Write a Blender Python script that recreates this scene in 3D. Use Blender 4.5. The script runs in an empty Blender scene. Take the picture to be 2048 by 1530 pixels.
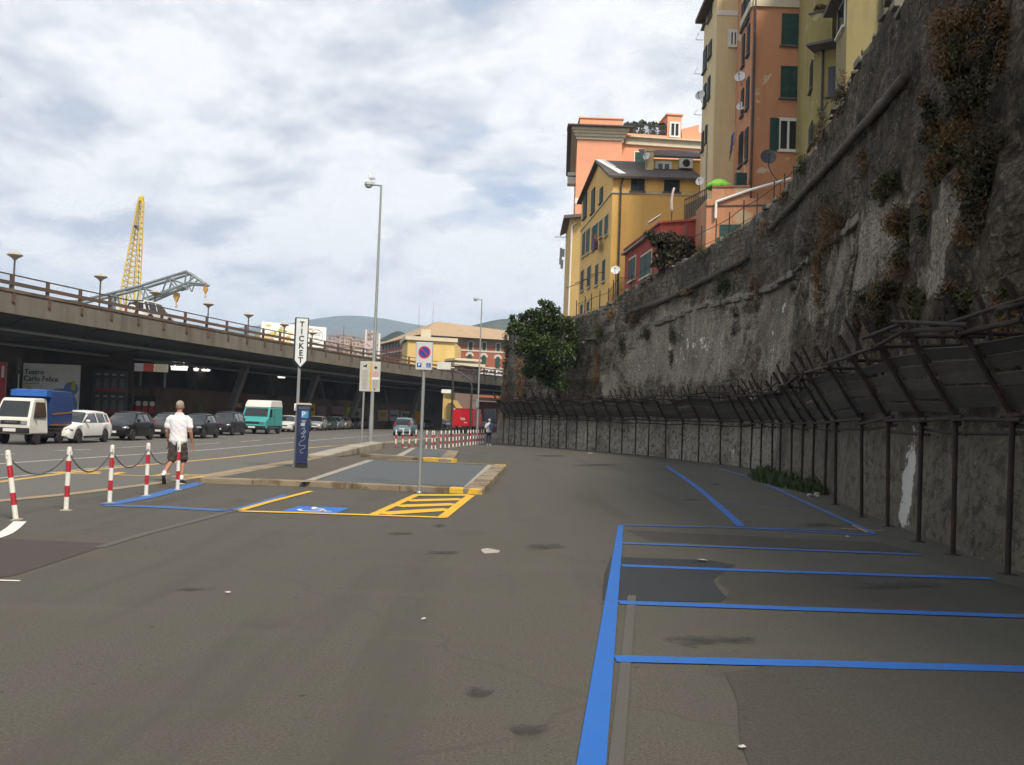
import bpy, bmesh, math, random
from mathutils import Vector, Matrix, noise as mnoise
random.seed(7)
S = bpy.context.scene
COL = S.collection
R = math.radians
PI = math.pi

# ------------------------------------------------------------------ camera
FPX, CX, CY = 1930.0, 1024.0, 765.0
PITCH, ROLL, CAMZ = R(2.29), R(2.1), 1.6
_R0, _U0, FW = Vector((1, 0, 0)), Vector((0, -math.sin(PITCH), math.cos(PITCH))), Vector((0, math.cos(PITCH), math.sin(PITCH)))
RT = _R0 * math.cos(ROLL) + _U0 * math.sin(ROLL)
UP = -_R0 * math.sin(ROLL) + _U0 * math.cos(ROLL)
CAM = Vector((0, 0, CAMZ))
cd = bpy.data.cameras.new('camera')
cam = bpy.data.objects.new('camera', cd)
COL.objects.link(cam)
m = Matrix.Identity(4)
for i in range(3):
    m[i][0], m[i][1], m[i][2] = RT[i], UP[i], -FW[i]
m.translation = CAM
cam.matrix_world = m
cd.sensor_width = 36
cd.lens = 36 * FPX / 2048
cd.clip_end = 20000
cd.clip_start = 0.05
S.camera = cam


def ray(px, py):
    return FW + RT * ((px - CX) / FPX) - UP * ((py - CY) / FPX)


def G(px, py, z=0.0):
    d = ray(px, py)
    return CAM + d * ((z - CAMZ) / d.z)


def V(px, py, Y):
    d = ray(px, py)
    return CAM + d * (Y / d.y)


def P2(px, py, Y):
    p = V(px, py, Y)
    return (p.x, p.y)


# ------------------------------------------------------------------ materials
def nt(name):
    mt = bpy.data.materials.new(name)
    mt.use_nodes = True
    n = mt.node_tree
    b = n.nodes['Principled BSDF']
    return mt, n, b


def N(n, t, **kw):
    x = n.nodes.new(t)
    for k, v in kw.items():
        setattr(x, k, v)
    return x


def noise_n(n, vec, scale, detail=4, rough=.55, dist=0.0):
    x = N(n, 'ShaderNodeTexNoise')
    x.inputs['Scale'].default_value = scale
    x.inputs['Detail'].default_value = detail
    x.inputs['Roughness'].default_value = rough
    x.inputs['Distortion'].default_value = dist
    if vec is not None:
        n.links.new(vec, x.inputs['Vector'])
    return x.outputs['Fac']


def ramp(n, fac, a, b, ca=(0, 0, 0, 1), cb=(1, 1, 1, 1)):
    x = N(n, 'ShaderNodeValToRGB')
    x.color_ramp.elements[0].position = a
    x.color_ramp.elements[1].position = b
    x.color_ramp.elements[0].color = ca
    x.color_ramp.elements[1].color = cb
    n.links.new(fac, x.inputs['Fac'])
    return x.outputs['Color']


def mix(n, fac, a, b, mode='MIX'):
    x = N(n, 'ShaderNodeMix', data_type='RGBA', blend_type=mode)
    for sock, v in ((x.inputs[0], fac), (x.inputs[6], a), (x.inputs[7], b)):
        if isinstance(v, (int, float)):
            sock.default_value = v
        elif isinstance(v, (tuple, list)):
            sock.default_value = (v[0], v[1], v[2], 1)
        else:
            n.links.new(v, sock)
    return x.outputs[2]


def mul(c, k):
    return (c[0] * k, c[1] * k, c[2] * k)


def mapv(n, scale=(1, 1, 1), coord='Object'):
    if coord == 'World':
        g = N(n, 'ShaderNodeNewGeometry').outputs['Position']
    else:
        g = N(n, 'ShaderNodeTexCoord').outputs[coord]
    x = N(n, 'ShaderNodeMapping')
    x.inputs['Scale'].default_value = scale
    n.links.new(g, x.inputs['Vector'])
    return x.outputs['Vector']


def bump_n(n, b, h, strength, dist=.02):
    x = N(n, 'ShaderNodeBump')
    x.inputs['Strength'].default_value = strength
    x.inputs['Distance'].default_value = dist
    n.links.new(h, x.inputs['Height'])
    n.links.new(x.outputs['Normal'], b.inputs['Normal'])


def mat(name, col, rough=.7, var=.15, scale=3.0, metal=0.0, bump=0.0, spec=None, dirt=None, dirt_amt=.5, coat=0, coord='Object'):
    mt, n, b = nt(name)
    b.inputs['Roughness'].default_value = rough
    b.inputs['Metallic'].default_value = metal
    if coat:
        b.inputs['Coat Weight'].default_value = coat
        b.inputs['Coat Roughness'].default_value = .08
    v = mapv(n, coord=coord)
    f = noise_n(n, v, scale, 5)
    c = mix(n, f, mul(col, 1 - var * 1.6), mul(col, 1 + var * 1.2))
    if dirt:
        d = noise_n(n, v, scale * .6, 6, .65)
        c = mix(n, ramp(n, d, .52, .52 + .3 * (1.01 - dirt_amt)), c, dirt)
    n.links.new(c, b.inputs['Base Color'])
    if bump:
        bump_n(n, b, noise_n(n, v, scale * 8, 5, .6), bump)
    return mt


def plaster(name, col, peel=None, peel_at=.66, streak=.25, lower=None):
    """painted render: blotches, vertical run marks, flaked patches"""
    mt, n, b = nt(name)
    b.inputs['Roughness'].default_value = .9
    v = mapv(n, coord='World')
    vs = mapv(n, (1.2, 1.2, .12), 'World')
    f = noise_n(n, v, .35, 6, .6)
    c = mix(n, f, mul(col, .8), mul(col, 1.18))
    s = noise_n(n, vs, 1.6, 5, .6)
    c = mix(n, ramp(n, s, .5, .8), c, mul(col, 1 - streak * 1.6))
    f2 = noise_n(n, v, 6, 4)
    c = mix(n, ramp(n, f2, .6, .75), c, mul(col, .82))
    if peel:
        pz = noise_n(n, v, .55, 7, .62, .4)
        c = mix(n, ramp(n, pz, peel_at, peel_at + .015), c, peel)
    n.links.new(c, b.inputs['Base Color'])
    bump_n(n, b, noise_n(n, v, 9, 6, .7), .25, .03)
    return mt


def leafmat(name, cols, rough=.6, clump=1.2):
    mt, n, b = nt(name)
    b.inputs['Roughness'].default_value = rough
    b.inputs['Specular IOR Level'].default_value = .25
    g = N(n, 'ShaderNodeNewGeometry')
    r = N(n, 'ShaderNodeValToRGB')
    els = r.color_ramp.elements
    while len(els) < len(cols):
        els.new(.5)
    for i, cc in enumerate(cols):
        els[i].position = i / (len(cols) - 1)
        els[i].color = (*cc, 1)
    nz = noise_n(n, mapv(n, coord='World'), clump, 2)
    mm = N(n, 'ShaderNodeMix', data_type='FLOAT')
    mm.inputs[0].default_value = .55
    n.links.new(g.outputs['Random Per Island'], mm.inputs[2])
    n.links.new(nz, mm.inputs[3])
    n.links.new(mm.outputs[0], r.inputs['Fac'])
    n.links.new(r.outputs['Color'], b.inputs['Base Color'])
    return mt


def glassmat(name, col=(.015, .018, .02), rough=.06):
    mt, n, b = nt(name)
    b.inputs['Base Color'].default_value = (*col, 1)
    b.inputs['Roughness'].default_value = rough
    b.inputs['Specular IOR Level'].default_value = .6
    return mt


def emit(name, col, s):
    mt, n, b = nt(name)
    b.inputs['Base Color'].default_value = (*col, 1)
    b.inputs['Emission Color'].default_value = (*col, 1)
    b.inputs['Emission Strength'].default_value = s
    return mt


def louvre(name, col):
    """shutter paint with fine horizontal slats"""
    mt, n, b = nt(name)
    b.inputs['Roughness'].default_value = .6
    v = mapv(n, coord='World')
    w = N(n, 'ShaderNodeTexWave', wave_type='BANDS', bands_direction='Z')
    w.inputs['Scale'].default_value = 4.5
    n.links.new(v, w.inputs['Vector'])
    f = noise_n(n, v, 1.5, 4)
    c = mix(n, f, mul(col, .7), mul(col, 1.25))
    n.links.new(c, b.inputs['Base Color'])
    bump_n(n, b, w.outputs['Fac'], .8, .03)
    return mt


MT = {}
MT['white'] = mat('white_paint', (.72, .72, .7), .5, .06, 2)
MT['offwhite'] = mat('off_white', (.6, .59, .55), .6, .1, 2)
MT['red'] = mat('red_paint', (.42, .025, .03), .45, .1, 6)
MT['steel'] = mat('galvanised_steel', (.3, .32, .32), .45, .15, 4, .4)
MT['darksteel'] = mat('dark_steel', (.05, .05, .05), .55, .2, 4, .3)
MT['rust'] = mat('rusty_tube', (.026, .019, .016), .85, .35, 6, .1, .1, dirt=(.06, .028, .017))
MT['rustrail'] = mat('rusty_rail', (.1, .07, .055), .8, .3, 1.5, .1, dirt=(.16, .07, .035))
MT['black'] = mat('black_plastic', (.012, .012, .012), .6, .1)
MT['tyre'] = mat('tyre_rubber', (.016, .016, .016), .85, .1)
MT['rim'] = mat('wheel_rim', (.32, .33, .34), .35, .1, 5, .7)
MT['glass'] = glassmat('dark_glass')
MT['lampglass'] = mat('lamp_glass', (.4, .42, .43), .1, .1, 9, .6)
MT['tail'] = mat('tail_lamp', (.35, .02, .02), .2, .1, 9)
MT['plate'] = mat('number_plate', (.6, .6, .58), .4, .05)
MT['concrete'] = mat('concrete', (.3, .27, .22), .9, .25, 1.2, 0, .3, dirt=(.12, .1, .085), dirt_amt=.6, coord='World')
MT['stone'] = mat('kerb_granite', (.22, .18, .125), .9, .3, 1.6, 0, .4, dirt=(.12, .085, .05), dirt_amt=.8, coord='World')
MT['stonelight'] = mat('kerb_light', (.28, .27, .235), .85, .15, 3, 0, .3, dirt=(.2, .18, .15), coord='World')
MT['yellowkerb'] = mat('yellow_kerb', (.62, .38, .03), .7, .2, 5, 0, .2, dirt=(.25, .2, .12), dirt_amt=.7, coord='World')
MT['shutter'] = louvre('green_shutter', (.012, .06, .045))
MT['shutterdark'] = louvre('dark_shutter', (.02, .035, .035))
MT['dish'] = mat('dish_white', (.66, .66, .65), .5, .05, 3)
MT['dishdark'] = mat('dish_dark', (.045, .05, .06), .5, .1, 3)


# ------------------------------------------------------------------ mesh builder
WM = {}


def W(o):
    if o is None:
        return Matrix.Identity(4)
    return W(o.parent) @ Matrix.LocRotScale(o.location, o.rotation_euler, o.scale)


def link(o):
    COL.objects.link(o)
    return o


class MB:
    def __init__(self):
        self.bm = bmesh.new()
        self.mi = 0
        self.X = None

    def v(self, p):
        p = Vector(p)
        if self.X is not None:
            p = self.X @ p
        return self.bm.verts.new(p)

    def f(self, vs):
        try:
            fc = self.bm.faces.new(vs)
            fc.material_index = self.mi
            return fc
        except ValueError:
            return None

    def hexa(self, b, t):
        b = [self.v(p) for p in b]
        t = [self.v(p) for p in t]
        self.f(b[::-1])
        self.f(t)
        k = len(b)
        for i in range(k):
            j = (i + 1) % k
            self.f([b[i], b[j], t[j], t[i]])

    def box(self, c, s, rz=0.0, M=None):
        x, y, z = s[0] / 2, s[1] / 2, s[2] / 2
        T = Matrix.Translation(Vector(c)) @ (M if M is not None else Matrix.Rotation(rz, 4, 'Z'))
        b = [T @ Vector(p) for p in ((-x, -y, -z), (x, -y, -z), (x, y, -z), (-x, y, -z))]
        t = [T @ Vector(p) for p in ((-x, -y, z), (x, -y, z), (x, y, z), (-x, y, z))]
        self.hexa(b, t)

    def prism(self, poly, z0, z1):
        self.hexa([(p[0], p[1], z0) for p in poly], [(p[0], p[1], z1) for p in poly])

    def extr(self, pts, vec):
        vec = Vector(vec)
        self.hexa([Vector(p) for p in pts], [Vector(p) + vec for p in pts])

    def poly(self, pts):
        self.f([self.v(p) for p in pts])

    def loft(self, rings, cap=True, closed=True):
        rv = [[self.v(p) for p in r] for r in rings]
        k = len(rv[0])
        for a, b in zip(rv, rv[1:]):
            for i in range(k if closed else k - 1):
                j = (i + 1) % k
                self.f([a[i], a[j], b[j], b[i]])
        if cap and closed:
            self.f(rv[0][::-1])
            self.f(rv[-1])
        return rv

    def path(self, pts, r, n=8, r1=None, ry=None):
        pts = [Vector(p) for p in pts]
        L = len(pts)
        rings = []
        up = None
        for i, p in enumerate(pts):
            d = (pts[min(i + 1, L - 1)] - pts[max(i - 1, 0)])
            if d.length < 1e-9:
                d = Vector((0, 0, 1))
            d.normalize()
            if up is None:
                up = Vector((0, 1, 0)) if abs(d.z) > .9 else Vector((0, 0, 1))
            a = d.cross(up)
            if a.length < 1e-4:
                a = d.orthogonal()
            a.normalize()
            b = a.cross(d).normalized()
            up = b
            rr = r if r1 is None else r + (r1 - r) * i / max(1, L - 1)
            r2 = rr if ry is None else ry
            rings.append([p + a * (rr * math.cos(t)) + b * (r2 * math.sin(t)) for t in (2 * PI * k / n for k in range(n))])
        self.loft(rings)

    def tube(self, p0, p1, r, r1=None, n=8):
        self.path([p0, p1], r, n, r1)

    def lathe(self, prof, c=(0, 0, 0), n=16, M=None):
        T = Matrix.Translation(Vector(c)) @ (M if M is not None else Matrix.Identity(4))
        rings = [[T @ Vector((max(r, 1e-4) * math.cos(2 * PI * k / n), max(r, 1e-4) * math.sin(2 * PI * k / n), z)) for k in range(n)] for r, z in prof]
        self.loft(rings)

    def ell(self, c, r, n=10, M=None):
        prof = [(math.sin(PI * i / n), -math.cos(PI * i / n)) for i in range(n + 1)]
        T = Matrix.Translation(Vector(c)) @ (M if M is not None else Matrix.Identity(4)) @ Matrix.Diagonal((r[0], r[1], r[2], 1))
        rings = [[T @ Vector((max(a, 1e-3) * math.cos(2 * PI * k / n), max(a, 1e-3) * math.sin(2 * PI * k / n), z)) for k in range(n)] for a, z in prof]
        self.loft(rings)

    def build(self, name, mt, parent=None, smooth=False, bevel=0, world=False, angle=40, noprops=False):
        bm = self.bm
        if world and parent is not None:
            bm.transform(W(parent).inverted())
        bmesh.ops.remove_doubles(bm, verts=bm.verts, dist=1e-5)
        bmesh.ops.recalc_face_normals(bm, faces=bm.faces)
        me = bpy.data.meshes.new(name)
        bm.to_mesh(me)
        bm.free()
        for x in (mt if isinstance(mt, (list, tuple)) else [mt]):
            me.materials.append(x)
        o = link(bpy.data.objects.new(name, me))
        o.parent = parent
        if smooth:
            for p in me.polygons:
                p.use_smooth = True
            if smooth == 'auto':
                try:
                    me.set_sharp_from_angle(angle=R(angle))
                except Exception:
                    pass
        if bevel:
            md = o.modifiers.new('bevel', 'BEVEL')
            md.width = bevel
            md.segments = 2
            md.limit_method = 'ANGLE'
        return o


def tag(o, label, cat, group=None, kind=None):
    if label:
        o['label'] = label
    if cat:
        o['category'] = cat
    if group:
        o['group'] = group
    if kind:
        o['kind'] = kind
    return o


def thing(name, label, cat, loc=(0, 0, 0), rz=0.0, group=None):
    o = link(bpy.data.objects.new(name, None))
    o.location = loc
    o.rotation_euler = (0, 0, rz)
    o.empty_display_size = .2
    return tag(o, label, cat, group)


def struct(o):
    o['kind'] = 'structure'
    return o


def dup(root, loc=None, rz=None, label=None, parent=None, rot=None):
    kids = KIDS.get(root.name) or [c for c in bpy.data.objects if c.parent == root]
    KIDS[root.name] = kids
    c = root.copy()
    link(c)
    if parent is not None:
        c.parent = parent
    if loc is not None:
        c.location = loc
    if rz is not None:
        c.rotation_euler = (0, 0, rz)
    if rot is not None:
        c.rotation_euler = rot
    if label:
        c['label'] = label
    for k in kids:
        dup(k, parent=c)
    return c


KIDS = {}


def text(s, size, mt, name, parent, M, depth=.004, align='CENTER', world=True, sx=1.0, bold=0.0):
    cu = bpy.data.curves.new(name, 'FONT')
    cu.body = s
    cu.size = size
    cu.align_x = align
    cu.align_y = 'CENTER'
    cu.extrude = depth
    cu.offset = bold
    t = link(bpy.data.objects.new(name, cu))
    dg = bpy.context.evaluated_depsgraph_get()
    me = bpy.data.meshes.new_from_object(t.evaluated_get(dg))
    bpy.data.objects.remove(t)
    me.transform(Matrix.Diagonal((sx, 1, 1, 1)))
    me.transform(M)
    if world and parent is not None:
        me.transform(W(parent).inverted())
    me.materials.clear()
    me.materials.append(mt)
    o = link(bpy.data.objects.new(name, me))
    o.parent = parent
    return o


def voxel(o, size, smooth=3):
    """fuse the shells of a mesh into one continuous surface"""
    md = o.modifiers.new('r', 'REMESH')
    md.mode = 'VOXEL'
    md.voxel_size = size
    ms = o.modifiers.new('s', 'SMOOTH')
    ms.iterations = smooth
    ms.factor = .5
    dg = bpy.context.evaluated_depsgraph_get()
    me = bpy.data.meshes.new_from_object(o.evaluated_get(dg))
    o.modifiers.clear()
    old = o.data
    o.data = me
    for p in me.polygons:
        p.use_smooth = True
    return o


def leaves(mb, c, r, n, size, droop=0.0, bias=.5, stretch=1.6, flat=None):
    """n small leaf faces scattered through an uneven ellipsoid"""
    c = Vector(c)
    for _ in range(n):
        d = Vector((random.gauss(0, 1), random.gauss(0, 1), random.gauss(0, 1))).normalized()
        k = random.random() ** bias
        k *= 1 + .35 * mnoise.noise(d * 2.3 + c)
        p = c + Vector((d.x * r[0] * k, d.y * r[1] * k, d.z * r[2] * k))
        a = Vector((random.gauss(0, 1), random.gauss(0, 1), random.gauss(0, 1) - droop)).normalized()
        b = a.orthogonal().normalized()
        b = Matrix.Rotation(random.random() * 6.28, 3, a) @ b
        s = size * random.uniform(.6, 1.4)
        mb.poly([p - b * s * .5, p + a * s * stretch * .5, p + b * s * .5 + a * s * .1, p - a * s * stretch * .5])


ORD = ['first', 'second', 'third', 'fourth', 'fifth', 'sixth', 'seventh', 'eighth', 'ninth', 'tenth', 'eleventh', 'twelfth', 'thirteenth',
       'fourteenth', 'fifteenth', 'sixteenth', 'seventeenth', 'eighteenth', 'nineteenth', 'twentieth', 'twenty-first', 'twenty-second']
# ------------------------------------------------------------------ sky, sun, air
SUN_EL, SUN_AZ = R(48), R(149)      # azimuth from +Y clockwise: behind the camera, to its right
w = bpy.data.worlds.new('World')
S.world = w
w.use_nodes = True
w.cycles.sampling_method = 'MANUAL'
w.cycles.sample_map_resolution = 256
n = w.node_tree
bg = n.nodes['Background']
bg.inputs['Strength'].default_value = .1
sky = N(n, 'ShaderNodeTexSky', sky_type='NISHITA')
sky.sun_disc = False
sky.sun_elevation = SUN_EL
sky.sun_rotation = SUN_AZ
sky.air_density = 1.0
sky.dust_density = 1.5
tc = N(n, 'ShaderNodeTexCoord').outputs['Generated']
sx = N(n, 'ShaderNodeSeparateXYZ')
n.links.new(tc, sx.inputs[0])


def math_n(n, op, a, b=None):
    x = N(n, 'ShaderNodeMath', operation=op)
    for s, v in zip(x.inputs, (a, b)):
        if v is None:
            continue
        if isinstance(v, (int, float)):
            s.default_value = v
        else:
            n.links.new(v, s)
    return x.outputs[0]


zz = math_n(n, 'ADD', math_n(n, 'MAXIMUM', sx.outputs['Z'], 0.0), .36)
cx_ = N(n, 'ShaderNodeCombineXYZ')
n.links.new(math_n(n, 'DIVIDE', sx.outputs['X'], zz), cx_.inputs[0])
n.links.new(math_n(n, 'DIVIDE', sx.outputs['Y'], zz), cx_.inputs[1])
mp = N(n, 'ShaderNodeMapping')
mp.inputs['Location'].default_value = (3.1, 1.7, .4)
mp.inputs['Rotation'].default_value = (0, 0, R(20))
mp.inputs['Scale'].default_value = (1.0, 1.15, 1)
n.links.new(cx_.outputs[0], mp.inputs['Vector'])
cov = noise_n(n, mp.outputs[0], 1.9, 7, .55, 0)
wob = N(n, 'ShaderNodeTexNoise')
wob.inputs['Scale'].default_value = 1.8
wob.inputs['Detail'].default_value = 3
n.links.new(mp.outputs[0], wob.inputs['Vector'])
wv_ = N(n, 'ShaderNodeVectorMath', operation='MULTIPLY_ADD')
wv_.inputs[1].default_value = (.16, .16, .16)
n.links.new(wob.outputs['Color'], wv_.inputs[0])
n.links.new(mp.outputs[0], wv_.inputs[2])
n1 = noise_n(n, wv_.outputs[0], 5.0, 8, .57, 0)
n2 = noise_n(n, mp.outputs[0], .8, 2, .5, 0)
n3 = noise_n(n, wv_.outputs[0], 12, 6, .6, 0)
shade = math_n(n, 'ADD', math_n(n, 'ADD', math_n(n, 'MULTIPLY', n1, .6), math_n(n, 'MULTIPLY', n2, .25)), math_n(n, 'MULTIPLY', n3, .15))
cloudcol = ramp(n, shade, .42, .55, (4.5, 4.85, 5.5, 1), (8.4, 8.35, 8.3, 1))
mask = ramp(n, math_n(n, 'ADD', math_n(n, 'MULTIPLY', cov, .7), math_n(n, 'MULTIPLY', n1, .3)), .345, .42)
skyc = mix(n, 1.0, sky.outputs[0], (.95, 1.0, 1.05), 'MULTIPLY')
cl = mix(n, mask, mix(n, .6, skyc, (4.6, 5.3, 6.4)), cloudcol)
n.links.new(cl, bg.inputs['Color'])

sd = bpy.data.lights.new('sun', 'SUN')
sd.energy = 4.2
sd.angle = R(12)
sd.color = (1, .9, .74)
so = link(bpy.data.objects.new('sun', sd))
sdir = Vector((math.sin(SUN_AZ) * math.cos(SUN_EL), math.cos(SUN_AZ) * math.cos(SUN_EL), math.sin(SUN_EL)))
so.rotation_euler = sdir.to_track_quat('Z', 'Y').to_euler()
so.location = (0, -20, 60)

# ------------------------------------------------------------------ ground
def asphalt(name, col, grain=1.0, patchy=.2, stains=True):
    mt, n, b = nt(name)
    b.inputs['Roughness'].default_value = .88
    b.inputs['Specular IOR Level'].default_value = .3
    v = mapv(n, coord='World')
    vs = mapv(n, (1, .35, 1), 'World')
    f = noise_n(n, v, .22, 6, .6)
    c = mix(n, f, mul(col, 1 - patchy), mul(col, 1 + patchy))
    f1 = noise_n(n, vs, 1.3, 6, .65)
    c = mix(n, ramp(n, f1, .35, .75), mul(col, 1 - patchy * .5), c)
    g = noise_n(n, v, 55, 3, .7)
    c = mix(n, ramp(n, g, .3, .7), mix(n, .45 * grain, c, mul(col, .3)), mix(n, .26 * grain, c, mul(col, 2.6)))
    vo = N(n, 'ShaderNodeTexVoronoi')
    vo.inputs['Scale'].default_value = 70
    n.links.new(v, vo.inputs['Vector'])
    c = mix(n, ramp(n, vo.outputs['Distance'], .12, .3), mix(n, .3 * grain, c, mul(col, 2.4)), c)
    if stains:
        s = noise_n(n, mapv(n, (1, .55, 1), 'World'), .9, 5, .6)
        c = mix(n, ramp(n, s, .6, .72), c, mul(col, .7))
        tr = noise_n(n, mapv(n, (.9, .06, 1), 'World'), 1.3, 5, .6)
        c = mix(n, ramp(n, tr, .52, .66), c, mul(col, .8))
        tr2 = noise_n(n, mapv(n, (.12, 1.1, 1), 'World'), .8, 5, .65)
        c = mix(n, ramp(n, tr2, .56, .7), c, mul(col, 1.22))
        hv = noise_n(n, v, 1.7, 4, .6)
        c = mix(n, .35, c, ramp(n, hv, .38, .62, (col[0] * 1.08, col[1] * .96, col[2] * 1.02, 1), (col[0] * .95, col[1] * 1.03, col[2] * .92, 1)))
        sp = noise_n(n, v, 7.5, 3, .5)
        c = mix(n, ramp(n, sp, .7, .74), c, mul(col, .55))
        s2 = noise_n(n, v, .35, 4, .6)
        c = mix(n, ramp(n, s2, .58, .7), c, mul((col[0] * 1.12, col[1] * 1.06, col[2]), 1.0))
        ck = N(n, 'ShaderNodeTexVoronoi', feature='DISTANCE_TO_EDGE')
        ck.inputs['Scale'].default_value = .12
        wv = N(n, 'ShaderNodeVectorMath', operation='ADD')
        nx = N(n, 'ShaderNodeTexNoise')
        nx.inputs['Scale'].default_value = 1.1
        nx.inputs['Detail'].default_value = 6
        n.links.new(v, nx.inputs['Vector'])
        n.links.new(v, wv.inputs[0])
        n.links.new(nx.outputs['Color'], wv.inputs[1])
        n.links.new(wv.outputs[0], ck.inputs['Vector'])
        c = mix(n, ramp(n, ck.outputs['Distance'], .0003, .0015), mul(col, .9), c)
    n.links.new(c, b.inputs['Base Color'])
    bump_n(n, b, g, .35, .006)
    return mt


A_LOT = asphalt('lot_asphalt', (.066, .062, .051), 1.8, .38)
A_ROAD = asphalt('road_asphalt', (.1, .096, .089), .9, .12, False)
A_DARK = asphalt('fresh_asphalt', (.026, .028, .032), .7, .15, False)
A_RED = asphalt('dark_brown_asphalt', (.052, .042, .038), .6, .12, False)
A_SMOOTH = asphalt('patched_asphalt', (.05, .046, .039), .9, .12, False)
A_ISL = asphalt('island_asphalt', (.074, .067, .053), 1.1, .15, True)
A_BLUE = asphalt('grey_paving', (.08, .089, .096), .6, .12, False)


def grid(name, x0, x1, y0, y1, nx, ny, z, mt):
    mb = MB()
    vs = [[mb.v((x0 + (x1 - x0) * i / nx, y0 + (y1 - y0) * j / ny, z)) for i in range(nx + 1)] for j in range(ny + 1)]
    for j in range(ny):
        for i in range(nx):
            mb.f([vs[j][i], vs[j][i + 1], vs[j + 1][i + 1], vs[j + 1][i]])
    return struct(mb.build(name, mt))


grid('ground', -5000, 5000, -600, 7000, 40, 30, 0, A_LOT)


def sheet(name, mt, polys, z):
    mb = MB()
    for p in polys:
        mb.poly([(G(x, y, z).x, G(x, y, z).y, z) for x, y in p])
    return struct(mb.build(name, mt))


def catmull(pts, k=8):
    pts = [Vector(p) for p in pts]
    out = []
    for i in range(len(pts) - 1):
        p0, p1, p2, p3 = pts[max(i - 1, 0)], pts[i], pts[i + 1], pts[min(i + 2, len(pts) - 1)]
        for j in range(k):
            t = j / k
            out.append(.5 * ((2 * p1) + (p2 - p0) * t + (2 * p0 - 5 * p1 + 4 * p2 - p3) * t * t + (3 * p1 - p0 - 3 * p2 + p3) * t ** 3))
    out.append(pts[-1])
    return out


# the road: from its near kerb line to beyond the parked row
kerbpx = [(-420, 1040), (0, 1002), (200, 981), (380, 957), (500, 936), (600, 920), (655, 911), (735, 890), (800, 884), (870, 876), (930, 870)]
kerb = [G(x, y, 0) for x, y in kerbpx]
kerb = kerb[1:]
kd_ = (kerb[0] - kerb[1]).normalized()
kerb = [kerb[0] + kd_ * 30 + Vector((-4, 0, 0)), kerb[0] + kd_ * 12 + Vector((-.6, 0, 0))] + kerb + [Vector((4, 118, 0)), Vector((14, 160, 0))]
KERB = catmull(kerb, 6)
mb = MB()
far = [Vector((p.x * .3 - 42 + max(0, (p.y - 90)) * .45, p.y * 1.05 + 4, 0)) for p in KERB]
rows = [[mb.v((a.x, a.y, .004)), mb.v((b_.x, b_.y, .004))] for a, b_ in zip(KERB, far)]
for a, b_ in zip(rows, rows[1:]):
    mb.f([a[0], b_[0], b_[1], a[1]])
struct(mb.build('road', A_ROAD))


def ribbon(mb, pts, w, z, w1=None):
    """flat painted line of real width along ground points"""
    L, Rr = [], []
    if z < .05 and w > .06 and w1 is None:
        fine_ = [pts[0]]
        for a_, b2 in zip(pts, pts[1:]):
            ns_ = min(60, max(1, int((b2 - a_).length / .18)))
            fine_ += [a_ + (b2 - a_) * (q_ + 1) / ns_ for q_ in range(ns_)]
        pts = fine_
    k = len(pts)
    for i, p in enumerate(pts):
        d = (pts[min(i + 1, k - 1)] - pts[max(i - 1, 0)])
        d.z = 0
        d.normalize()
        nn = Vector((-d.y, d.x, 0))
        ww = (w if w1 is None else w + (w1 - w) * i / (k - 1)) / 2
        e1, e2 = (1 + .09 * mnoise.noise(p * 3.1), 1 + .09 * mnoise.noise(p * 3.3 + Vector((5, 1, 0)))) if w > .06 else (1, 1)
        L.append(mb.v((p.x + nn.x * ww * e1, p.y + nn.y * ww * e1, z)))
        Rr.append(mb.v((p.x - nn.x * ww * e2, p.y - nn.y * ww * e2, z)))
    for i in range(k - 1):
        mb.f([Rr[i], Rr[i + 1], L[i + 1], L[i]])


def gl(pts, z=0.0, k=1):
    g = [G(x, y, z) for x, y in pts]
    return catmull(g, k) if k > 1 and len(g) > 2 else g


mb = MB()
ribbon(mb, KERB, .28, .008)
KS = mat('kerb_strip', (.26, .195, .12), .9, .2, 1.5, 0, .2, dirt=(.2, .17, .13), dirt_amt=.5, coord='World')
struct(mb.build('kerb_strip', KS))


def paint(name, col, wear=.5, under=(.07, .066, .054), under_mix=1.0):
    mt, n, b = nt(name)
    b.inputs['Roughness'].default_value = .75
    v = mapv(n, coord='World')
    f = noise_n(n, v, 2.2, 7, .7)
    f2 = noise_n(n, v, 38, 4, .7)
    a = N(n, 'ShaderNodeMath', operation='ADD')
    n.links.new(math_n(n, 'MULTIPLY', f, .55), a.inputs[0])
    n.links.new(math_n(n, 'MULTIPLY', f2, .45), a.inputs[1])
    c = mix(n, noise_n(n, v, 1.1, 4), mul(col, .85), mul(col, 1.1))
    c = mix(n, ramp(n, a.outputs[0], .72 - wear * .42, .755 - wear * .42), c, under)
    n.links.new(c, b.inputs['Base Color'])
    return mt


P_BLUE = paint('blue_line_paint', (.008, .105, .4), .36)
P_BLUEW = paint('worn_blue_paint', (.022, .11, .36), .46)
P_GHOST = paint('ghost_blue_paint', (.075, .09, .098), .85)
P_YEL = paint('yellow_line_paint', (.6, .35, .012), .34)
P_YELW = paint('worn_yellow_paint', (.5, .31, .06), .45, (.12, .115, .1))
P_WHITE = paint('white_line_paint', (.68, .66, .6), .3)
P_WHITEW = paint('worn_white_paint', (.45, .44, .42), .45, (.12, .118, .112))
P_SIGN = paint('badge_blue_paint', (.01, .12, .48), .2)

ZP = .008
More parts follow.
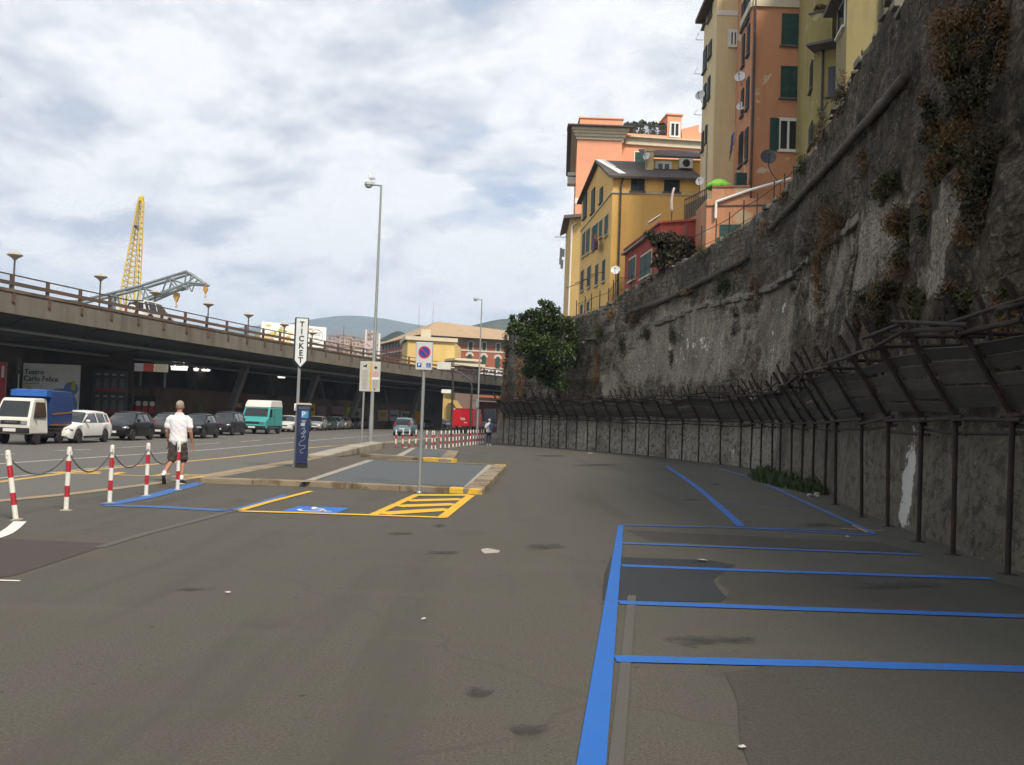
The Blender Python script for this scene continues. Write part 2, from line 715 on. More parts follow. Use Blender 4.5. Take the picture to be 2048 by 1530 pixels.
# bays in front: one thick edge line and thin dividers
mb = MB()
for p in ([(1236, 1050), (1247, 1050), (1211, 1545), (1150, 1545)],):
    mb.poly([(G(x, y, ZP).x, G(x, y, ZP).y, ZP + .001) for x, y in p])
for pts, wd in (([(1244, 1132), (1500, 1142), (1985, 1158)], .17), ([(1238, 1206), (1640, 1220), (2200, 1239)], .18),
                ([(1230, 1319), (1640, 1329), (2200, 1344)], .185)):
    ribbon(mb, gl(pts), wd, ZP)
ribbon(mb, gl([(1332, 932), (1385, 968), (1440, 1014), (1482, 1053)], 0, 6), .15, ZP)
struct(mb.build('blue_bay_lines', P_BLUE))
mb = MB()
ribbon(mb, gl([(1250, 1051), (1480, 1056), (1745, 1071)]), .14, ZP)
ribbon(mb, gl([(1245, 1087), (1540, 1098), (1840, 1110)]), .16, ZP)
ribbon(mb, gl([(1440, 938), (1490, 952), (1540, 972), (1600, 1000), (1690, 1041), (1752, 1069)], 0, 6), .12, ZP)
ribbon(mb, gl([(1440, 1003), (1540, 1008), (1625, 1014)]), .06, ZP)
ribbon(mb, gl([(1484, 1056), (1620, 1060), (1740, 1066)]), .09, ZP + .001)
ribbon(mb, gl([(212, 1010), (290, 996), (410, 964)]), .28, ZP)
ribbon(mb, gl([(212, 1011), (330, 1015), (476, 1023)]), .3, ZP)
ribbon(mb, gl([(466, 1021), (520, 1006), (572, 990)]), .14, ZP)
ribbon(mb, gl([(920, 905), (980, 912), (1040, 914)]), .18, ZP)
struct(mb.build('worn_blue_lines', P_BLUEW))
mb = MB()
for p in ([(1256, 1190), (1272, 1190), (1246, 1545), (1214, 1545)],):
    mb.poly([(G(x, y, ZP).x, G(x, y, ZP).y, ZP - .002) for x, y in p])
ribbon(mb, gl([(200, 1095), (290, 1068), (400, 1040), (470, 1020)]), .12, ZP - .002)
struct(mb.build('faded_blue_lines', P_GHOST))
# yellow disabled bay
mb = MB()
ribbon(mb, gl([(474, 1023), (540, 1004), (622, 983)]), .13, ZP + .002)
ribbon(mb, gl([(478, 1023), (620, 1027), (890, 1036)]), .2, ZP + .003)
ribbon(mb, gl([(745, 1031), (832, 991)]), .15, ZP + .002)
ribbon(mb, gl([(884, 1036), (942, 991)]), .17, ZP + .002)
ribbon(mb, gl([(830, 991), (942, 991)]), .38, ZP + .0035)
for a, b_ in (((812, 1002), (928, 999)), ((792, 1013), (914, 1009)), ((760, 1028), (900, 1019))):
    ribbon(mb, gl([a, b_]), .42, ZP + .001)
struct(mb.build('yellow_bay_lines', P_YEL))
mb = MB()
ribbon(mb, gl([(1680, 1058), (1720, 1060), (1768, 1063)]), .05, ZP + .004)
ribbon(mb, gl([(1706, 1052), (1735, 1066)]), .05, ZP + .005)
struct(mb.build('yellow_survey_mark', P_YELW))
# white lines
mb = MB()
ribbon(mb, gl([(-60, 1088), (0, 1072), (24, 1058), (40, 1044)], 0, 5), .16, ZP)
ribbon(mb, gl([(-60, 1161), (0, 1162), (40, 1163)]), .05, ZP)
struct(mb.build('white_lot_lines', P_WHITE))
mb = MB()
ribbon(mb, gl([(-120, 938), (0, 928), (220, 913), (440, 898), (640, 880), (760, 871), (860, 864)], 0, 5), .14, ZP + .002)
ribbon(mb, gl([(-120, 970), (0, 957), (130, 943), (250, 931)], 0, 4), .09, ZP + .002)
for a, b_ in (((108, 902), (182, 899)), ((235, 896), (300, 892)), ((390, 889), (440, 886)), ((480, 884), (525, 880)), ((560, 878), (600, 875)), ((-60, 912), (30, 908))):
    ribbon(mb, gl([a, b_]), .12, ZP + .002)
for a, b_ in (((770, 906), (815, 894)),):
    ribbon(mb, gl([a, b_]), .12, ZP + .002)
struct(mb.build('white_road_lines', P_WHITEW))
mb = MB()
ribbon(mb, gl([(-120, 977), (0, 964), (130, 947), (250, 934), (440, 917), (560, 903), (640, 894), (720, 888), (800, 882), (900, 872)], 0, 5), .2, ZP)
struct(mb.build('yellow_road_line', P_YELW))
# bus lettering on the lane
g0 = G(266, 949)
Mx = Matrix.Translation((g0.x, g0.y, ZP + .001)) @ Matrix.Rotation(R(6), 4, 'Z')
struct(text('BUS', 1.6, P_YELW, 'bus_lane_lettering', None, Mx, .001, sx=1.35))


# wheelchair badge strokes, reused on the sign
def arc(c, r, a0, a1, k=10):
    return [Vector((c[0] + r * math.cos(R(a0 + (a1 - a0) * i / k)), c[1] + r * math.sin(R(a0 + (a1 - a0) * i / k)), 0)) for i in range(k + 1)]


def wheelchair(mb, z, sc=1.0, off=(0, 0)):
    """white seated figure with a wheel, in a unit square"""
    def rb(pts, wd):
        ribbon(mb, [Vector((off[0] + p[0] * sc, off[1] + p[1] * sc, 0)) for p in pts], wd * sc, z)
    rb(arc((-.06, -.16), .22, 150, 380, 16), .07)
    rb([(-.08, .3), (-.06, .02), (.12, .0), (.22, -.3), (.33, -.27)], .08)
    rb([(-.07, .16), (.12, .15)], .06)
    c = arc((-.09, .37), .03, 0, 360, 10)
    rb(c, .065)


c0 = G(632, 1019.5)
mb = MB()
Mx = Matrix.Translation((c0.x, c0.y, 0)) @ Matrix.Rotation(R(1), 4, 'Z')
mb.X = Mx
mb.poly([(-.47, -.5, ZP), (.42, -.5, ZP), (.5, .45, ZP), (-.38, .45, ZP)])
struct(mb.build('blue_badge_marking', P_SIGN))
mb = MB()
mb.X = Mx
wheelchair(mb, ZP + .002, .9)
struct(mb.build('wheelchair_marking', P_WHITE))

# patches of other asphalt, one also carrying painted shade
sheet('dark_asphalt_patch', A_DARK, [[(1222, 1113), (1420, 1120), (1470, 1130), (1425, 1160), (1440, 1180), (1455, 1196), (1442, 1204), (1204, 1200), (1208, 1150)]], .0045)
sheet('brown_asphalt_patch', A_RED, [[(-200, 1060), (0, 1077), (100, 1081), (222, 1087), (140, 1115), (31, 1150), (-200, 1190)]], .004)
sheet('smooth_asphalt_patch', A_SMOOTH, [[(1450, 1345), (1540, 1330), (2300, 1348), (2300, 1580), (1515, 1580), (1480, 1480), (1475, 1400)]], .004)
sheet('dark_shaded_asphalt', asphalt('dark_shaded_asphalt', (.045, .042, .036), .9, .3, True), [[(1445, 1140), (1700, 1146), (1960, 1158), (2080, 1180), (2120, 1228), (1800, 1222), (1450, 1206), (1458, 1180), (1436, 1165)],
      [(1250, 1060), (1500, 1072), (1760, 1085), (1840, 1106), (1560, 1096), (1300, 1082)]], .002)  # newer dark strip, widened with the bays' shade painted into its colour
MT['oil'] = mat('oil_stain', (.05, .046, .04), .8, .2, 6, coord='World')
mt, n, b = nt('oil_stain_film')
b.inputs['Base Color'].default_value = (.03, .028, .026, 1)
b.inputs['Roughness'].default_value = .75
v = mapv(n)
f = noise_n(n, v, 6.5, 8, .8, .6)
g = N(n, 'ShaderNodeTexCoord').outputs['Object']
at = N(n, 'ShaderNodeAttribute', attribute_name='edge')
n.links.new(math_n(n, 'MULTIPLY', ramp(n, math_n(n, 'ADD', math_n(n, 'MULTIPLY', at.outputs['Fac'], .42), math_n(n, 'MULTIPLY', f, 1.0)), .66, .8), .5), b.inputs['Alpha'])
OILF = mt
mb = MB()
oil = []
for px, py, rx, ry in ((1055, 1462, 62, 20), (960, 1388, 50, 16), (1090, 1094, 75, 9), (800, 1068, 45, 5), (880, 1052, 25, 6),
                       (1200, 930, 80, 4), (1100, 912, 60, 3), (1385, 1000, 30, 5), (1640, 1050, 80, 8), (1800, 1172, 150, 12),
                       (1420, 1282, 160, 14),  (380, 1180, 45, 5), (1430, 970, 16, 4), (890, 1106, 60, 5), (470, 1022, 60, 3)):
    c = G(px, py, 0)
    ex, ey = (G(px + rx, py, 0) - c), (G(px, py - ry, 0) - c)
    ctr = mb.v((c.x, c.y, .012))
    ring = []
    for k in range(20):
        t = 2 * PI * k / 20
        rr = 1 + .5 * mnoise.noise(Vector((math.cos(t) * 1.3 + px, math.sin(t) * 1.3, py)))
        p = c + ex * math.cos(t) * rr + ey * math.sin(t) * rr
        ring.append(mb.v((p.x, p.y, .012)))
    oil.append(ctr)
    for k in range(20):
        mb.f([ctr, ring[k], ring[(k + 1) % 20]])
mb.bm.verts.index_update()
idx = [v_.index for v_ in oil]
o = struct(mb.build('oil_stains', OILF))
a_ = o.data.attributes.new('edge', 'FLOAT', 'POINT')
cnt = {}
for p in o.data.polygons:
    for i in p.vertices:
        cnt[i] = cnt.get(i, 0) + 1
for i, k in cnt.items():
    a_.data[i].value = 1.0 if k > 4 else 0.0

# pale patch and paper litter
sheet('pale_spill_patch', mat('pale_spill', (.33, .31, .27), .9, .25, 20, coord='World'), [[(962, 1098), (975, 1096), (1000, 1101), (998, 1105), (970, 1107), (964, 1103)]], .0035)
MT['paper'] = mat('litter_paper', (.42, .41, .39), .7, .08)
for i, (px, py, sz, lb) in enumerate(((848, 1241, .035, 'small white paper scrap on the open asphalt in the middle of the lot'), (456, 1188, .035, 'white scrap of paper on asphalt towards the road side of the lot'),
                                      (1405, 1124, .09, 'flat pale paper sheet lying on the dark patch of new asphalt'), (1486, 1499, .03, 'small white litter scrap on the patched asphalt at the bottom of the photo'),
                                      (1694, 1075, .05, 'crumpled white litter near the corner of the blue bay by the wall'), (1180, 908, .22, 'white litter bag at the foot of the far retaining wall'))):
    c = G(px, py)
    mb = MB()
    rr = [Vector((sz * math.cos(t) * random.uniform(.5, 1.1), sz * .7 * math.sin(t) * random.uniform(.5, 1.1), .012 + random.random() * sz * .25)) for t in (0, 1.1, 2.2, 3.1, 4.2, 5.3)]
    mid = mb.v((0, 0, .02 + sz * .2))
    vs = [mb.v(p) for p in rr]
    for k in range(6):
        mb.f([vs[k], vs[(k + 1) % 6], mid])
    o = mb.build('paper_litter', MT['paper'])
    o.location = (c.x, c.y, 0)
    tag(o, lb, 'litter', 'paper scraps on the ground')

# ------------------------------------------------------------------ traffic islands
IZ = .11


def island(top, name, stone):
    P = [G(x, y, IZ) for x, y in top]
    mb = MB()
    mb.prism([(p.x, p.y) for p in P], -.05, IZ)
    o = mb.build(name, A_ISL)
    return struct(o), P


isl1, P1 = island([(400, 956), (609, 963), (965, 979), (1012, 930), (775, 919), (640, 912), (586, 923)], 'island_pavement', None)


def kerbrow(mb, a, b_, w, z0, z1, step=1.0, inward=1):
    d = (b_ - a)
    L = d.length
    d.normalize()
    k = max(1, int(L / step))
    nn = Vector((-d.y, d.x, 0)) * inward
    for i in range(k):
        p = a + d * (L * i / k + .006)
        q = a + d * (L * (i + 1) / k - .006)
        j = random.uniform(-.006, .006)
        mb.hexa([(p.x - nn.x * .02, p.y - nn.y * .02, z0), (q.x - nn.x * .02, q.y - nn.y * .02, z0), (q.x + nn.x * w, q.y + nn.y * w, z0), (p.x + nn.x * w, p.y + nn.y * w, z0)],
                [(p.x - nn.x * .015, p.y - nn.y * .015, z1 + j), (q.x - nn.x * .015, q.y - nn.y * .015, z1 + j), (q.x + nn.x * w, q.y + nn.y * w, z1 + j), (p.x + nn.x * w, p.y + nn.y * w, z1 + j)])


mb = MB()
kerbrow(mb, P1[0], P1[1], .28, -.02, IZ + .012)
kerbrow(mb, P1[1], P1[2] - (P1[2] - P1[1]).normalized() * .75, .28, -.02, IZ + .012)
kerbrow(mb, P1[2], P1[3] - (P1[3] - P1[2]).normalized() * .5, .42, -.02, IZ + .013)
kerbrow(mb, P1[3], P1[4], .2, -.02, IZ + .012)
kerbrow(mb, P1[6], P1[0], .28, -.02, IZ + .012)
kerbrow(mb, P1[5], P1[6], .28, -.02, IZ + .012)
struct(mb.build('island_kerb', MT['stone'], bevel=.02))
mb = MB()
kerbrow(mb, P1[2] - (P1[2] - P1[1]).normalized() * .74, P1[2] + Vector((.0, .0, 0)), .28, -.02, IZ + .016)
e = P1[3] - (P1[3] - P1[2]).normalized() * .49
kerbrow(mb, e, P1[3], .38, -.02, IZ + .016)
struct(mb.build('yellow_island_kerb', MT['yellowkerb'], bevel=.02))
# grey paving panel and pale bands on the island
sheet('grey_paving_panel', A_BLUE, [[(636, 962), (742, 921), (979, 931), (931, 972)]], IZ + .004)
mb = MB()
q = [G(x, y, IZ) for x, y in ((600, 964), (620, 964), (748, 920.5), (734, 920))]
mb.poly([(p.x, p.y, IZ + .006) for p in q])
q = [G(x, y, IZ) for x, y in ((928, 974), (945, 975), (992, 931), (975, 930))]
mb.poly([(p.x, p.y, IZ + .007) for p in q])
struct(mb.build('pale_paving_bands', MT['stonelight']))
mb = MB()
ribbon(mb, [G(x, y, IZ) for x, y in ((776, 920), (880, 925), (990, 930))], .1, IZ + .016)
struct(mb.build('yellow_island_line', P_YELW))

isl2, P2_ = island([(722, 908), (905, 919), (917, 902), (826, 895), (768, 897)], 'far_island_pavement', None)
mb = MB()
kerbrow(mb, P2_[0], P2_[1], .3, -.02, IZ + .012)
kerbrow(mb, P2_[1], P2_[2], .5, -.02, IZ + .013)
kerbrow(mb, P2_[2], P2_[3], .2, -.02, IZ + .012)
struct(mb.build('far_island_kerb', MT['stone'], bevel=.02))
mb = MB()
d = (P2_[1] - P2_[0]).normalized()
kerbrow(mb, P2_[1] - d * 1.3, P2_[1] + d * .02, .32, -.02, IZ + .02)
struct(mb.build('far_yellow_kerb', MT['yellowkerb'], bevel=.02))
sheet('far_grey_paving_panel', A_BLUE, [[(812, 911), (836, 897), (905, 902), (890, 914)]], IZ + .005)
mb = MB()
q = [G(x, y, IZ) for x, y in ((792, 911), (806, 912), (832, 896.5), (822, 896))]
mb.poly([(p.x, p.y, IZ + .006) for p in q])
struct(mb.build('far_paving_band', MT['stonelight']))

# low concrete wall at the road edge
a, b_ = G(656, 917), G(772, 901)
mb = MB()
pts = [a + (b_ - a) * t for t in (0, .2, .4, .6, .8, 1)]
hts = [.12, .2, .27, .33, .37, .4]
rings = []
nn = Vector((-(b_ - a).y, (b_ - a).x, 0)).normalized()
for p, h in zip(pts, hts):
    rings.append([p, p + nn * .75, p + nn * .75 + Vector((0, 0, h)), p + Vector((0, 0, h))])
mb.loft(rings)
o = mb.build('low_wall', MT['concrete'], bevel=.03)
tag(o, 'low rough concrete wall rising along the road edge beyond the ticket machine', 'low wall')
# ------------------------------------------------------------------ retaining wall path
footpx = [(2022, 1150), (1916, 1113), (1843, 1085), (1777, 1055), (1719, 1034), (1666, 1008), (1650, 990), (1610, 972), (1544, 948), (1482, 935), (1398, 924.5), (1299, 912.5), (1244, 907),
          (1175, 901.5), (1116, 896.5), (1056, 891.6), (1007, 887)]
foot = [G(x, y) for x, y in footpx]
foot = [Vector((6.6, -14, 0)), Vector((6.4, -4, 0)), Vector((6.15, 5, 0))] + foot + [Vector((-1.35, 73.4, 0))]
SC = catmull(foot, 8)


def resample(pts, step):
    out = [pts[0].copy()]
    acc = 0
    for a, b in zip(pts, pts[1:]):
        L = (b - a).length
        t = step - acc
        while t <= L:
            out.append(a + (b - a) * (t / L))
            t += step
        acc = (acc + L) % step if L > 0 else acc
    out.append(pts[-1])
    return out


SC = resample(SC, .25)


def normals(pts):
    out = []
    k = len(pts)
    for i in range(k):
        d = pts[min(i + 3, k - 1)] - pts[max(i - 3, 0)]
        d.z = 0
        d.normalize()
        out.append(Vector((-d.y, d.x, 0)))      # towards the road
    return out


NS = normals(SC)
WB = [p - nn * .3 for p, nn in zip(SC, NS)]       # wall base line
# the end of the bastion turns away from the road
e = WB[-1]
WB += [e + Vector((-.05, .5, 0)), e + Vector((.3, 1.3, 0)), e + Vector((1, 3, 0)), e + Vector((5, 10, 0)), e + Vector((14, 26, 0))]
WB = resample(WB, .25)
WN = normals(WB)
BAT = .085


def wsurf(i, z):
    return WB[i] - WN[i] * (BAT * max(z, 0)) + Vector((0, 0, z))


def wallhit(px, py):
    """index along the wall and height of the wall face seen at a pixel"""
    d = ray(px, py)
    z = 4.0
    best = None
    for _ in range(3):
        prev = None
        for i in range(40, len(WB) - 1):
            p = wsurf(i, z)
            s = d.x * p.y - d.y * p.x
            if prev is not None and (prev < 0) != (s < 0):
                best = i
                break
            prev = s
        if best is None:
            best = len(WB) - 20
        p = wsurf(best, z)
        z = CAMZ + d.z * (p.y / d.y)
    return best, z


def prof(pxs, default_start, default_end):
    P = sorted((wallhit(x, y)) for x, y in pxs)
    P = [(0, P[0][1])] + P + [(len(WB), P[-1][1])]
    out = []
    k = 0
    for i in range(len(WB)):
        while k < len(P) - 2 and i > P[k + 1][0]:
            k += 1
        a, b = P[k], P[k + 1]
        t = 0 if b[0] == a[0] else min(1, max(0, (i - a[0]) / (b[0] - a[0])))
        out.append(a[1] + (b[1] - a[1]) * t)
    return out


TOP = prof([(1775, 0), (1700, 165), (1640, 275), (1590, 352), (1530, 420), (1440, 482), (1350, 530), (1240, 588), (1215, 612), (1150, 634), (1060, 642), (1012, 650)], 0, 0)
CORD = prof([(1872, 105), (1800, 170), (1700, 282), (1640, 360), (1560, 450), (1500, 517), (1440, 548), (1330, 600), (1250, 628), (1170, 662)], 0, 0)
for i in range(len(CORD)):
    CORD[i] = min(CORD[i], TOP[i] - .6)

def smooth(L_, w_):
    return [sum(L_[max(0, i - w_):i + w_ + 1]) / len(L_[max(0, i - w_):i + w_ + 1]) for i in range(len(L_))]




def pix(p):
    q = p - CAM
    dd = q.dot(FW)
    if dd < .3:
        return None
    return q.dot(RT) / dd * FPX + CX, -q.dot(UP) / dd * FPX + CY


def online(line, Z0):
    line = sorted(line)
    out = list(Z0)
    ok = []
    for i in range(len(WB) - 30):
        lo, hi = 3.0, 14.0
        good = False
        for _ in range(26):
            z = (lo + hi) / 2
            q = pix(wsurf(i, z))
            if q is None or not (line[0][0] <= q[0] <= line[-1][0]):
                break
            good = True
            if q[1] > lerp1_(line, q[0]):
                lo = z
            else:
                hi = z
        if good and 4 < z < 13.5:
            out[i] = z
            ok.append(i)
    if ok:
        for i in range(0, ok[0]):
            out[i] = out[ok[0]]
        for i in range(ok[-1] + 1, len(out)):
            out[i] = out[ok[-1]]
    return out


def lerp1_(tab, t):
    for (a, va), (b_, vb) in zip(tab, tab[1:]):
        if t <= b_:
            return va + (vb - va) * (t - a) / (b_ - a)
    return tab[-1][1]


CORD = smooth(online([(1240, 632), (1330, 603), (1440, 549), (1500, 518), (1555, 452), (1875, 104)], CORD), 2)
TOP = smooth(online([(1010, 650), (1060, 642), (1150, 634), (1215, 612), (1240, 588), (1350, 530), (1440, 482), (1530, 420), (1590, 352), (1640, 275), (1700, 165), (1785, -10)], TOP), 2)
# thickened masses of masonry: (pixel left, right, top, thickness)
MASS = []
for xl, xr, yt, th in ((1738, 1805, 425, .32), (1600, 1655, 575, .22), (1850, 1945, 395, .3), (1210, 1262, 690, .2), (1395, 1470, 660, .1), (2005, 2080, 330, .35)):
    ia, z_ = wallhit(xl, yt)
    ib, _ = wallhit(xr, yt)
    MASS.append((min(ia, ib), max(ia, ib), z_, th))
pale = []
for px, py, rx, ry, wgt in ((1380, 690, 110, 70, .75), (1440, 700, 40, 60, .6), (1250, 700, 80, 90, .35), (1560, 640, 90, 110, .45), (1560, 620, 45, 70, .7), (1660, 560, 40, 90, .45), (1280, 730, 35, 40, .7), (1225, 770, 20, 40, .6), (1340, 640, 60, 40, .55),
                            (1550, 700, 14, 60, .8), (1832, 965, 24, 110, 1.3), (1916, 470, 18, 95, .85), (1755, 500, 22, 90, .6), (1700, 620, 40, 60, .35), (1500, 820, 10, 40, .6), (1320, 880, 25, 20, .6),
                            (1470, 900, 25, 30, .7), (1600, 900, 10, 60, .5), (1740, 930, 30, 60, .3), (1890, 560, 30, 40, .5), (1480, 600, 30, 14, .7), (1420, 612, 40, 10, .7), (1430, 870, 30, 30, .4)):
    i, z = wallhit(px, py)
    dist = wsurf(i, z).length
    i2, _ = wallhit(px - rx, py)
    pale.append((i, z, max(2, abs(i2 - i)), ry * dist / FPX, wgt))

mb = MB()
lay = mb.bm.verts.layers.float.new('pale')
las = mb.bm.verts.layers.float.new('run')
NZ = 44
colv = []
for i in range(len(WB)):
    cv = []
    for j in range(NZ + 1):
        z = -.1 + (TOP[i] + .1) * j / NZ
        p = wsurf(i, z)
        q = p * 1.0
        a = mnoise.fractal(q * .45, 1.0, 2.0, 4) * .13 + mnoise.fractal(q * 1.7 + Vector((9, 3, 1)), .8, 2.0, 4) * .075
        if z < 2.2:
            a *= .3
        if j > NZ - 3:
            a += .06 * mnoise.noise(q * 2.2)
        rough = max(0, min(1, (CORD[i] - 1.3 - z) / .3)) if z > 2.6 else 1
        band = .1 if CORD[i] - 1.55 < z < CORD[i] - 1.25 else 0
        for ia, ib, zt_, th in MASS:
            wob = 3 * mnoise.noise(Vector((z * .8, ia, 0)))
            if ia + wob < i < ib + wob and z < zt_ + .4 * mnoise.noise(Vector((i * .3, 2, ia))):
                a += th * (.75 if z > 2.2 else .2) * min(1, (i - ia - wob) / 1.5, (ib + wob - i) / 1.5)
        p = p + WN[i] * (a + band)
        if j == NZ:
            p.z += .12 * mnoise.noise(Vector((i * .21, 0, 0))) + .1 * mnoise.noise(Vector((i * .7, 3, 0)))
        vv = mb.v(p)
        s = 0
        for (pi, pz, ri, rz_, wg) in pale:
            dd = ((i - pi) / ri) ** 2 + ((z - pz) / rz_) ** 2
            if dd < 2.5:
                s = max(s, wg * max(0, 1 - dd * .5))
        vv[lay] = s
        vv[las] = i * .25
        cv.append(vv)
    colv.append(cv)
for i in range(len(WB) - 1):
    for j in range(NZ):
        mb.f([colv[i][j], colv[i + 1][j], colv[i + 1][j + 1], colv[i][j + 1]])
# (courses of stone are added below)
# back of the parapet
bk = []
for i in range(len(WB)):
    t = colv[i][NZ].co
    bk.append((mb.v(t - WN[i] * .55), mb.v(Vector((t.x - WN[i].x * .6, t.y - WN[i].y * .6, TOP[i] - 1.2)))))
for i in range(len(WB) - 1):
    mb.f([colv[i][NZ], colv[i + 1][NZ], bk[i + 1][0], bk[i][0]])
    mb.f([bk[i][0], bk[i + 1][0], bk[i + 1][1], bk[i][1]])

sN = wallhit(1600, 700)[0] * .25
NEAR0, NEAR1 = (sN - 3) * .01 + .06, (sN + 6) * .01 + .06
wm, n, b = nt('old_rampart')
b.inputs['Roughness'].default_value = .95
b.inputs['Specular IOR Level'].default_value = .2
v = mapv(n, coord='World')
ar = N(n, 'ShaderNodeAttribute', attribute_name='run')
sp3 = N(n, 'ShaderNodeSeparateXYZ')
n.links.new(N(n, 'ShaderNodeNewGeometry').outputs['Position'], sp3.inputs[0])
cs = N(n, 'ShaderNodeCombineXYZ')
n.links.new(ar.outputs['Fac'], cs.inputs[0])
n.links.new(sp3.outputs['Z'], cs.inputs[1])
wallv = cs.outputs[0]
wm_ = N(n, 'ShaderNodeMapping')
wm_.inputs['Scale'].default_value = (1.5, .13, 1)
n.links.new(wallv, wm_.inputs['Vector'])
vz = wm_.outputs[0]
jit = N(n, 'ShaderNodeTexNoise')
jit.inputs['Scale'].default_value = 1.6
jit.inputs['Detail'].default_value = 4
n.links.new(wallv, jit.inputs['Vector'])
jm = N(n, 'ShaderNodeVectorMath', operation='MULTIPLY_ADD')
jm.inputs[1].default_value = (.5, .42, 0)
n.links.new(jit.outputs['Color'], jm.inputs[0])
n.links.new(wallv, jm.inputs[2])
bk_ = N(n, 'ShaderNodeTexBrick')
bk_.offset = .5
bk_.inputs['Color1'].default_value = (.2, .2, .2, 1)
bk_.inputs['Color2'].default_value = (.95, .95, .95, 1)
bk_.inputs['Mortar'].default_value = (0, 0, 0, 1)
bk_.inputs['Scale'].default_value = 1.0
bk_.inputs['Mortar Size'].default_value = .03
bk_.inputs['Mortar Smooth'].default_value = .6
bk_.inputs['Brick Width'].default_value = .52
bk_.inputs['Row Height'].default_value = .25
n.links.new(jm.outputs[0], bk_.inputs['Vector'])
f0 = noise_n(n, v, .5, 7, .62)
c = mix(n, ramp(n, f0, .36, .62), (.135, .113, .082), (.37, .325, .25))
f1 = noise_n(n, v, 2.6, 7, .7, .6)
c = mix(n, ramp(n, f1, .4, .58), (.06, .053, .042), c)
vo = N(n, 'ShaderNodeTexVoronoi', feature='F1')
vo.inputs['Scale'].default_value = 3.2
n.links.new(v, vo.inputs['Vector'])
stonec = mix(n, ramp(n, vo.outputs['Distance'], .25, .6), c, (.05, .044, .036))
c = mix(n, ramp(n, noise_n(n, v, .8, 5, .6), .5, .62), c, stonec)
stn = mix(n, bk_.outputs['Color'], (.1, .085, .066), (.34, .305, .245))
stn = mix(n, bk_.outputs['Fac'], stn, (.035, .03, .024))
bare = ramp(n, noise_n(n, v, .55, 7, .68, .4), .49, .57)
bare = math_n(n, 'MULTIPLY', bare, ramp(n, math_n(n, 'MULTIPLY', sp3.outputs['Z'], .1), .22, .3))
c = mix(n, math_n(n, 'MULTIPLY', bare, .62), c, stn)
# rust-brown and mossy growth
f2 = noise_n(n, v, .62, 6, .65)
c = mix(n, ramp(n, f2, .56, .72), c, (.125, .066, .03))
f3 = noise_n(n, mapv(n, (1, 1, .6), 'World'), .85, 6, .7, .3)
c = mix(n, ramp(n, f3, .6, .72), c, (.075, .085, .05))
# run marks
f4 = noise_n(n, vz, 2.2, 6, .65)
c = mix(n, ramp(n, f4, .5, .74), c, (.062, .054, .044))
f5 = noise_n(n, vz, 4.3, 5, .6)
c = mix(n, ramp(n, f5, .6, .74), c, (.3, .275, .23))
# near stretch: bare dark stone, with shade and vignetting also painted into its colour
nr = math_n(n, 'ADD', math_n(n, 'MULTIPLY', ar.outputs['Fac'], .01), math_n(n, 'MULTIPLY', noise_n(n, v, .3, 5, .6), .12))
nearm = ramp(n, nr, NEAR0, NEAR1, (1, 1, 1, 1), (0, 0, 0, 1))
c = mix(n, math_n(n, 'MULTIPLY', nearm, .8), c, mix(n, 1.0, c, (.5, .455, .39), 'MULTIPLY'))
# surviving plaster 
at = N(n, 'ShaderNodeAttribute', attribute_name='pale')
pl = noise_n(n, v, 1.1, 8, .68, .5)
sz_ = N(n, 'ShaderNodeSeparateXYZ')
n.links.new(N(n, 'ShaderNodeNewGeometry').outputs['Position'], sz_.inputs[0])
low = ramp(n, math_n(n, 'MULTIPLY', sz_.outputs['Z'], .1), .19, .23, (.4, .4, .4, 1), (0, 0, 0, 1))
pm = math_n(n, 'ADD', math_n(n, 'ADD', math_n(n, 'MULTIPLY', at.outputs['Fac'], .75), low), pl)
plc = mix(n, ramp(n, noise_n(n, vz, 1.8, 6, .65), .3, .7), (.24, .212, .16), (.5, .45, .355))
plc = mix(n, ramp(n, noise_n(n, v, 3.0, 7, .7), .5, .68), plc, (.26, .235, .19))
c = mix(n, ramp(n, pm, .7, .82), c, plc)
f6 = noise_n(n, v, 14, 5, .7)
lowk = math_n(n, 'SUBTRACT', .72, math_n(n, 'MULTIPLY', low, .25))
c = mix(n, ramp(n, f6, .38, .56), mix(n, lowk, c, (.022, .019, .015)), c)
vl = N(n, 'ShaderNodeMapping')
vl.inputs['Scale'].default_value = (.9, .3, 1)
n.links.new(wallv, vl.inputs['Vector'])
fl = noise_n(n, vl.outputs[0], 1.1, 7, .68, .4)
fl2 = noise_n(n, wallv, .75, 7, .7, .5)
lowm = math_n(n, 'MULTIPLY', low, 1.9)
c = mix(n, math_n(n, 'MULTIPLY', lowm, ramp(n, fl, .4, .58)), c, (.12, .105, .082))
c = mix(n, math_n(n, 'MULTIPLY', lowm, ramp(n, fl2, .56, .6)), c, (.095, .085, .07))
c = mix(n, math_n(n, 'MULTIPLY', lowm, ramp(n, fl2, .4, .36)), c, (.36, .335, .285))
c = mix(n, math_n(n, 'MULTIPLY', math_n(n, 'MULTIPLY', lowm, 1.2), nearm), c, mix(n, 1.0, c, (.5, .48, .44), 'MULTIPLY'))  # the same painted darkening carried down the low near wall
fl3 = noise_n(n, wallv, 4.2, 6, .75, .4)
c = mix(n, math_n(n, 'MULTIPLY', lowm, ramp(n, fl3, .5, .58)), c, (.065, .058, .047))
f7 = noise_n(n, v, 5.5, 6, .75, .3)
c = mix(n, ramp(n, f7, .56, .66), c, mix(n, .6, c, (.34, .31, .25)))
f8 = noise_n(n, v, .33, 5, .6)
c = mix(n, ramp(n, f8, .34, .52), mix(n, .55, c, (.03, .025, .02)), c)
c = mix(n, ramp(n, math_n(n, 'ADD', math_n(n, 'MULTIPLY', at.outputs['Fac'], .5), noise_n(n, v, 2.0, 8, .7, .3)), .93, .98), c, (.72, .7, .64))
n.links.new(c, b.inputs['Base Color'])
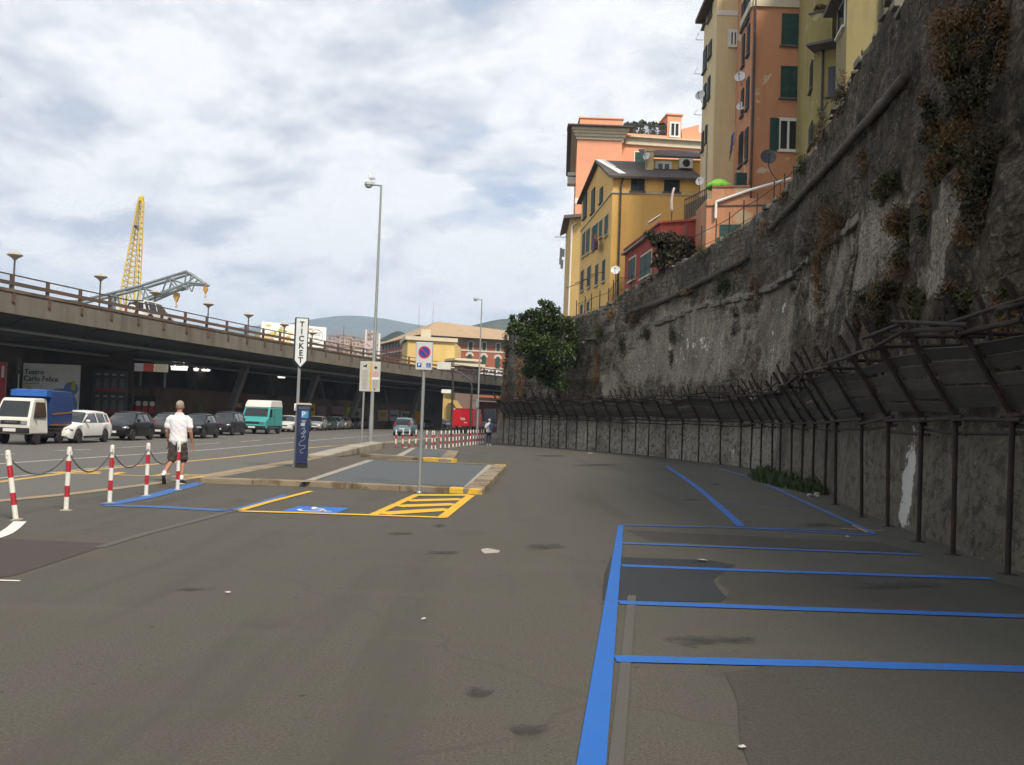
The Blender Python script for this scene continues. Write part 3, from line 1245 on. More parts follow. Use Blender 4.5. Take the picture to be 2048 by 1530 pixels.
hb = math_n(n, 'ADD', math_n(n, 'MULTIPLY', math_n(n, 'SUBTRACT', f1, math_n(n, 'MULTIPLY', math_n(n, 'MULTIPLY', bk_.outputs['Fac'], bare), .35)), .6), math_n(n, 'MULTIPLY', noise_n(n, v, 11, 6, .75), .5))
bump_n(n, b, hb, 1.0, .16)

WALL = thing('retaining_wall', 'tall weathered stone and plaster rampart wall along the parking lot, below the houses', 'wall', (6, 12, 0))
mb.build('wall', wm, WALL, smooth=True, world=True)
CORDM = mat('cord_stone', (.085, .073, .056), .95, .45, 2.5, 0, .6, dirt=(.045, .04, .033), dirt_amt=.6, coord='World')
mb = MB()
seg = []
i0 = 40
for i in range(i0, len(WB) - 24, 1):
    z = CORD[i]
    q_ = pix(wsurf(i, z))
    if q_ is None or q_[1] < 102 or not (1250 < q_[0] < 1880) or 1506 < q_[0] < 1548:
        if len(seg) > 3:
            mb.loft(seg)
            mb.build('string_course', CORDM, WALL, smooth=True, world=True)
            mb = MB()
        seg = []
        continue
    p = wsurf(i, z) + WN[i] * .16 + Vector((0, 0, .04 * mnoise.noise(Vector((i * .15, 1, 2)))))
    rr = .13 + .05 * mnoise.noise(Vector((i * .33, 7, 1))) + .05 * mnoise.noise(Vector((i * 1.3, 2, 1)))
    if mnoise.noise(Vector((i * .03, 5, 5))) > .33 and i > 200:
        rr = .02
    ring = []
    for k in range(9):
        t = 2 * PI * k / 9
        ring.append(p + WN[i] * (rr * math.cos(t)) + Vector((0, 0, rr * math.sin(t))))
    seg.append(ring)
for lx in ([(1300, 652), (1390, 620), (1505, 594)], [(1535, 582), (1600, 537), (1655, 492), (1735, 432)], [(1160, 690), (1200, 672)], [(1745, 432), (1790, 400)]):
    mb = MB()
    P_ = [wallhit(*q) for q in lx]
    for (ia, za), (ib, zb_) in zip(P_, P_[1:]):
        st = -1 if ib < ia else 1
        for i in range(ia, ib, st * 2):
            if random.random() < .78:
                t_ = (i - ia) / (ib - ia)
                p = wsurf(i, za + (zb_ - za) * t_ + random.uniform(-.05, .05)) + WN[i] * random.uniform(-.06, .05)
                d = (WB[min(i + 1, len(WB) - 1)] - WB[i])
                mb.box(p, (random.uniform(.5, 1.0), random.uniform(.3, .5), random.uniform(.1, .3)), math.atan2(d.y, d.x) + random.uniform(-.12, .12))
    o = mb.build('ledge_stones', mat('ledge_stone', (.17, .155, .125), .95, .35, 2, 0, .5, dirt=(.1, .09, .065), coord='World'), WALL, world=True, bevel=.04)
    o['kind'] = 'stuff'
mb = MB()
for i in range(120, len(WB) - 24, 3):
    if random.random() < .75:
        t = TOP[i] + random.uniform(-.03, .05)
        p = wsurf(i, t) - WN[i] * random.uniform(.05, .35)
        d = (WB[min(i + 1, len(WB) - 1)] - WB[i])
        mb.box(p, (random.uniform(.3, .7), random.uniform(.3, .5), random.uniform(.1, .24)), math.atan2(d.y, d.x) + random.uniform(-.2, .2))
mb.build('coping', mat('rubble_stone', (.17, .155, .12), .95, .35, 2, 0, .5, dirt=(.07, .07, .05), coord='World'), WALL, world=True, bevel=.03)

# ground behind the wall, on which the houses stand
mb = MB()
vs = []
for i in range(60, len(WB), 6):
    p = wsurf(i, TOP[i] - .9) - WN[i] * .5
    vs.append((mb.v(p), mb.v((60, max(p.y * 1.3, -12 + i * .1), p.z))))
for a, b_ in zip(vs, vs[1:]):
    mb.f([a[0], b_[0], b_[1], a[1]])
struct(mb.build('terrace_ground', mat('terrace_earth', (.14, .12, .09), .95, .3, .8, coord='World')))

# ------------------------------------------------------------------ scaffold catching fence
postpx = [2180, 2022, 1916, 1843, 1777, 1719, 1670, 1652, 1628, 1605, 1582, 1560, 1543, 1522, 1504, 1482, 1440, 1400, 1365, 1332, 1299, 1271, 1244, 1220, 1197, 1175, 1155, 1133, 1116, 1100, 1084, 1069,
          1056, 1043, 1031, 1019, 1008]


def schit(px):
    """index on the scaffold line under a pixel column at its foot"""
    prev = None
    for i in range(60, len(SC)):
        p = SC[i]
        q = p
        cc = q - CAM
        xx = cc.dot(RT) / cc.dot(FW) * FPX + CX
        if prev is not None and (prev - px) * (xx - px) <= 0:
            return i
        prev = xx
    return len(SC) - 1


idxs = [schit(x) for x in postpx]
near = max(4, idxs[1] - idxs[2])
while idxs[0] > 62:
    idxs.insert(0, idxs[0] - 6)
seen = set()
idxs = [i for i in idxs if not (i in seen or seen.add(i))]
SCF = thing('scaffold_barrier', 'rusty tube scaffold with outward leaning timber boards along the foot of the rampart wall', 'scaffold', SC[idxs[3]])
tops, bots, nss = [], [], []
for k, i in enumerate(idxs):
    p, nn = SC[i], NS[i]
    zb = 1.86 + .12 * min(1, max(0, (p.y - 20) / 40)) + random.uniform(-.02, .02)
    out = nn * random.uniform(.86, .95)
    b0 = p + Vector((0, 0, zb))
    t0 = b0 + out + Vector((0, 0, 1.48 + random.uniform(-.14, .14)))
    bots.append(b0)
    tops.append(t0)
    nss.append(nn)
    mb = MB()
    lean = Vector((random.uniform(-.04, .04), random.uniform(-.04, .04), 0))
    mb.tube(p + lean + Vector((0, 0, -.05)), b0 + Vector((0, 0, .12)), .036, n=8)
    mb.box(p + lean + Vector((0, 0, .004)), (.16, .16, .012))
    mb.build('post', MT['rust'], SCF, smooth='auto', world=True)
    mb = MB()
    mb.tube(b0 - out * .06 - Vector((0, 0, .1)), t0, .036, n=8)
    mb.box(b0, (.12, .12, .13), math.atan2(nn.y, nn.x))
    mb.build('raker', MT['rust'], SCF, smooth='auto', world=True)
    # a second, shorter tube clamped beside the raker, left uncut at the top
    if random.random() < .8:
        al = (SC[min(i + 2, len(SC) - 1)] - SC[max(i - 2, 0)]).normalized()
        o0 = al * random.uniform(.12, .5) * random.choice((-1, 1))
        mb = MB()
        mb.tube(b0.lerp(t0, random.uniform(.3, .6)) + o0 - nn * .12, b0.lerp(t0, random.uniform(.95, 1.2)) + o0 * 1.1 - nn * random.uniform(.1, .4), .028, n=7)
        mb.build('brace', MT['rust'], SCF, smooth='auto', world=True)
    # ties back to the masonry, with short upright stubs
    for fr in (.7,):
        q = b0.lerp(t0, fr)
        mb = MB()
        back = q - nn * (1.15 + .1) + Vector((0, 0, random.uniform(-.04, .04)))
        mb.tube(q + nn * .12, back, .03, n=7)
        st = q - nn * random.uniform(.4, .6)
        mb.tube(st - Vector((0, 0, .25)), st + Vector((0, 0, random.uniform(.3, .75))), .028, n=7)
        mb.box(q, (.11, .11, .11), math.atan2(nn.y, nn.x))
        mb.build('wall_tie', MT['rust'], SCF, smooth='auto', world=True)
for name, fr, r_ in (('top_rail', .72, .036), ('upper_rail', .8, .03), ('bottom_rail', -.02, .036), ('lower_rail', -.12, .03)):
    mb = MB()
    for k in range(len(tops) - 1):
        if name == 'upper_rail':
            if mb.bm.verts:
                mb.build(name, MT['rust'], SCF, smooth='auto', world=True)
                mb = MB()
            if random.random() < .4:
                continue
        a = bots[k].lerp(tops[k], fr) + nss[k] * .05
        b_ = bots[k + 1].lerp(tops[k + 1], fr) + nss[k + 1] * .05
        d = (b_ - a).normalized()
        j, j2 = Vector((0, 0, random.uniform(-.07, .07))), Vector((0, 0, random.uniform(-.07, .07)))
        mb.tube(a - d * random.uniform(.05, .45) + j, b_ + d * random.uniform(.05, .45) + j2, r_ * .9, n=7)
    if mb.bm.verts:
        mb.build(name, MT['rust'], SCF, smooth='auto', world=True)

wood, n, b = nt('grey_boards')
b.inputs['Roughness'].default_value = .9
v = mapv(n, coord='World')
g_ = N(n, 'ShaderNodeNewGeometry')
c = mix(n, g_.outputs['Random Per Island'], (.018, .016, .013), (.1, .088, .07))
gr = noise_n(n, mapv(n, (1.5, 1.5, 14), 'World'), 2.5, 6, .65)
c = mix(n, ramp(n, gr, .35, .7), mix(n, .5, c, (.02, .017, .015)), c)
st = noise_n(n, v, 1.2, 5, .6)
c = mix(n, ramp(n, st, .52, .72), c, (.04, .034, .028))
n.links.new(c, b.inputs['Base Color'])
bump_n(n, b, gr, .4, .01)
for k in range(len(tops) - 1):
    mb = MB()
    a0, a1, b0, b1 = bots[k], tops[k], bots[k + 1], tops[k + 1]
    hi = random.uniform(.56, .68)
    lo = random.uniform(.0, .06)
    if a0.y < 17:
        hi = random.uniform(.53, .66)
    npl = 5
    dn = ((b0 - a0).cross(a1 - a0)).normalized()
    if dn.dot(nss[k]) > 0:
        dn = -dn
    tw = random.uniform(-.05, .05)
    for q in range(npl):
        f0_, f1_ = lo + (hi - lo) * q / npl + .006, lo + (hi - lo) * (q + 1) / npl - .006
        j = random.uniform(-.02, .02)
        e0, e1 = random.uniform(-.06, .12), random.uniform(-.06, .12)
        dd = (b0 - a0).normalized()
        off = dn * (.05 + random.uniform(0, .02))
        P = [a0.lerp(a1, f0_ + j) - dd * e0 + off, b0.lerp(b1, f0_ + j + tw) + dd * e1 + off, b0.lerp(b1, f1_ + j + tw) + dd * e1 + off, a0.lerp(a1, f1_ + j) - dd * e0 + off]
        mb.extr(P, dn * .03)
    mb.build('board_panel', wood, SCF, world=True)
# a few loose planks lying over the ties
for k in (20, 22, 24):
    mb = MB()
    if k + 2 < len(tops):
        a = bots[k].lerp(tops[k], .86) - nss[k] * .45
        b_ = bots[k + 2].lerp(tops[k + 2], .84) - nss[k + 2] * .5
        mb.path([a, b_], .14, 4, ry=.025)
    mb.build('loose_plank', wood, SCF, world=True)

# ------------------------------------------------------------------ plants
L_RUST = leafmat('dry_rust_leaves', [(.035, .024, .012), (.12, .062, .024), (.19, .108, .042), (.12, .1, .036)])
L_OLIVE = leafmat('olive_leaves', [(.016, .02, .007), (.055, .058, .016), (.12, .105, .028)])
L_GREEN = leafmat('green_leaves', [(.007, .013, .005), (.025, .042, .013), (.065, .085, .026)])
L_DARK = leafmat('dark_scrub_leaves', [(.008, .009, .005), (.032, .032, .015), (.085, .058, .025)])
L_GRASS = leafmat('grass_blades', [(.008, .016, .005), (.028, .05, .012), (.06, .075, .025), (.15, .12, .05)])
BARK = mat('bark', (.075, .06, .045), .95, .3, 5, 0, .5)
LM = {'r': L_RUST, 'o': L_OLIVE, 'g': L_GREEN, 'd': L_DARK}


def wallplant(px, py, rx, ry, kind, label, nlf=500, cat='shrub'):
    i, z = wallhit(px, py)
    p = wsurf(i, z)
    k = (p - CAM).dot(FW) / FPX
    a, h = rx * k, ry * k
    t = thing('wall_shrub', label, cat, p, 0, 'shrubs growing on the rampart wall')
    mb = MB()
    c = p + WN[i] * (.1 + a * .28)
    sz = max(.05, .0021 * 26 * 1.0)
    sz = max(.022, 1.25 * k)
    g_ = 1.35 if px > 1640 else 1.2
    a, h, nlf = a * g_, h * g_, int(nlf * (1.5 if px > 1640 else 1.1))
    m_ = max(3, int(a * h * 2.2))
    m_ = min(12, m_ + 3)
    for q in range(m_):
        cc = c + Vector((random.uniform(-.3, .2) * a, random.uniform(-.75, .75) * a, random.uniform(-.85, .7) * h))
        f_ = random.uniform(.3, .7)
        leaves(mb, cc, (a * .4, a * .62 * f_ * 1.3, h * .6 * f_ * 1.3), int(nlf * 2.6 / m_), sz, droop=.7, bias=.75, stretch=3.6)
    mb.build('foliage', LM[kind], t, world=True)
    if px > 1640 and kind in 'rd':
        mb = MB()
        for q in range(4):
            cc = c + Vector((random.uniform(-.2, .3) * a, random.uniform(-.8, .8) * a, random.uniform(-.9, .9) * h))
            leaves(mb, cc, (a * .4, a * .4, h * .4), int(nlf * .25), sz, droop=.7, bias=.7, stretch=3.6)
        mb.build('foliage', LM['o' if kind == 'r' else 'r'], t, world=True)
    mb = MB()
    for q in range(7):
        e_ = c + Vector((random.uniform(-.5, .6) * a, random.uniform(-.9, .9) * a, random.uniform(-.9, 1.05) * h))
        mid = p.lerp(e_, .5) + WN[i] * a * .2
        mb.path([p - WN[i] * .1, mid, e_], .018, 5, .004)
    mb.build('stem', BARK, t, world=True)
    return t


for a in ((1955, 85, 75, 70, 'r', 'large rust-brown dry shrub at the top of the wall in the corner', 1100), (2030, 60, 40, 90, 'd', 'dark shrub hanging at the right photo edge above the moulding', 600),
          (2005, 260, 62, 105, 'd', 'big dark brown and green bush clinging high on the near wall', 1400), (1935, 150, 30, 40, 'o', 'small olive bush below the large rust-brown shrub', 350),
          (1800, 360, 34, 42, 'o', 'olive tuft on the ledge just below the stone moulding', 500), (1822, 470, 40, 48, 'r', 'rust-brown bush above the bare plaster of the near wall', 600),
          (1690, 450, 48, 48, 'r', 'broad rust-brown dry bush in the middle of the wall', 700), (1658, 540, 32, 60, 'r', 'long rust-brown shrub trailing below the broad dry bush', 600),
          (1985, 430, 45, 60, 'd', 'dark scrubby bush left of the right photo edge under the big bush', 700), (1905, 330, 30, 40, 'r', 'reddish dry tuft between the moulding and the dark bushes', 350),
          (1790, 600, 50, 50, 'd', 'dark green scrub just above the leaning scaffold boards', 700), (1865, 620, 34, 42, 'o', 'olive scrub behind the tall near scaffold poles', 400), (1985, 560, 45, 40, 'o', 'olive bush behind the second near scaffold pole', 400),
          (1745, 660, 22, 40, 'd', 'dark trailing weed behind the scaffold rail', 250), (1520, 590, 15, 40, 'r', 'narrow dry brown plant hanging under the ledge', 260), (1458, 570, 24, 24, 'g', 'round green shrub on the ledge in the middle of the wall', 420),
          (1352, 692, 15, 38, 'o', 'olive plant hanging down the pale plaster', 300), (1205, 672, 15, 36, 'o', 'yellowish olive plant right of the fig tree', 300), (1200, 740, 16, 50, 'r', 'brown dry creeper trailing beside the fig tree', 300),
          (1172, 790, 10, 30, 'o', 'thin olive weed low beside the fig tree', 160), (1275, 632, 26, 9, 'r', 'flat dry brown tuft on the moulding', 200), (1385, 588, 24, 9, 'r', 'rust tuft growing along the moulding in the middle', 200),
          (1545, 462, 20, 18, 'r', 'dry tuft at the upper end of the thin moulding', 220), (1612, 330, 18, 22, 'o', 'olive grass tuft on the parapet by the drain pipe', 220), (1575, 395, 20, 16, 'r', 'dry grass tuft on the parapet below the orange house', 200),
          (1690, 190, 22, 30, 'd', 'dark weed on the parapet beside the yellow-green house', 260), (1050, 760, 26, 42, 'r', 'brown dry shrub under the fig tree', 400), (1018, 800, 18, 60, 'r', 'brown scrub covering the far corner of the wall', 420),
          (1020, 700, 16, 40, 'o', 'olive scrub on the top of the far corner', 300), (1230, 632, 14, 10, 'r', 'small rusty tuft left of the moulding end', 120), (1300, 668, 18, 16, 'o', 'olive patch of weeds under the rubble band', 160),
          (1420, 505, 26, 14, 'o', 'olive weeds on the rubble coping by the green garage door', 220), (1650, 250, 16, 26, 'd', 'dark weed on the parapet under the balcony', 200), (1600, 560, 16, 30, 'd', 'dark trailing plant on the streaked plaster', 180),
          (1950, 230, 40, 50, 'r', 'rust shrub filling the gap between the top shrub and the big dark bush', 700), (1880, 230, 26, 40, 'd', 'dark hanging scrub left of the upper rust shrubs', 350),
          (1880, 420, 34, 46, 'd', 'dark scrub above the bright streak of plaster', 450), (1640, 480, 34, 44, 'd', 'dark scrub between the moulding and the broad dry bush', 400),
          (1730, 560, 26, 60, 'd', 'dark creeper running down beside the thick masonry block', 380), (1930, 620, 36, 40, 'd', 'dark scrub between the two near scaffold poles', 400),
          (1620, 640, 14, 60, 'r', 'long thin rusty creeper on the streaked plaster', 260), (2030, 640, 30, 50, 'r', 'rusty scrub at the right photo edge above the boards', 350),
          (1480, 640, 12, 26, 'd', 'small dark plant below the pale ledge', 150), (1255, 700, 12, 30, 'd', 'dark weed on the rubble right of the fig tree', 160),
          (1740, 330, 20, 26, 'r', 'rusty tuft between the parapet and the moulding', 200), (1995, 340, 50, 60, 'o', 'olive lower half of the bushes at the right photo edge', 700)):
    wallplant(*a)

# grass at the wall foot
c = G(1590, 985)
mb = MB()
for q in range(1900):
    t = random.random()
    i = schit(1650) + int(t * (schit(1530) - schit(1650)))
    p = SC[i] + NS[i] * random.uniform(-.3, 1.0) * (.35 + math.sin(PI * t))
    h = random.uniform(.06, .62) ** 1.4 * (.25 + 1.2 * abs(mnoise.noise(p * 1.1))) * (.8 + .6 * math.sin(PI * t))
    a = Vector((random.uniform(-.4, .4), random.uniform(-.4, .4), 1)) * h
    wd = Vector((random.uniform(-1, 1), random.uniform(-1, 1), 0)).normalized() * random.uniform(.01, .03)
    mb.poly([p - wd, p + wd, p + a * .6 + wd * .7, p + a + Vector((a.x, a.y, 0)) * .5, p + a * .6 - wd * .7])
o = mb.build('grass_clump', L_GRASS)
tag(o, 'long green grass growing at the foot of the wall under the scaffold', 'grass', kind='stuff')
mb = MB()
for q in range(5):
    i = schit(1655) + random.randint(-3, 6)
    p = SC[i] + NS[i] * random.uniform(.1, .5)
    r_ = random.uniform(.04, .1)
    mb.ell((p.x, p.y, r_ * .4), (r_, r_ * .8, r_ * .7), 6)
o = mb.build('rubble_heap', MT['concrete'])
tag(o, 'little heap of broken rubble beside the grass at the wall foot', 'rubble', kind='stuff')

# the fig tree growing out of the wall
c = V(1085, 690, 60)
FT = thing('fig_tree', 'dense dark green fig tree growing out of the far end of the rampart wall', 'tree', (c.x, c.y, 2.6))
mb = MB()
k = 60 / FPX
lobes = [(1085, 640, 26, 24), (1058, 662, 26, 20), (1032, 655, 17, 17), (1115, 650, 28, 24), (1088, 690, 30, 24), (1122, 712, 28, 32), (1072, 728, 26, 26), (1100, 755, 28, 20), (1142, 688, 14, 30), (1048, 694, 22, 20),
         (1096, 612, 15, 12), (1026, 636, 9, 9), (1138, 650, 15, 16), (1062, 628, 14, 11), (1125, 772, 18, 14), (1020, 660, 8, 9), (1082, 604, 7, 6), (1110, 622, 12, 10), (1152, 664, 8, 12), (1150, 722, 9, 16), (1046, 636, 12, 10),
         (1056, 745, 14, 14), (1070, 690, 22, 26), (1104, 684, 22, 26), (1086, 662, 22, 18)]
for px, py, rx, ry in lobes:
    cc = V(px, py, 60 + random.uniform(-1.4, .8))
    leaves(mb, cc, (rx * k, rx * k * 1.1, ry * k), int(rx * ry * 1.9), .115, droop=.6, bias=.45, stretch=1.3)
mb.build('crown', leafmat('fig_leaves', [(.004, .008, .002), (.018, .032, .007), (.045, .07, .016), (.12, .145, .045)], .5, 1.6), FT, world=True)
mb = MB()
base = V(1120, 800, 61.5)
top = V(1092, 680, 60)
mb.path([base + Vector((.6, 1.2, -.2)), base, V(1108, 750, 60.3), top], .22, 8, .1)
mb.build('trunk', BARK, FT, smooth=True, world=True)
for px, py in ((1040, 655), (1065, 625), (1130, 660), (1120, 720), (1055, 710), (1090, 620)):
    mb = MB()
    mb.path([V(1106, 745, 60.2), V((1106 + px) / 2, (735 + py) / 2 - 6, 60), V(px, py, 60)], .09, 6, .03)
    mb.build('limb', BARK, FT, smooth=True, world=True)
# ------------------------------------------------------------------ houses above the rampart
class Face:
    def __init__(self, A, B):
        self.A, self.B = Vector((A[0], A[1], 0)), Vector((B[0], B[1], 0))
        self.u = (self.B - self.A).normalized()
        self.n = Vector((self.u.y, -self.u.x, 0))
        self.L = (self.B - self.A).length

    def hit(self, px, py):
        d = ray(px, py)
        t = (self.A - CAM).dot(self.n) / d.dot(self.n)
        p = CAM + d * t
        return (p - self.A).dot(self.u), p.z

    def rect(self, x0, y0, x1, y1):
        ym, xm = (y0 + y1) / 2, (x0 + x1) / 2
        u0, u1 = self.hit(x0, ym)[0], self.hit(x1, ym)[0]
        z1, z0 = self.hit(xm, y0)[1], self.hit(xm, y1)[1]
        return min(u0, u1), max(u0, u1), z0, z1

    def pt(self, u, z, d=0.0):
        p = self.A + self.u * u + self.n * d
        return Vector((p.x, p.y, z))

    def box(self, mb, u0, u1, z0, z1, d0, d1):
        mb.hexa([self.pt(u0, z0, d0), self.pt(u1, z0, d0), self.pt(u1, z0, d1), self.pt(u0, z0, d1)],
                [self.pt(u0, z1, d0), self.pt(u1, z1, d0), self.pt(u1, z1, d1), self.pt(u0, z1, d1)])


INNER = mat('dark_room', (.012, .011, .01), .6, .2)


def window(f, parent, px, kind='shutter', surround=None, leaf=None):
    """a real window on a house face: surround, sill, then closed or folded shutters, or a glazed sash"""
    u0, u1, z0, z1 = f.rect(*px)
    leaf = leaf or MT['shutter']
    w = u1 - u0
    mb = MB()
    f.box(mb, u0 - .1, u1 + .1, z0 - .12, z0 - .02, -.1, .16)
    if surround:
        f.box(mb, u0 - .12, u0 - .005, z0, z1 + .12, -.05, .05)
        f.box(mb, u1 + .005, u1 + .12, z0, z1 + .12, -.05, .05)
        f.box(mb, u0 - .005, u1 + .005, z1 + .005, z1 + .12, -.05, .05)
    o = mb.build('window', surround or SILL, parent, world=True)
    if kind == 'shutter':
        mb = MB()
        mid = (u0 + u1) / 2
        for a, b_ in ((u0, mid - .008), (mid + .008, u1)):
            f.box(mb, a, b_, z0, z1, .015, .07)
            fw = min(.07, (b_ - a) * .2)
            for zz0, zz1 in ((z0, z0 + .09), (z1 - .09, z1), ((z0 + z1) / 2 - .05, (z0 + z1) / 2 + .05)):
                f.box(mb, a + fw, b_ - fw, zz0, zz1, .07, .085)
            f.box(mb, a, a + fw, z0, z1, .07, .085)
            f.box(mb, b_ - fw, b_, z0, z1, .07, .085)
        mb.build('shutter', leaf, o, world=True)
    elif kind == 'dark':
        mb = MB()
        f.box(mb, u0, u1, z0, z1, .005, .02)
        mb.build('pane', MT['glass'], o, world=True)
        mb = MB()
        s = (u1 - u0) * .12
        f.box(mb, u0, u0 + s, z0, z1, .02, .06)
        f.box(mb, u1 - s, u1, z0, z1, .02, .06)
        mb.build('shutter', leaf, o, world=True)
    elif kind in ('sash', 'open'):
        mb = MB()
        f.box(mb, u0 + .05, u1 - .05, z0 + .05, z1 - .05, .005, .02)
        mb.build('pane', MT['glass'], o, world=True)
        mb = MB()
        t = .07
        f.box(mb, u0, u0 + t, z0, z1, .02, .07)
        f.box(mb, u1 - t, u1, z0, z1, .02, .07)
        f.box(mb, u0 + t, u1 - t, z1 - t, z1, .02, .068)
        f.box(mb, u0 + t, u1 - t, z0, z0 + t, .02, .068)
        f.box(mb, (u0 + u1) / 2 - .06, (u0 + u1) / 2 + .06, z0 + t, z1 - t, .02, .066)
        mb.build('frame', MT['white'], o, world=True)
        if kind == 'open':
            for a, b_ in ((u0 - w * .52, u0 - .02), (u1 + .02, u1 + w * .52)):
                mb = MB()
                f.box(mb, a, b_, z0 - .05, z1 + .08, .03, .08)
                mb.build('shutter', leaf, o, world=True)
    return o


SILL = mat('slate_sill', (.11, .105, .1), .8, .2, 4)


def house(name, label, pts, z0, z1, wallmat, cat='house'):
    cx_ = sum(p[0] for p in pts) / len(pts)
    cy_ = sum(p[1] for p in pts) / len(pts)
    t = thing(name, label, cat, (cx_, cy_, z0))
    mb = MB()
    mb.prism(pts, z0, z1)
    mb.build('wall', wallmat, t, world=True)
    return t


def band(t, name, faces, z0, z1, d, mt, ext=.0):
    mb = MB()
    for f in faces:
        f.box(mb, -ext, f.L + ext, z0, z1, -.15, d)
    return mb.build(name, mt, t, world=True)


def zat(px, py, Y):
    return V(px, py, Y).z


PL_OR = plaster('orange_render', (.54, .25, .125), (.58, .48, .32), .6, .15)
PL_CREAM = plaster('cream_render', (.68, .54, .3), None, streak=.12)
PL_YEL = plaster('yellow_render', (.76, .47, .14), None, streak=.1)
PL_RED = plaster('red_render', (.31, .05, .035), (.3, .24, .19), .68, .25)
PL_SAL = plaster('salmon_render', (.74, .34, .2), None, streak=.05)
PL_YG = plaster('yellow_green_render', (.33, .27, .1), (.42, .36, .2), .62, .3)
PL_OCH = plaster('ochre_render', (.64, .44, .17), None, streak=.1)
PL_WING = plaster('orange_wing_render', (.47, .22, .12), (.44, .33, .2), .565, .25)
TRIM = mat('stone_trim', (.56, .5, .37), .85, .12, 2, coord='World')
TRIMW = mat('white_trim', (.72, .7, .64), .7, .06, 2, coord='World')
SLATE = mat('slate_roof', (.075, .06, .055), .8, .3, 3, 0, .5, dirt=(.12, .09, .07), coord='World')


def backpt(a, b_, dist):
    """point behind b_, away from the face a-b_"""
    u = Vector((b_[0] - a[0], b_[1] - a[1])).normalized()
    n_ = Vector((-u.y, u.x))
    return (b_[0] + n_.x * dist, b_[1] + n_.y * dist)


# --- orange house
a, b_ = P2(1500, 240, 55), P2(1626, 200, 55)
s = P2(1479, 240, 58.2)
OR = house('orange_house', 'tall peeling orange house with green shutters, standing right behind the rampart', [a, b_, (b_[0] + .3, b_[1] + 9), (s[0] + .4, s[1] + 6), s], 7.5, 31, PL_OR)
f1, f2 = Face(a, b_), Face(s, a)
band(OR, 'string_course', [f1, f2], zat(1560, 12, 55) - .1, zat(1560, 2, 55) + .05, .14, TRIM)
for px in ((1563, 28, 1601, 91), (1561, 133, 1598, 196)):
    window(f1, OR, px)
window(f1, OR, (1558, 240, 1594, 301), 'open', MT['white'])
window(f1, OR, (1571, -60, 1606, -5))
for px in ((1485, 5, 1491, 55), (1494, -5, 1500, 40), (1486, 72, 1490, 130), (1496, 52, 1500, 108), (1494, 158, 1499, 215), (1484, 180, 1488, 230), (1480, 268, 1486, 330), (1492, 258, 1497, 320)):
    window(f2, OR, px, 'shutter', None, MT['shutterdark'])
mb = MB()
u0, u1, z0, z1 = f2.rect(1474, 345, 1493, 378)
f1b = Face(P2(1470, 360, 54.2), P2(1496, 360, 54.2))
u0, u1, z0, z1 = f1b.rect(1473, 345, 1494, 377)
f1b.box(mb, u0, u1, z0, z1, -.5, 0)
mb.build('door', MT['shutter'], OR, world=True)

mb = MB()
u_, z_ = f1.hit(1598, 187)
mb.tube(f1.pt(u_, z_, .05), f1.pt(f1.L, z_, .05), .035, n=6)
mb.build('cable', MT['darksteel'], OR, world=True)
mb = MB()
mb.tube(f1.pt(.12, 9, .09), f1.pt(.12, 28, .09), .07, n=8)
mb.build('drain_pipe', SLATE, OR, world=True)
for px, py, w_, h_, cl, lb in ((1481, 268, .5, 1.1, (.03, .05, .2), 'blue washing hanging on the side of the orange house'), (1487, 262, .45, .8, (.35, .2, .13), 'brown washing hanging on the side of the orange house'), (1478, 300, .35, .6, (.3, .05, .05), 'small red washing on the side of the orange house')):
    u_, z_ = f2.hit(px, py)
    mb = MB()
    mb.hexa([f2.pt(u_ - w_, z_ - h_, .5), f2.pt(u_ + w_, z_ - h_ * .9, .55), f2.pt(u_ + w_, z_ - h_ * .9, .58), f2.pt(u_ - w_, z_ - h_, .53)], [f2.pt(u_ - w_, z_, .45), f2.pt(u_ + w_, z_, .45), f2.pt(u_ + w_, z_, .47), f2.pt(u_ - w_, z_, .47)])
    o = mb.build('washing', mat('washing_colour', cl, .9, .3, 2))
    tag(o, lb, 'laundry')

# --- cream house
a, b_ = P2(1428, 250, 60), P2(1487, 250, 60)
s = P2(1403, 250, 64.5)
CR = house('cream_house', 'tall cream house with a white band, wedged between the orange house and the yellow house', [a, b_, (b_[0] + 1, b_[1] + 8), (s[0] + 1.6, s[1] + 4), s], 7.5, 33, PL_CREAM)
f1, f2 = Face(a, b_), Face(s, a)
band(CR, 'white_band', [f1], zat(1455, 31, 60), zat(1455, 21, 60), .04, TRIMW)
window(f1, CR, (1460, 63, 1474, 92), 'sash', TRIMW)
for px in ((1407, 2, 1412, 50), (1418, -20, 1425, 35), (1408, 98, 1414, 140), (1418, 85, 1424, 112), (1409, 170, 1413, 210), (1417, 155, 1421, 195), (1412, 252, 1415, 285), (1405, 265, 1408, 300)):
    window(f2, CR, px, 'shutter', None, MT['shutterdark'])
mb = MB()
zc = zat(1405, 42, 64.5)
f2.box(mb, -.5, f2.L * .75, zc, zc + .25, -.1, .55)
mb.build('eave', SLATE, CR, world=True)
for (px, py) in ((1406, 80), (1403, 148), (1403, 230)):
    mb = MB()
    u, z = f2.hit(px, py)
    mb.tube(f2.pt(u, z, 0), f2.pt(u, z, .5), .02, n=5)
    mb.tube(f2.pt(u, z, .5), f2.pt(u + 1.2, z, .5), .012, n=5)
    mb.build('clothes_line', MT['darksteel'], CR, world=True)
mb = MB()
xs = f1.hit(1432, 300)[0]
mb.tube(f2.pt(f2.L * .55, 8, .08), f2.pt(f2.L * .55, 20, .08), .07, n=8)
mb.build('drain_pipe', TRIM, CR, world=True)

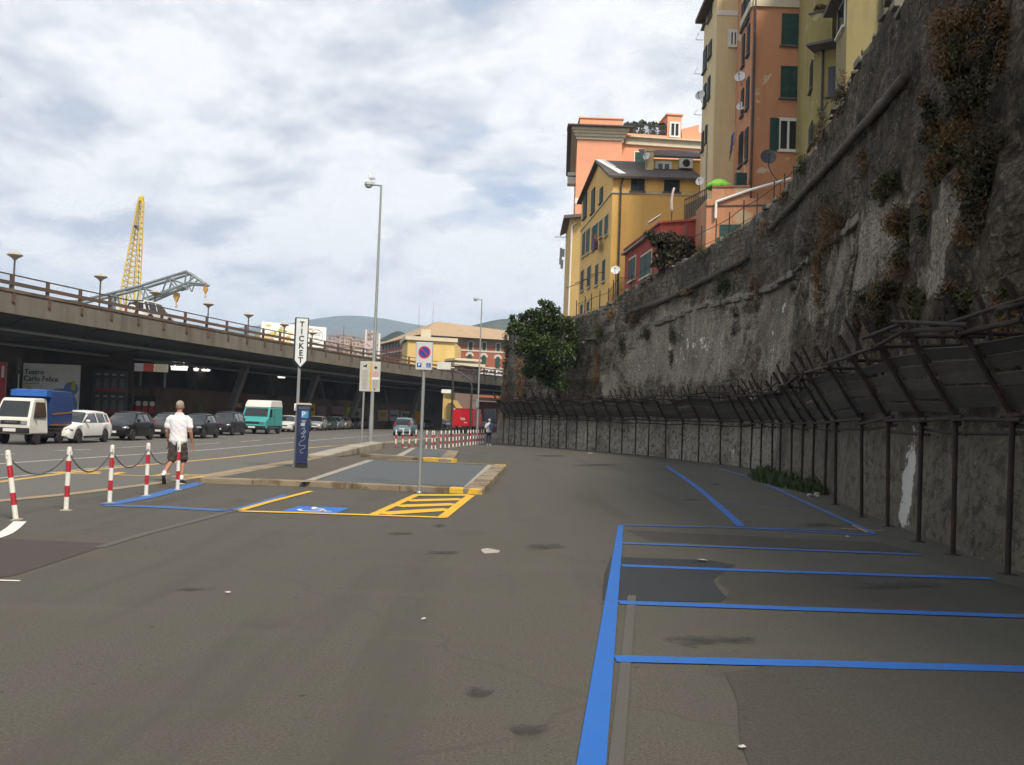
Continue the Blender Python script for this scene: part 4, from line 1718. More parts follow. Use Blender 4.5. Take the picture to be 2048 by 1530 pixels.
# --- yellow-green houses by the wall
a, b_ = P2(1627, 150, 50), P2(1690, 150, 49)
s = P2(1621, 150, 51.5)
YG = house('yellow_green_house', 'narrow yellow-green house with a boxed balcony, right of the orange house', [a, b_, (b_[0] + .5, b_[1] + 7), (s[0] + .5, s[1] + 6), s], 8, 30, PL_YG)
f1 = Face(a, b_)
f0 = Face(s, a)
mb = MB()
u0, u1, z0, z1 = f1.rect(1632, 37, 1676, 95)
f1.box(mb, u0, u1, z0, z1, -.1, .9)
mb.build('balcony', PL_YG, YG, world=True)
mb = MB()
f1.box(mb, u0 - .12, u1 + .1, z0 - .14, z0 - .005, -.1, 1.05)
f1.box(mb, u0 - .06, u1 + .06, z1 + .004, z1 + .07, -.1, .98)
mb.build('balcony_slab', SILL, YG, world=True)
window(f1, YG, (1657, 133, 1682, 190), 'shutter', None, mat('grey_blue_shutter', (.05, .055, .07), .6, .2, 3))
for px in ((1622, 128, 1626, 178), (1620, 250, 1626, 290)):
    window(f0, YG, px, 'shutter', None, MT['shutterdark'])
mb = MB()
mb.tube(f1.pt(f1.hit(1645, 200)[0], 9, .08), f1.pt(f1.hit(1647, 100)[0], z0 - .15, .08), .06, n=8)
mb.build('drain_pipe', MT['darksteel'], YG, world=True)
c = f1.pt(u0 + .4, z1 + .12, .5)
mb = MB()
leaves(mb, c + Vector((0, 0, .2)), (.4, .35, .3), 200, .1)
o = mb.build('balcony_plant', L_RUST)
tag(o, 'dry potted plant on top of the boxed balcony', 'plant')

a, b_ = P2(1692, 120, 45), P2(1860, 120, 44)
s = P2(1672, 120, 47.5)
YH = house('khaki_house', 'khaki yellow house with a drain pipe, closest to the high end of the rampart', [a, b_, (b_[0] + 2, b_[1] + 8), (s[0] + 2, s[1] + 4), s], 8, 28, plaster('khaki_render', (.25, .21, .09), None, streak=.2))
f1, f2 = Face(a, b_), Face(s, a)
window(f2, YH, (1677, 10, 1690, 62), 'dark', TRIMW, MT['shutterdark'])
mb = MB()
zc = zat(1675, 2, 46)
f2.box(mb, -.4, f2.L - .1, zc, zc + .2, -.1, .6)
mb.build('eave', SLATE, YH, world=True)
mb = MB()
u, z = f1.hit(1767, 60)
mb.tube(f1.pt(u, 8, .12), f1.pt(u, 27, .12), .13, n=8)
mb.build('drain_pipe', MT['darksteel'], YH, world=True)
# laundry and stays hanging below
mb = MB()
p0 = V(1655, 205, 47.2)
mb.path([p0, p0 + Vector((-.3, 0, -.6)), p0 + Vector((-.45, 0, -1.3))], .1, 6, .05, ry=.03)
o = mb.build('hanging_cloth', mat('dark_cloth', (.02, .03, .04), .9, .2, 4))
tag(o, 'dark cloth hanging by the grey-blue shutter of the yellow-green house', 'laundry')

# --- lower orange wing with terrace
a, b_ = P2(1413, 430, 51), P2(1600, 420, 50)
s = P2(1392, 430, 54)
zt = zat(1460, 377, 51)
WG = house('orange_wing', 'low orange garage wing with peeling render and a terrace, below the orange house', [a, b_, (b_[0] + .5, b_[1] + 3.6), (s[0] + 1, s[1] + 1.5), s], 7, zt - .6, PL_WING)
f1, f2 = Face(a, b_), Face(s, a)
mb = MB()
u1 = f1.hit(1500, 378)[0]
f1.box(mb, f1.hit(1424, 378)[0], u1, zt - .6, zt, -.25, 0)
mb.build('parapet', PL_WING, WG, world=True)
mb = MB()
f1.box(mb, f1.hit(1424, 378)[0], u1, zt + .003, zt + .09, -.3, .06)
mb.build('parapet_cap', mat('brick_cap', (.28, .11, .07), .8, .2, 4), WG, world=True)
mb = MB()
u0, u1, z0, z1 = f1.rect(1439, 449, 1482, 500)
f1.box(mb, u0, u1, z0 - 1, z1, -.1, .03)
mb.build('garage_door', MT['shutter'], WG, world=True)
mb = MB()
u0, u1, z0, z1 = f1.rect(1520, 422, 1543, 452)
f1.box(mb, u0, u1, z0 - .6, z1, -.05, .02)
mb.build('panel', mat('grey_panel', (.22, .23, .25), .6, .3, 2), WG, world=True)
mb = MB()
zz_ = zat(1500, 416, 51)
f1.box(mb, f1.hit(1410, 416)[0], f1.hit(1548, 416)[0], zz_, zz_ + .06, -.05, .05)
mb.build('ledge', MT['rustrail'], WG, world=True)
mb = MB()
pts = [f1.pt(*f1.hit(1431, 437), .12), f1.pt(*f1.hit(1432, 405), .12), f1.pt(*f1.hit(1500, 381), .12), f1.pt(*f1.hit(1582, 358), .12)]
for p, q in zip(pts, pts[1:]):
    mb.tube(p, q, .075, n=8)
mb.build('white_pipe', MT['white'], WG, smooth='auto', world=True)
# balcony on the left of the wing
f3 = Face(P2(1366, 420, 56), P2(1412, 420, 53))
BL = thing('iron_balcony', 'slatted balcony railing between the yellow house and the orange wing', 'balcony', f3.pt(0, 10))
mb = MB()
u0, u1, z0, z1 = f3.rect(1368, 390, 1411, 432)
f3.box(mb, u0, u1, z0 - .2, z0, -1.2, 0)
mb.build('slab', PL_WING, BL, world=True)
mb = MB()
k = 12
for i in range(k + 1):
    u = u0 + (u1 - u0) * i / k
    f3.box(mb, u - .015, u + .015, z0, z1, -.05, -.02)
f3.box(mb, u0, u1, z1, z1 + .05, -.06, -.01)
mb.build('railing', MT['rustrail'], BL, world=True)
mb = MB()
f3.box(mb, u0, u1, z0, z1 - .25, -.085, -.07)
mb.build('screen', mat('reed_screen', (.2, .16, .09), .9, .25, 8), BL, world=True)

# --- yellow gabled house
YF = 66
a, b_ = P2(1223, 450, YF), P2(1400, 420, YF)
s = P2(1161, 480, 80)
zf = zat(1300, 356, YF) + .0
pk = Face(s, a)
upk, zpk = pk.hit(1199, 325)
zr = pk.hit(1163, 406)[1]
YE = thing('yellow_house', 'yellow house with slate gable roof, shuttered side windows and a dormer, above the fig tree', 'house', (a[0], a[1], 7))
back_b = (b_[0] + (s[0] - a[0]), b_[1] + (s[1] - a[1]))
pm = pk.pt(upk, 0)
mb = MB()
d_ = Vector((b_[0] - a[0], b_[1] - a[1], 0))
A3, S3 = Vector((a[0], a[1], 0)), Vector((s[0], s[1], 0))


def Z(p, z):
    return Vector((p[0], p[1], z))


gab = [Z(s, 6), Z(a, 6), Z(a, zf), Z(pm, zpk), Z(s, zr)]
mb.hexa(gab, [p + d_ for p in gab])
mb.build('wall', PL_YEL, YE, world=True)
mb = MB()
ov = -d_.normalized() * .35
fo = (A3 - Vector((pm.x, pm.y, 0))).normalized() * .45
bo = (S3 - Vector((pm.x, pm.y, 0))).normalized() * .45
slf = (zpk - zf) / (A3 - Vector((pm.x, pm.y, 0))).length
slb = (zpk - zr) / (S3 - Vector((pm.x, pm.y, 0))).length
up_ = Vector((0, 0, .16))
e1 = Z(a, zf + .02) + fo - Vector((0, 0, slf * .45)) + ov
r1 = Z(pm, zpk + .02) + ov
e2 = Z(s, zr + .02) + bo - Vector((0, 0, slb * .45)) + ov
L_ = d_ * 1.03 - ov
mb.hexa([e1, e1 + L_, r1 + L_, r1], [p + up_ for p in (e1, e1 + L_, r1 + L_, r1)])
mb.hexa([r1 + Vector((0, 0, .003)), r1 + L_ + Vector((0, 0, .003)), e2 + L_, e2], [p + up_ for p in (r1, r1 + L_, e2 + L_, e2)])
mb.build('roof', SLATE, YE, world=True)
mb = MB()
for t0, wd in ((.03, .5), (.2, .1), (.3, .08)):
    q0 = r1 + d_ * t0 * .35 + Vector((0, 0, .175))
    q1 = e1.lerp(r1, .12) + d_ * (t0 * .35 + .12) + Vector((0, 0, .175))
    if t0 > .1:
        q1 = q0.lerp(q1, .5)
    mb.hexa([q0, q0 + d_.normalized() * wd, q1 + d_.normalized() * wd, q1], [p + Vector((0, 0, .03)) for p in (q0, q0 + d_.normalized() * wd, q1 + d_.normalized() * wd, q1)])
mb.build('roof_lining', MT['white'], YE, world=True)
f1 = Face(a, b_)
f2 = pk
for px in ((1262, 358, 1289, 382), (1328, 358, 1359, 384)):
    window(f1, YE, px, 'shutter', None, MT['shutterdark'])
zz_ = zat(1300, 387, YF)
band(YE, 'string_course', [f1, f2], zz_ - .06, zz_ + .06, .09, TRIM)
mb = MB()
u, _ = f1.hit(1240, 420)
mb.path([f1.pt(u + .15, zf - .1, .12), f1.pt(u, zf - .5, .12), f1.pt(u, 8, .12)], .07, 8)
mb.build('drain_pipe', SLATE, YE, smooth='auto', world=True)
for px in ((1168, 390, 1174, 434), (1184, 379, 1190, 424), (1201, 376, 1206, 404)):
    window(f2, YE, px, 'shutter', None, MT['shutterdark'])
for px in ((1166, 467, 1171, 512), (1174, 460, 1180, 506), (1185, 454, 1190, 500), (1191, 449, 1196, 494), (1200, 442, 1205, 474), (1211, 432, 1217, 470)):
    window(f2, YE, px, 'shutter', TRIM, MT['shutter'])
for px in ((1163, 542, 1168, 581), (1176, 534, 1182, 574), (1192, 530, 1197, 570), (1206, 521, 1211, 562), (1162, 610, 1166, 630), (1175, 604, 1179, 622)):
    window(f2, YE, px, 'shutter', TRIM, MT['shutterdark'])
mb = MB()
for (px, py, qx, qy) in ((1150, 577, 1162, 566), (1168, 570, 1180, 557), (1181, 563, 1197, 549), (1200, 555, 1210, 543)):
    u, z = f2.hit(px, py)
    u2, z2 = f2.hit(qx, qy)
    mb.tube(f2.pt(u2, z2, .05), f2.pt(u, z2, .75), .03, n=5)
mb.build('clothes_bracket', MT['darksteel'], YE, world=True)
# dormer
fd = Face(P2(1312, 335, YF + 3), P2(1402, 335, YF + 3))
mb = MB()
z0, z1 = zat(1350, 352, YF + 3), zat(1350, 319, YF + 3)
fd.box(mb, -.4, fd.L, z0 - 1, z1, -3, 0)
mb.build('dormer', PL_YEL, YE, world=True)
mb = MB()
zt_ = zat(1350, 303, YF + 6)
k0 = [fd.pt(-.9, z1, .35), fd.pt(fd.L + .3, z1, .35), fd.pt(fd.L + .3, zt_, -3.2), fd.pt(-.9, zt_, -3.2)]
mb.hexa(k0, [p + Vector((0, 0, .15)) for p in k0])
mb.build('dormer_roof', SLATE, YE, world=True)
window(fd, YE, (1314, 326, 1340, 344), 'sash', MT['white'])
mb = MB()
c = V(1299, 335, YF + 2.5)
mb.box(c, (.5, .5, 2.2))
mb.box(c + Vector((0, 0, 1.2)), (.65, .65, .2))
mb.build('chimney', PL_CREAM, YE, world=True)
mb = MB()
c = fd.pt(*fd.hit(1370, 330), .3)
mb.box(c, (.95, .45, .7))
AC = mb.build('air_conditioner', MT['offwhite'], None)
tag(AC, 'white air conditioner box on the dormer of the yellow house', 'air conditioner')
mb = MB()
mb.lathe([(.0, 0), (.27, 0), (.27, .03), (.0, .03)], c + Vector((0, -.23, 0)), 16, Matrix.Rotation(R(90), 4, 'X'))
mb.build('fan_grille', MT['black'], AC)

# --- red house
a, b_ = P2(1321, 480, 55), P2(1394, 480, 54)
s = P2(1250, 520, 64)
zt = zat(1321, 447, 55)
RD = house('red_house', 'low red house with green shutters and flaking parapet, directly behind the rampart', [a, b_, (b_[0] + 1, b_[1] + 8), (s[0] + 2, s[1] + 2), s], 7, zt, PL_RED)
f1, f2 = Face(a, b_), Face(s, a)
mb = MB()
f2.box(mb, -.15, f2.L, zt + .002, zt + .12, -.4, .1)
f1.box(mb, .1, f1.L, zt + .004, zt + .12, -.4, .1)
mb.build('parapet_cap', PL_RED, RD, world=True)
mb = MB()
zz_ = f2.hit(1255, 507)[1]
f2.box(mb, -.2, f2.L * .72, zz_, zz_ + .12, -.1, .25)
mb.build('cornice', MT['concrete'], RD, world=True)
for px in ((1259, 518, 1271, 560), (1283, 509, 1303, 552)):
    window(f2, RD, px, 'shutter', TRIM)
mb = MB()
u, z = f2.hit(1330, 500)
for px, py, rx, ry in ((1335, 485, 34, 22), (1350, 505, 30, 26), (1318, 480, 22, 14), (1330, 520, 28, 24), (1372, 500, 18, 30), (1300, 470, 14, 8)):
    c = V(px, py, 53)
    kk = 53 / FPX
    leaves(mb, c, (rx * kk, .7, ry * kk), int(rx * ry * 1.1), .13, droop=.6, bias=.45)
o = mb.build('climbing_shrub', L_DARK)
tag(o, 'dark green shrub covering the front of the red house', 'shrub')
mb = MB()
c = V(1368, 505, 53.4)
mb.tube(Vector((c.x, c.y, 8)), V(1372, 445, 53.4), .035, n=6)
o = mb.build('dark_pole', MT['darksteel'])
tag(o, 'thin dark iron pole carrying the small dish in front of the red house', 'pole')

# --- salmon palazzo
YS = 100
a, b_ = P2(1153, 330, YS), P2(1243, 330, YS)
c_ = P2(1243, 330, YS + 1.5)
d__ = P2(1420, 330, YS + 2.5)
zc0, zc1 = zat(1200, 280, YS), zat(1200, 258, YS)
SP = house('salmon_palazzo', 'large salmon pink palazzo with a pale cornice and roof terrace, behind the yellow house', [a, b_, c_, d__, (d__[0] + 3, d__[1] + 18), (a[0] + 1, a[1] + 20)], 6, zc0 + .3, PL_SAL)
f1, f2 = Face(a, b_), Face(c_, d__)
f0 = Face((a[0] + 1, a[1] + 20), a)
mb = MB()
for f, e in ((f1, .9), (f0, .9)):
    for i in range(4):
        zA = zc0 + (zc1 - zc0) * i / 4
        zB = zc0 + (zc1 - zc0) * (i + 1) / 4
        dd = .15 + .16 * i
        f.box(mb, -dd if f is f1 else .3, f.L + (dd if f is f1 else -.003), zA, zB - .004, -.2, dd)
mb.build('cornice', TRIM, SP, world=True)
mb = MB()
f1.box(mb, -1.1, f1.L + 1.1, zc1, zc1 + .14, -1, 1.1)
f0.box(mb, .3, f0.L - .1, zc1 - .002, zc1 + .138, -1, 1.1)
mb.build('gutter', SLATE, SP, world=True)
za = zat(1200, 236, YS)
mb = MB()
f1.box(mb, f1.hit(1160, 250)[0], f1.hit(1246, 250)[0], zc1 + .14, za, -6, -.3)
f1.box(mb, f1.hit(1158, 250)[0], f1.hit(1248, 250)[0], za, za + .12, -6.1, -.2)
mb.build('attic', PL_SAL, SP, world=True)
zw0, zw1 = zat(1320, 294, YS + 2), zat(1320, 281, YS + 2)
mb = MB()
f2.box(mb, .2, f2.L, zw0, zw1, -.3, .25)
f2.box(mb, .2, f2.L, zw1 + .003, zw1 + .16, -.3, .6)
mb.build('wing_cornice', TRIM, SP, world=True)
mb = MB()
zt0, zt1 = zw1 + .163, zat(1300, 270, YS + 2)
f2.box(mb, .3, f2.hit(1334, 275)[0], zt0, zt1, -.3, -.05)
f2.box(mb, f2.hit(1364, 275)[0], f2.L, zt0, zat(1385, 262, YS + 2), -.35, -.03)
mb.build('terrace_parapet', PL_SAL, SP, world=True)
mb = MB()
k = 12
ue = f2.hit(1334, 275)[0]
for i in range(k):
    u = .6 + (ue - 1.0) * i / (k - 1)
    f2.box(mb, u - .06, u + .06, zt0 + .18, zt1 - .2, -.1, -.035)
mb.build('parapet_slot', INNER, SP, world=True)
mb = MB()
zr_ = zat(1290, 250, YS + 2)
for i in range(40):
    u = .3 + (ue - .3) * i / 39
    f2.box(mb, u - .02, u + .02, zt1, zr_, -.2, -.16)
f2.box(mb, .3, ue, zr_ + .003, zr_ + .06, -.21, -.15)
mb.build('terrace_railing', MT['darksteel'], SP, world=True)
mb = MB()
zt_ = zat(1348, 230, YS + 2)
u0, u1 = f2.hit(1335, 250)[0], f2.hit(1363, 250)[0]
f2.box(mb, u0, u1, zt0, zt_, -3, -.06)
f2.box(mb, u0 - .15, u1 + .15, zt_ + .003, zt_ + .15, -3.1, .08)
mb.build('turret', PL_SAL, SP, world=True)
window(f2, SP, (1341, 246, 1358, 273), 'sash', MT['white'])
mb = MB()
q0 = f2.pt(f2.hit(1384, 240)[0], zat(1384, 262, YS + 4), -4)
q1 = f2.pt(f2.hit(1420, 240)[0], zat(1384, 262, YS + 4), -4)
zq = zat(1380, 246, YS + 4)
zq2 = zat(1402, 235, YS + 4)
P = [q0, q1, Vector((q1.x, q1.y, zq2)), Vector((q0.x, q0.y, zq))]
mb.extr(P, (0, 3, 0))
mb.build('penthouse', PL_SAL, SP, world=True)
window(f2, SP, (1270, 305, 1292, 330), 'shutter', TRIMW)
mb = MB()
zb = zat(1160, 402, YS)
f1.box(mb, -.02, 1.4, zb - .3, zb + .3, -.1, .05)
f0.box(mb, 0, f0.L - .0, zb - .3, zb + .3, -.1, .05)
mb.build('white_band', TRIMW, SP, world=True)
mb = MB()
for py in (335, 345, 352):
    z = zat(1146, py, YS)
    f0.box(mb, f0.L - 4.5, f0.L - 3.2, z, z + .35, 0, .9)
mb.build('awning', MT['offwhite'], SP, world=True)
# plants on the terrace
for px, py, rx, lb in ((1258, 247, 10, 'bushy potted plant at the left end of the palazzo roof terrace'), (1270, 246, 8, 'round potted bush second from the left on the palazzo roof terrace'),
                       (1284, 244, 9, 'tall round bush in the middle of the palazzo roof terrace'), (1305, 246, 13, 'wide clipped bush on the palazzo roof terrace'), (1324, 248, 8, 'dark potted bush beside the palazzo roof turret')):
    c = V(px, py + 4, YS + 2.9)
    mb = MB()
    kk = (YS + 2) / FPX
    leaves(mb, c, (rx * kk, .5, 7 * kk), 260, .16)
    leaves(mb, c - Vector((0, 0, .9)), (rx * kk * .9, .4, .7), 160, .16)
    o = mb.build('terrace_plant', L_GREEN)
    tag(o, lb, 'plant', 'plants on the palazzo roof terrace')

# --- ochre house at the far end
a, b_ = P2(1137, 520, 92), P2(1172, 520, 91)
s = P2(1130, 520, 100)
zt = zat(1150, 437, 92)
OC = house('ochre_house', 'slim ochre house with a slate eave and white drain pipe, left of the yellow house', [a, b_, (b_[0] + 2, b_[1] + 10), s], 5, zt, PL_OCH)
f1, f2 = Face(a, b_), Face(s, a)
mb = MB()
P = [Z(f2.pt(-.5, 0, .6), zt - .1), Z(f2.pt(f2.L + .5, 0, .6), zt - .1), Z(f1.pt(f1.L, 0, .6), zt - .1), Z(f1.pt(f1.L, 0, -7), zt + 2.2)]
mb.hexa(P, [p + Vector((0, 0, .3)) for p in P])
mb.build('roof', mat('grey_slate', (.17, .15, .14), .85, .25, 3, coord='World'), OC, world=True)
mb = MB()
u, _ = f1.hit(1141, 520)
mb.path([f1.pt(u + .6, zt - .5, .15), f1.pt(u + .1, zt - .8, .12), f1.pt(u, 6, .12)], .09, 8)
mb.build('drain_pipe', TRIMW, OC, smooth='auto', world=True)
mb = MB()
for dz, cl in ((0, 0), (1.2, 0)):
    pass
c = f2.pt(f2.L * .4, zat(1124, 475, 97), .0)
mb.tube(c, c + f2.n * 1.3, .03, n=5)
for k in range(5):
    q = c + f2.n * (.2 + .25 * k)
    mb.tube(q + Vector((0, -.7, .02)), q + Vector((0, .7, .02)), .015, n=4)
o = mb.build('tv_antenna', MT['steel'])
tag(o, 'comb-shaped television antenna sticking out from the ochre house', 'antenna')
mb = MB()
for k, (dx, dz, h) in enumerate(((.35, -1.2, .8), (.6, -1.1, 1.7), (.45, -2.3, .9))):
    q = c + f2.n * dx + Vector((0, 0, dz))
    mb.hexa([q + Vector((-.12, -.02, -h)), q + Vector((.14, -.02, -h)), q + Vector((.14, .02, -h)), q + Vector((-.12, .02, -h))],
            [q + Vector((-.08, -.02, 0)), q + Vector((.16, -.02, 0)), q + Vector((.16, .02, 0)), q + Vector((-.08, .02, 0))])
o = mb.build('washing', mat('washing_cloth', (.36, .38, .44), .9, .3, 1))
tag(o, 'grey washing hanging from the corner of the ochre house', 'laundry')

# laundry on the yellow house
mb = MB()
f2 = pk
for (px, py, rx, ry) in ((1204, 478, .45, .35),):
    c = f2.pt(*f2.hit(px, py), .5)
    mb.box(c, (.08, .6, .55))
    mb.box(c + Vector((.02, .1, -.35)), (.06, .3, .3))
o = mb.build('orange_cloth', mat('orange_cloth', (.75, .15, .02), .8, .15, 3))
tag(o, 'orange bundle of washing outside a shuttered window of the yellow house', 'laundry')
mb = MB()
for (px, py) in ((1206, 488), (1203, 490), (1200, 492)):
    c = f2.pt(*f2.hit(px, py), .45)
    mb.box(c + Vector((0, 0, random.uniform(-.15, .15))), (.07, 1.0, random.uniform(.6, .9)), random.uniform(-.2, .2))
o = mb.build('blue_red_washing', mat('mixed_cloth', (.1, .07, .16), .8, .4, 1.2, dirt=(.3, .03, .06), dirt_amt=.5))
tag(o, 'dark blue and red washing under the orange bundle on the yellow house', 'laundry')

# --- satellite dishes
def dish(px, py, rpx, Y, face, label, mt=None, pole=None):
    c = V(px, py, Y)
    r = rpx * Y / FPX
    t = thing('satellite_dish', label, 'satellite dish', c, 0, 'satellite dishes on the houses')
    q = Vector(face).normalized().to_track_quat('Z', 'Y').to_matrix().to_4x4()
    mb = MB()
    prof = [(0, -.16 * r), (r * .4, -.14 * r), (r * .75, -.06 * r), (r, .02 * r), (r * .99, .06 * r), (r * .74, -.02 * r), (r * .4, -.1 * r), (0, -.12 * r)]
    mb.lathe(prof, (0, 0, 0), 20, q)
    mb.build('reflector', mt or MT['dish'], t, smooth='auto')
    mb = MB()
    mb.path([q @ Vector((0, -r * .9, 0)), q @ Vector((0, -r * .5, r * .7)), q @ Vector((0, 0, r * .8))], r * .05, 6)
    mb.box(q @ Vector((0, 0, r * .8)), (r * .2, r * .2, r * .25), 0, q)
    mb.build('feed_arm', MT['darksteel'], t)
    mb = MB()
    pl_ = pole or [(0, .1, 0), (.25, .6, -.3)]
    mb.path([Vector(p) for p in pl_], max(.025, r * .06), 6)
    mb.build('mast', MT['darksteel'], t)
    return t


dish(1480, 153, 11.5, 57, (-.5, -1, .35), 'large white satellite dish, upper of two on the corner of the orange house')
dish(1482, 212, 9.5, 57, (-.5, -1, .35), 'smaller white satellite dish, lower of two on the corner of the orange house')
dish(1400, 190, 10.5, 63, (-.7, -1, .3), 'white satellite dish fixed to the side of the cream house')
dish(1537, 313, 16, 52, (-.1, -1, .25), 'dark blue satellite dish on a bent pole in front of the orange house', MT['dishdark'],
     [(0, .05, .2), (.05, .12, -.5), (.15, .12, -.75), (.72, .1, -1.5), (.75, .1, -2.9)])
dish(1368, 489, 8, 53, (-.6, -1, .3), 'small white satellite dish on the iron pole in front of the red house', None, [(0, .05, 0), (.1, .2, -.2)])
dish(1231, 540, 9.5, 60, (-.3, -1, .35), 'white satellite dish on a pole at the corner of the yellow house, by the rampart', None, [(0, .1, 0), (.05, .2, -.5), (.05, .2, -2.4)])
dish(1293, 312, 8, 68, (-.8, -1, .2), 'white satellite dish seen edge-on beside the dormer chimney', None, [(0, .1, 0), (.1, .3, -.9)])
dish(1400, 362, 9, 58, (-.6, -1, .2), 'white satellite dish behind the green parasol', None, [(0, .1, 0), (.1, .6, -.5)])

# --- parasols on the terrace
c = V(1438, 368, 52.5)
t = thing('green_parasol', 'open lime green parasol on the orange terrace', 'parasol', c + Vector((0, 0, -2)))
r = 26 * 52.5 / FPX
mb = MB()
k = 16
ap = mb.v((0, 0, 2.3))
r1 = [mb.v((r * .5 * math.cos(2 * PI * i / k), r * .5 * math.sin(2 * PI * i / k), 2.18)) for i in range(k)]
r2 = [mb.v((r * math.cos(2 * PI * i / k), r * math.sin(2 * PI * i / k), 1.9 - (.04 if i % 2 else 0))) for i in range(k)]
r3 = [mb.v((r * 1.0 * math.cos(2 * PI * i / k), r * 1.0 * math.sin(2 * PI * i / k), 1.78 - (.04 if i % 2 else 0))) for i in range(k)]
for i in range(k):
    j = (i + 1) % k
    mb.f([ap, r1[i], r1[j]])
    mb.f([r1[i], r2[i], r2[j], r1[j]])
    mb.f([r2[i], r3[i], r3[j], r2[j]])
mb.build('canopy', mat('lime_fabric', (.2, .52, .04), .7, .12, 3), t)
mb = MB()
mb.tube((0, 0, .2), (0, 0, 2.29), .025, n=8)
mb.build('pole', MT['offwhite'], t)
c = V(1343, 440, 58)
t = thing('folded_parasol', 'folded white parasol standing on the roof of the red house', 'parasol', c)
mb = MB()
kk = 58 / FPX
mb.path([(0, 0, .45), (-.02, 0, .7), (-.04, 0, 1.2), (.03, 0, 1.7), (.1, 0, 1.95)], .1, 8, .06, ry=.16)
mb.build('canopy', mat('cream_fabric', (.66, .56, .53), .8, .15, 3), t, smooth=True)
mb = MB()
mb.tube((.02, .05, -.3), (-.02, .05, 1.9), .03, n=8)
mb.box((.02, .05, -.3), (.6, .6, .1))
mb.build('pole', MT['darksteel'], t)
mb = MB()
c = V(1308, 438, 58)
mb.box(c, (.9, .5, .06), 0, Matrix.Rotation(R(-35), 4, 'Y'))
mb.tube(c + Vector((-.4, 0, -.4)), c + Vector((.3, 0, .1)), .03)
o = mb.build('roof_lounger', MT['offwhite'])
tag(o, 'tilted white lounger frame on the roof of the red house', 'lounger')

# --- iron fence along the parapet
FN = thing('parapet_fence', 'thin rusty iron fence posts along the top of the rampart wall', 'fence', wsurf(200, 9))
tp = []
for px, py, qx, qy in ((1150, 632, 1150, 598), (1165, 628, 1166, 590), (1180, 622, 1180, 583), (1196, 614, 1196, 575), (1212, 606, 1212, 568), (1220, 604, 1221, 556), (1234, 592, 1236, 536), (1262, 580, 1264, 548),
                       (1398, 498, 1401, 442), (1424, 486, 1428, 432), (1452, 470, 1454, 417), (1480, 456, 1482, 399), (1509, 434, 1511, 382), (1540, 412, 1542, 362), (1562, 385, 1565, 343), (1580, 362, 1583, 325),
                       (1600, 335, 1602, 300), (1706, 160, 1708, 112), (1730, 100, 1732, 70), (1755, 60, 1757, 30)):
    i, z = wallhit(px, py)
    p = wsurf(i, TOP[i] - .3) - WN[i] * .25
    k = (p - CAM).dot(FW) / FPX
    h = (py - qy) * k + .3
    mb = MB()
    mb.tube(p, p + Vector((0, 0, h)), .03, n=6)
    mb.build('post', MT['rust'], FN, world=True)
    tp.append((p + Vector((0, 0, h * .8)), i))
mb = MB()
for (p, i), (q, j) in zip(tp, tp[1:]):
    if abs(i - j) < 40:
        mb.tube(p, q, .016, n=5)
        mb.tube(p - Vector((0, 0, .7)), q - Vector((0, 0, .7)), .012, n=5)
mb.build('rail', MT['rust'], FN, world=True)
# ------------------------------------------------------------------ vehicles
def carpaint(name, col, metal=.0):
    mt, n, b = nt(name)
    v = mapv(n)
    c = mix(n, noise_n(n, v, 2.5, 5), mul(col, .85), mul(col, 1.12))
    sz = N(n, 'ShaderNodeSeparateXYZ')
    n.links.new(v, sz.inputs[0])
    d = math_n(n, 'ADD', math_n(n, 'MULTIPLY', noise_n(n, v, 4, 5), .4), sz.outputs['Z'])
    c = mix(n, ramp(n, d, .25, .75, (.14, .14, .14, 1), (0, 0, 0, 1)), c, (.12, .11, .095))
    n.links.new(c, b.inputs['Base Color'])
    b.inputs['Roughness'].default_value = .38
    b.inputs['Specular IOR Level'].default_value = .2
    b.inputs['Metallic'].default_value = metal
    b.inputs['Coat Weight'].default_value = .15
    b.inputs['Coat Roughness'].default_value = .12
    return mt


def lerp1(tab, t):
    for (a, va), (b_, vb) in zip(tab, tab[1:]):
        if t <= b_:
            return va + (vb - va) * (t - a) / (b_ - a) if b_ > a else vb
    return tab[-1][1]


SHAPES = {
    'hatch': dict(L=4.0, W=1.7, H=1.48, belt=[(0, .55), (.02, .72), (.1, .84), (.26, .99), (.6, .97), (.9, 1.0), (.97, .93), (1, .6)], g=(.22, .44, .84, .985), wh=(.19, .81)),
    'estate': dict(L=4.5, W=1.77, H=1.47, belt=[(0, .5), (.02, .68), (.1, .8), (.27, .95), (.6, .94), (.92, .97), (.98, .9), (1, .55)], g=(.25, .43, .9, .985), wh=(.19, .79)),
    'saloon': dict(L=4.4, W=1.74, H=1.43, belt=[(0, .5), (.02, .68), (.1, .8), (.27, .94), (.6, .93), (.82, .98), (.97, .95), (1, .55)], g=(.25, .42, .74, .88), wh=(.19, .79)),
    'mpv': dict(L=4.4, W=1.8, H=1.66, belt=[(0, .55), (.02, .78), (.1, .9), (.2, 1.05), (.6, 1.03), (.95, 1.04), (.98, .95), (1, .6)], g=(.16, .38, .9, .985), wh=(.2, .8)),
    'suv': dict(L=4.4, W=1.85, H=1.82, belt=[(0, .65), (.015, .9), (.1, 1.0), (.28, 1.1), (.6, 1.08), (.96, 1.1), (.985, 1.0), (1, .7)], g=(.27, .39, .94, .99), wh=(.19, .79)),
    'oldhatch': dict(L=3.7, W=1.62, H=1.42, belt=[(0, .55), (.01, .74), (.1, .82), (.28, .93), (.6, .92), (.92, .94), (.97, .9), (1, .55)], g=(.25, .42, .85, .985), wh=(.2, .8)),
}


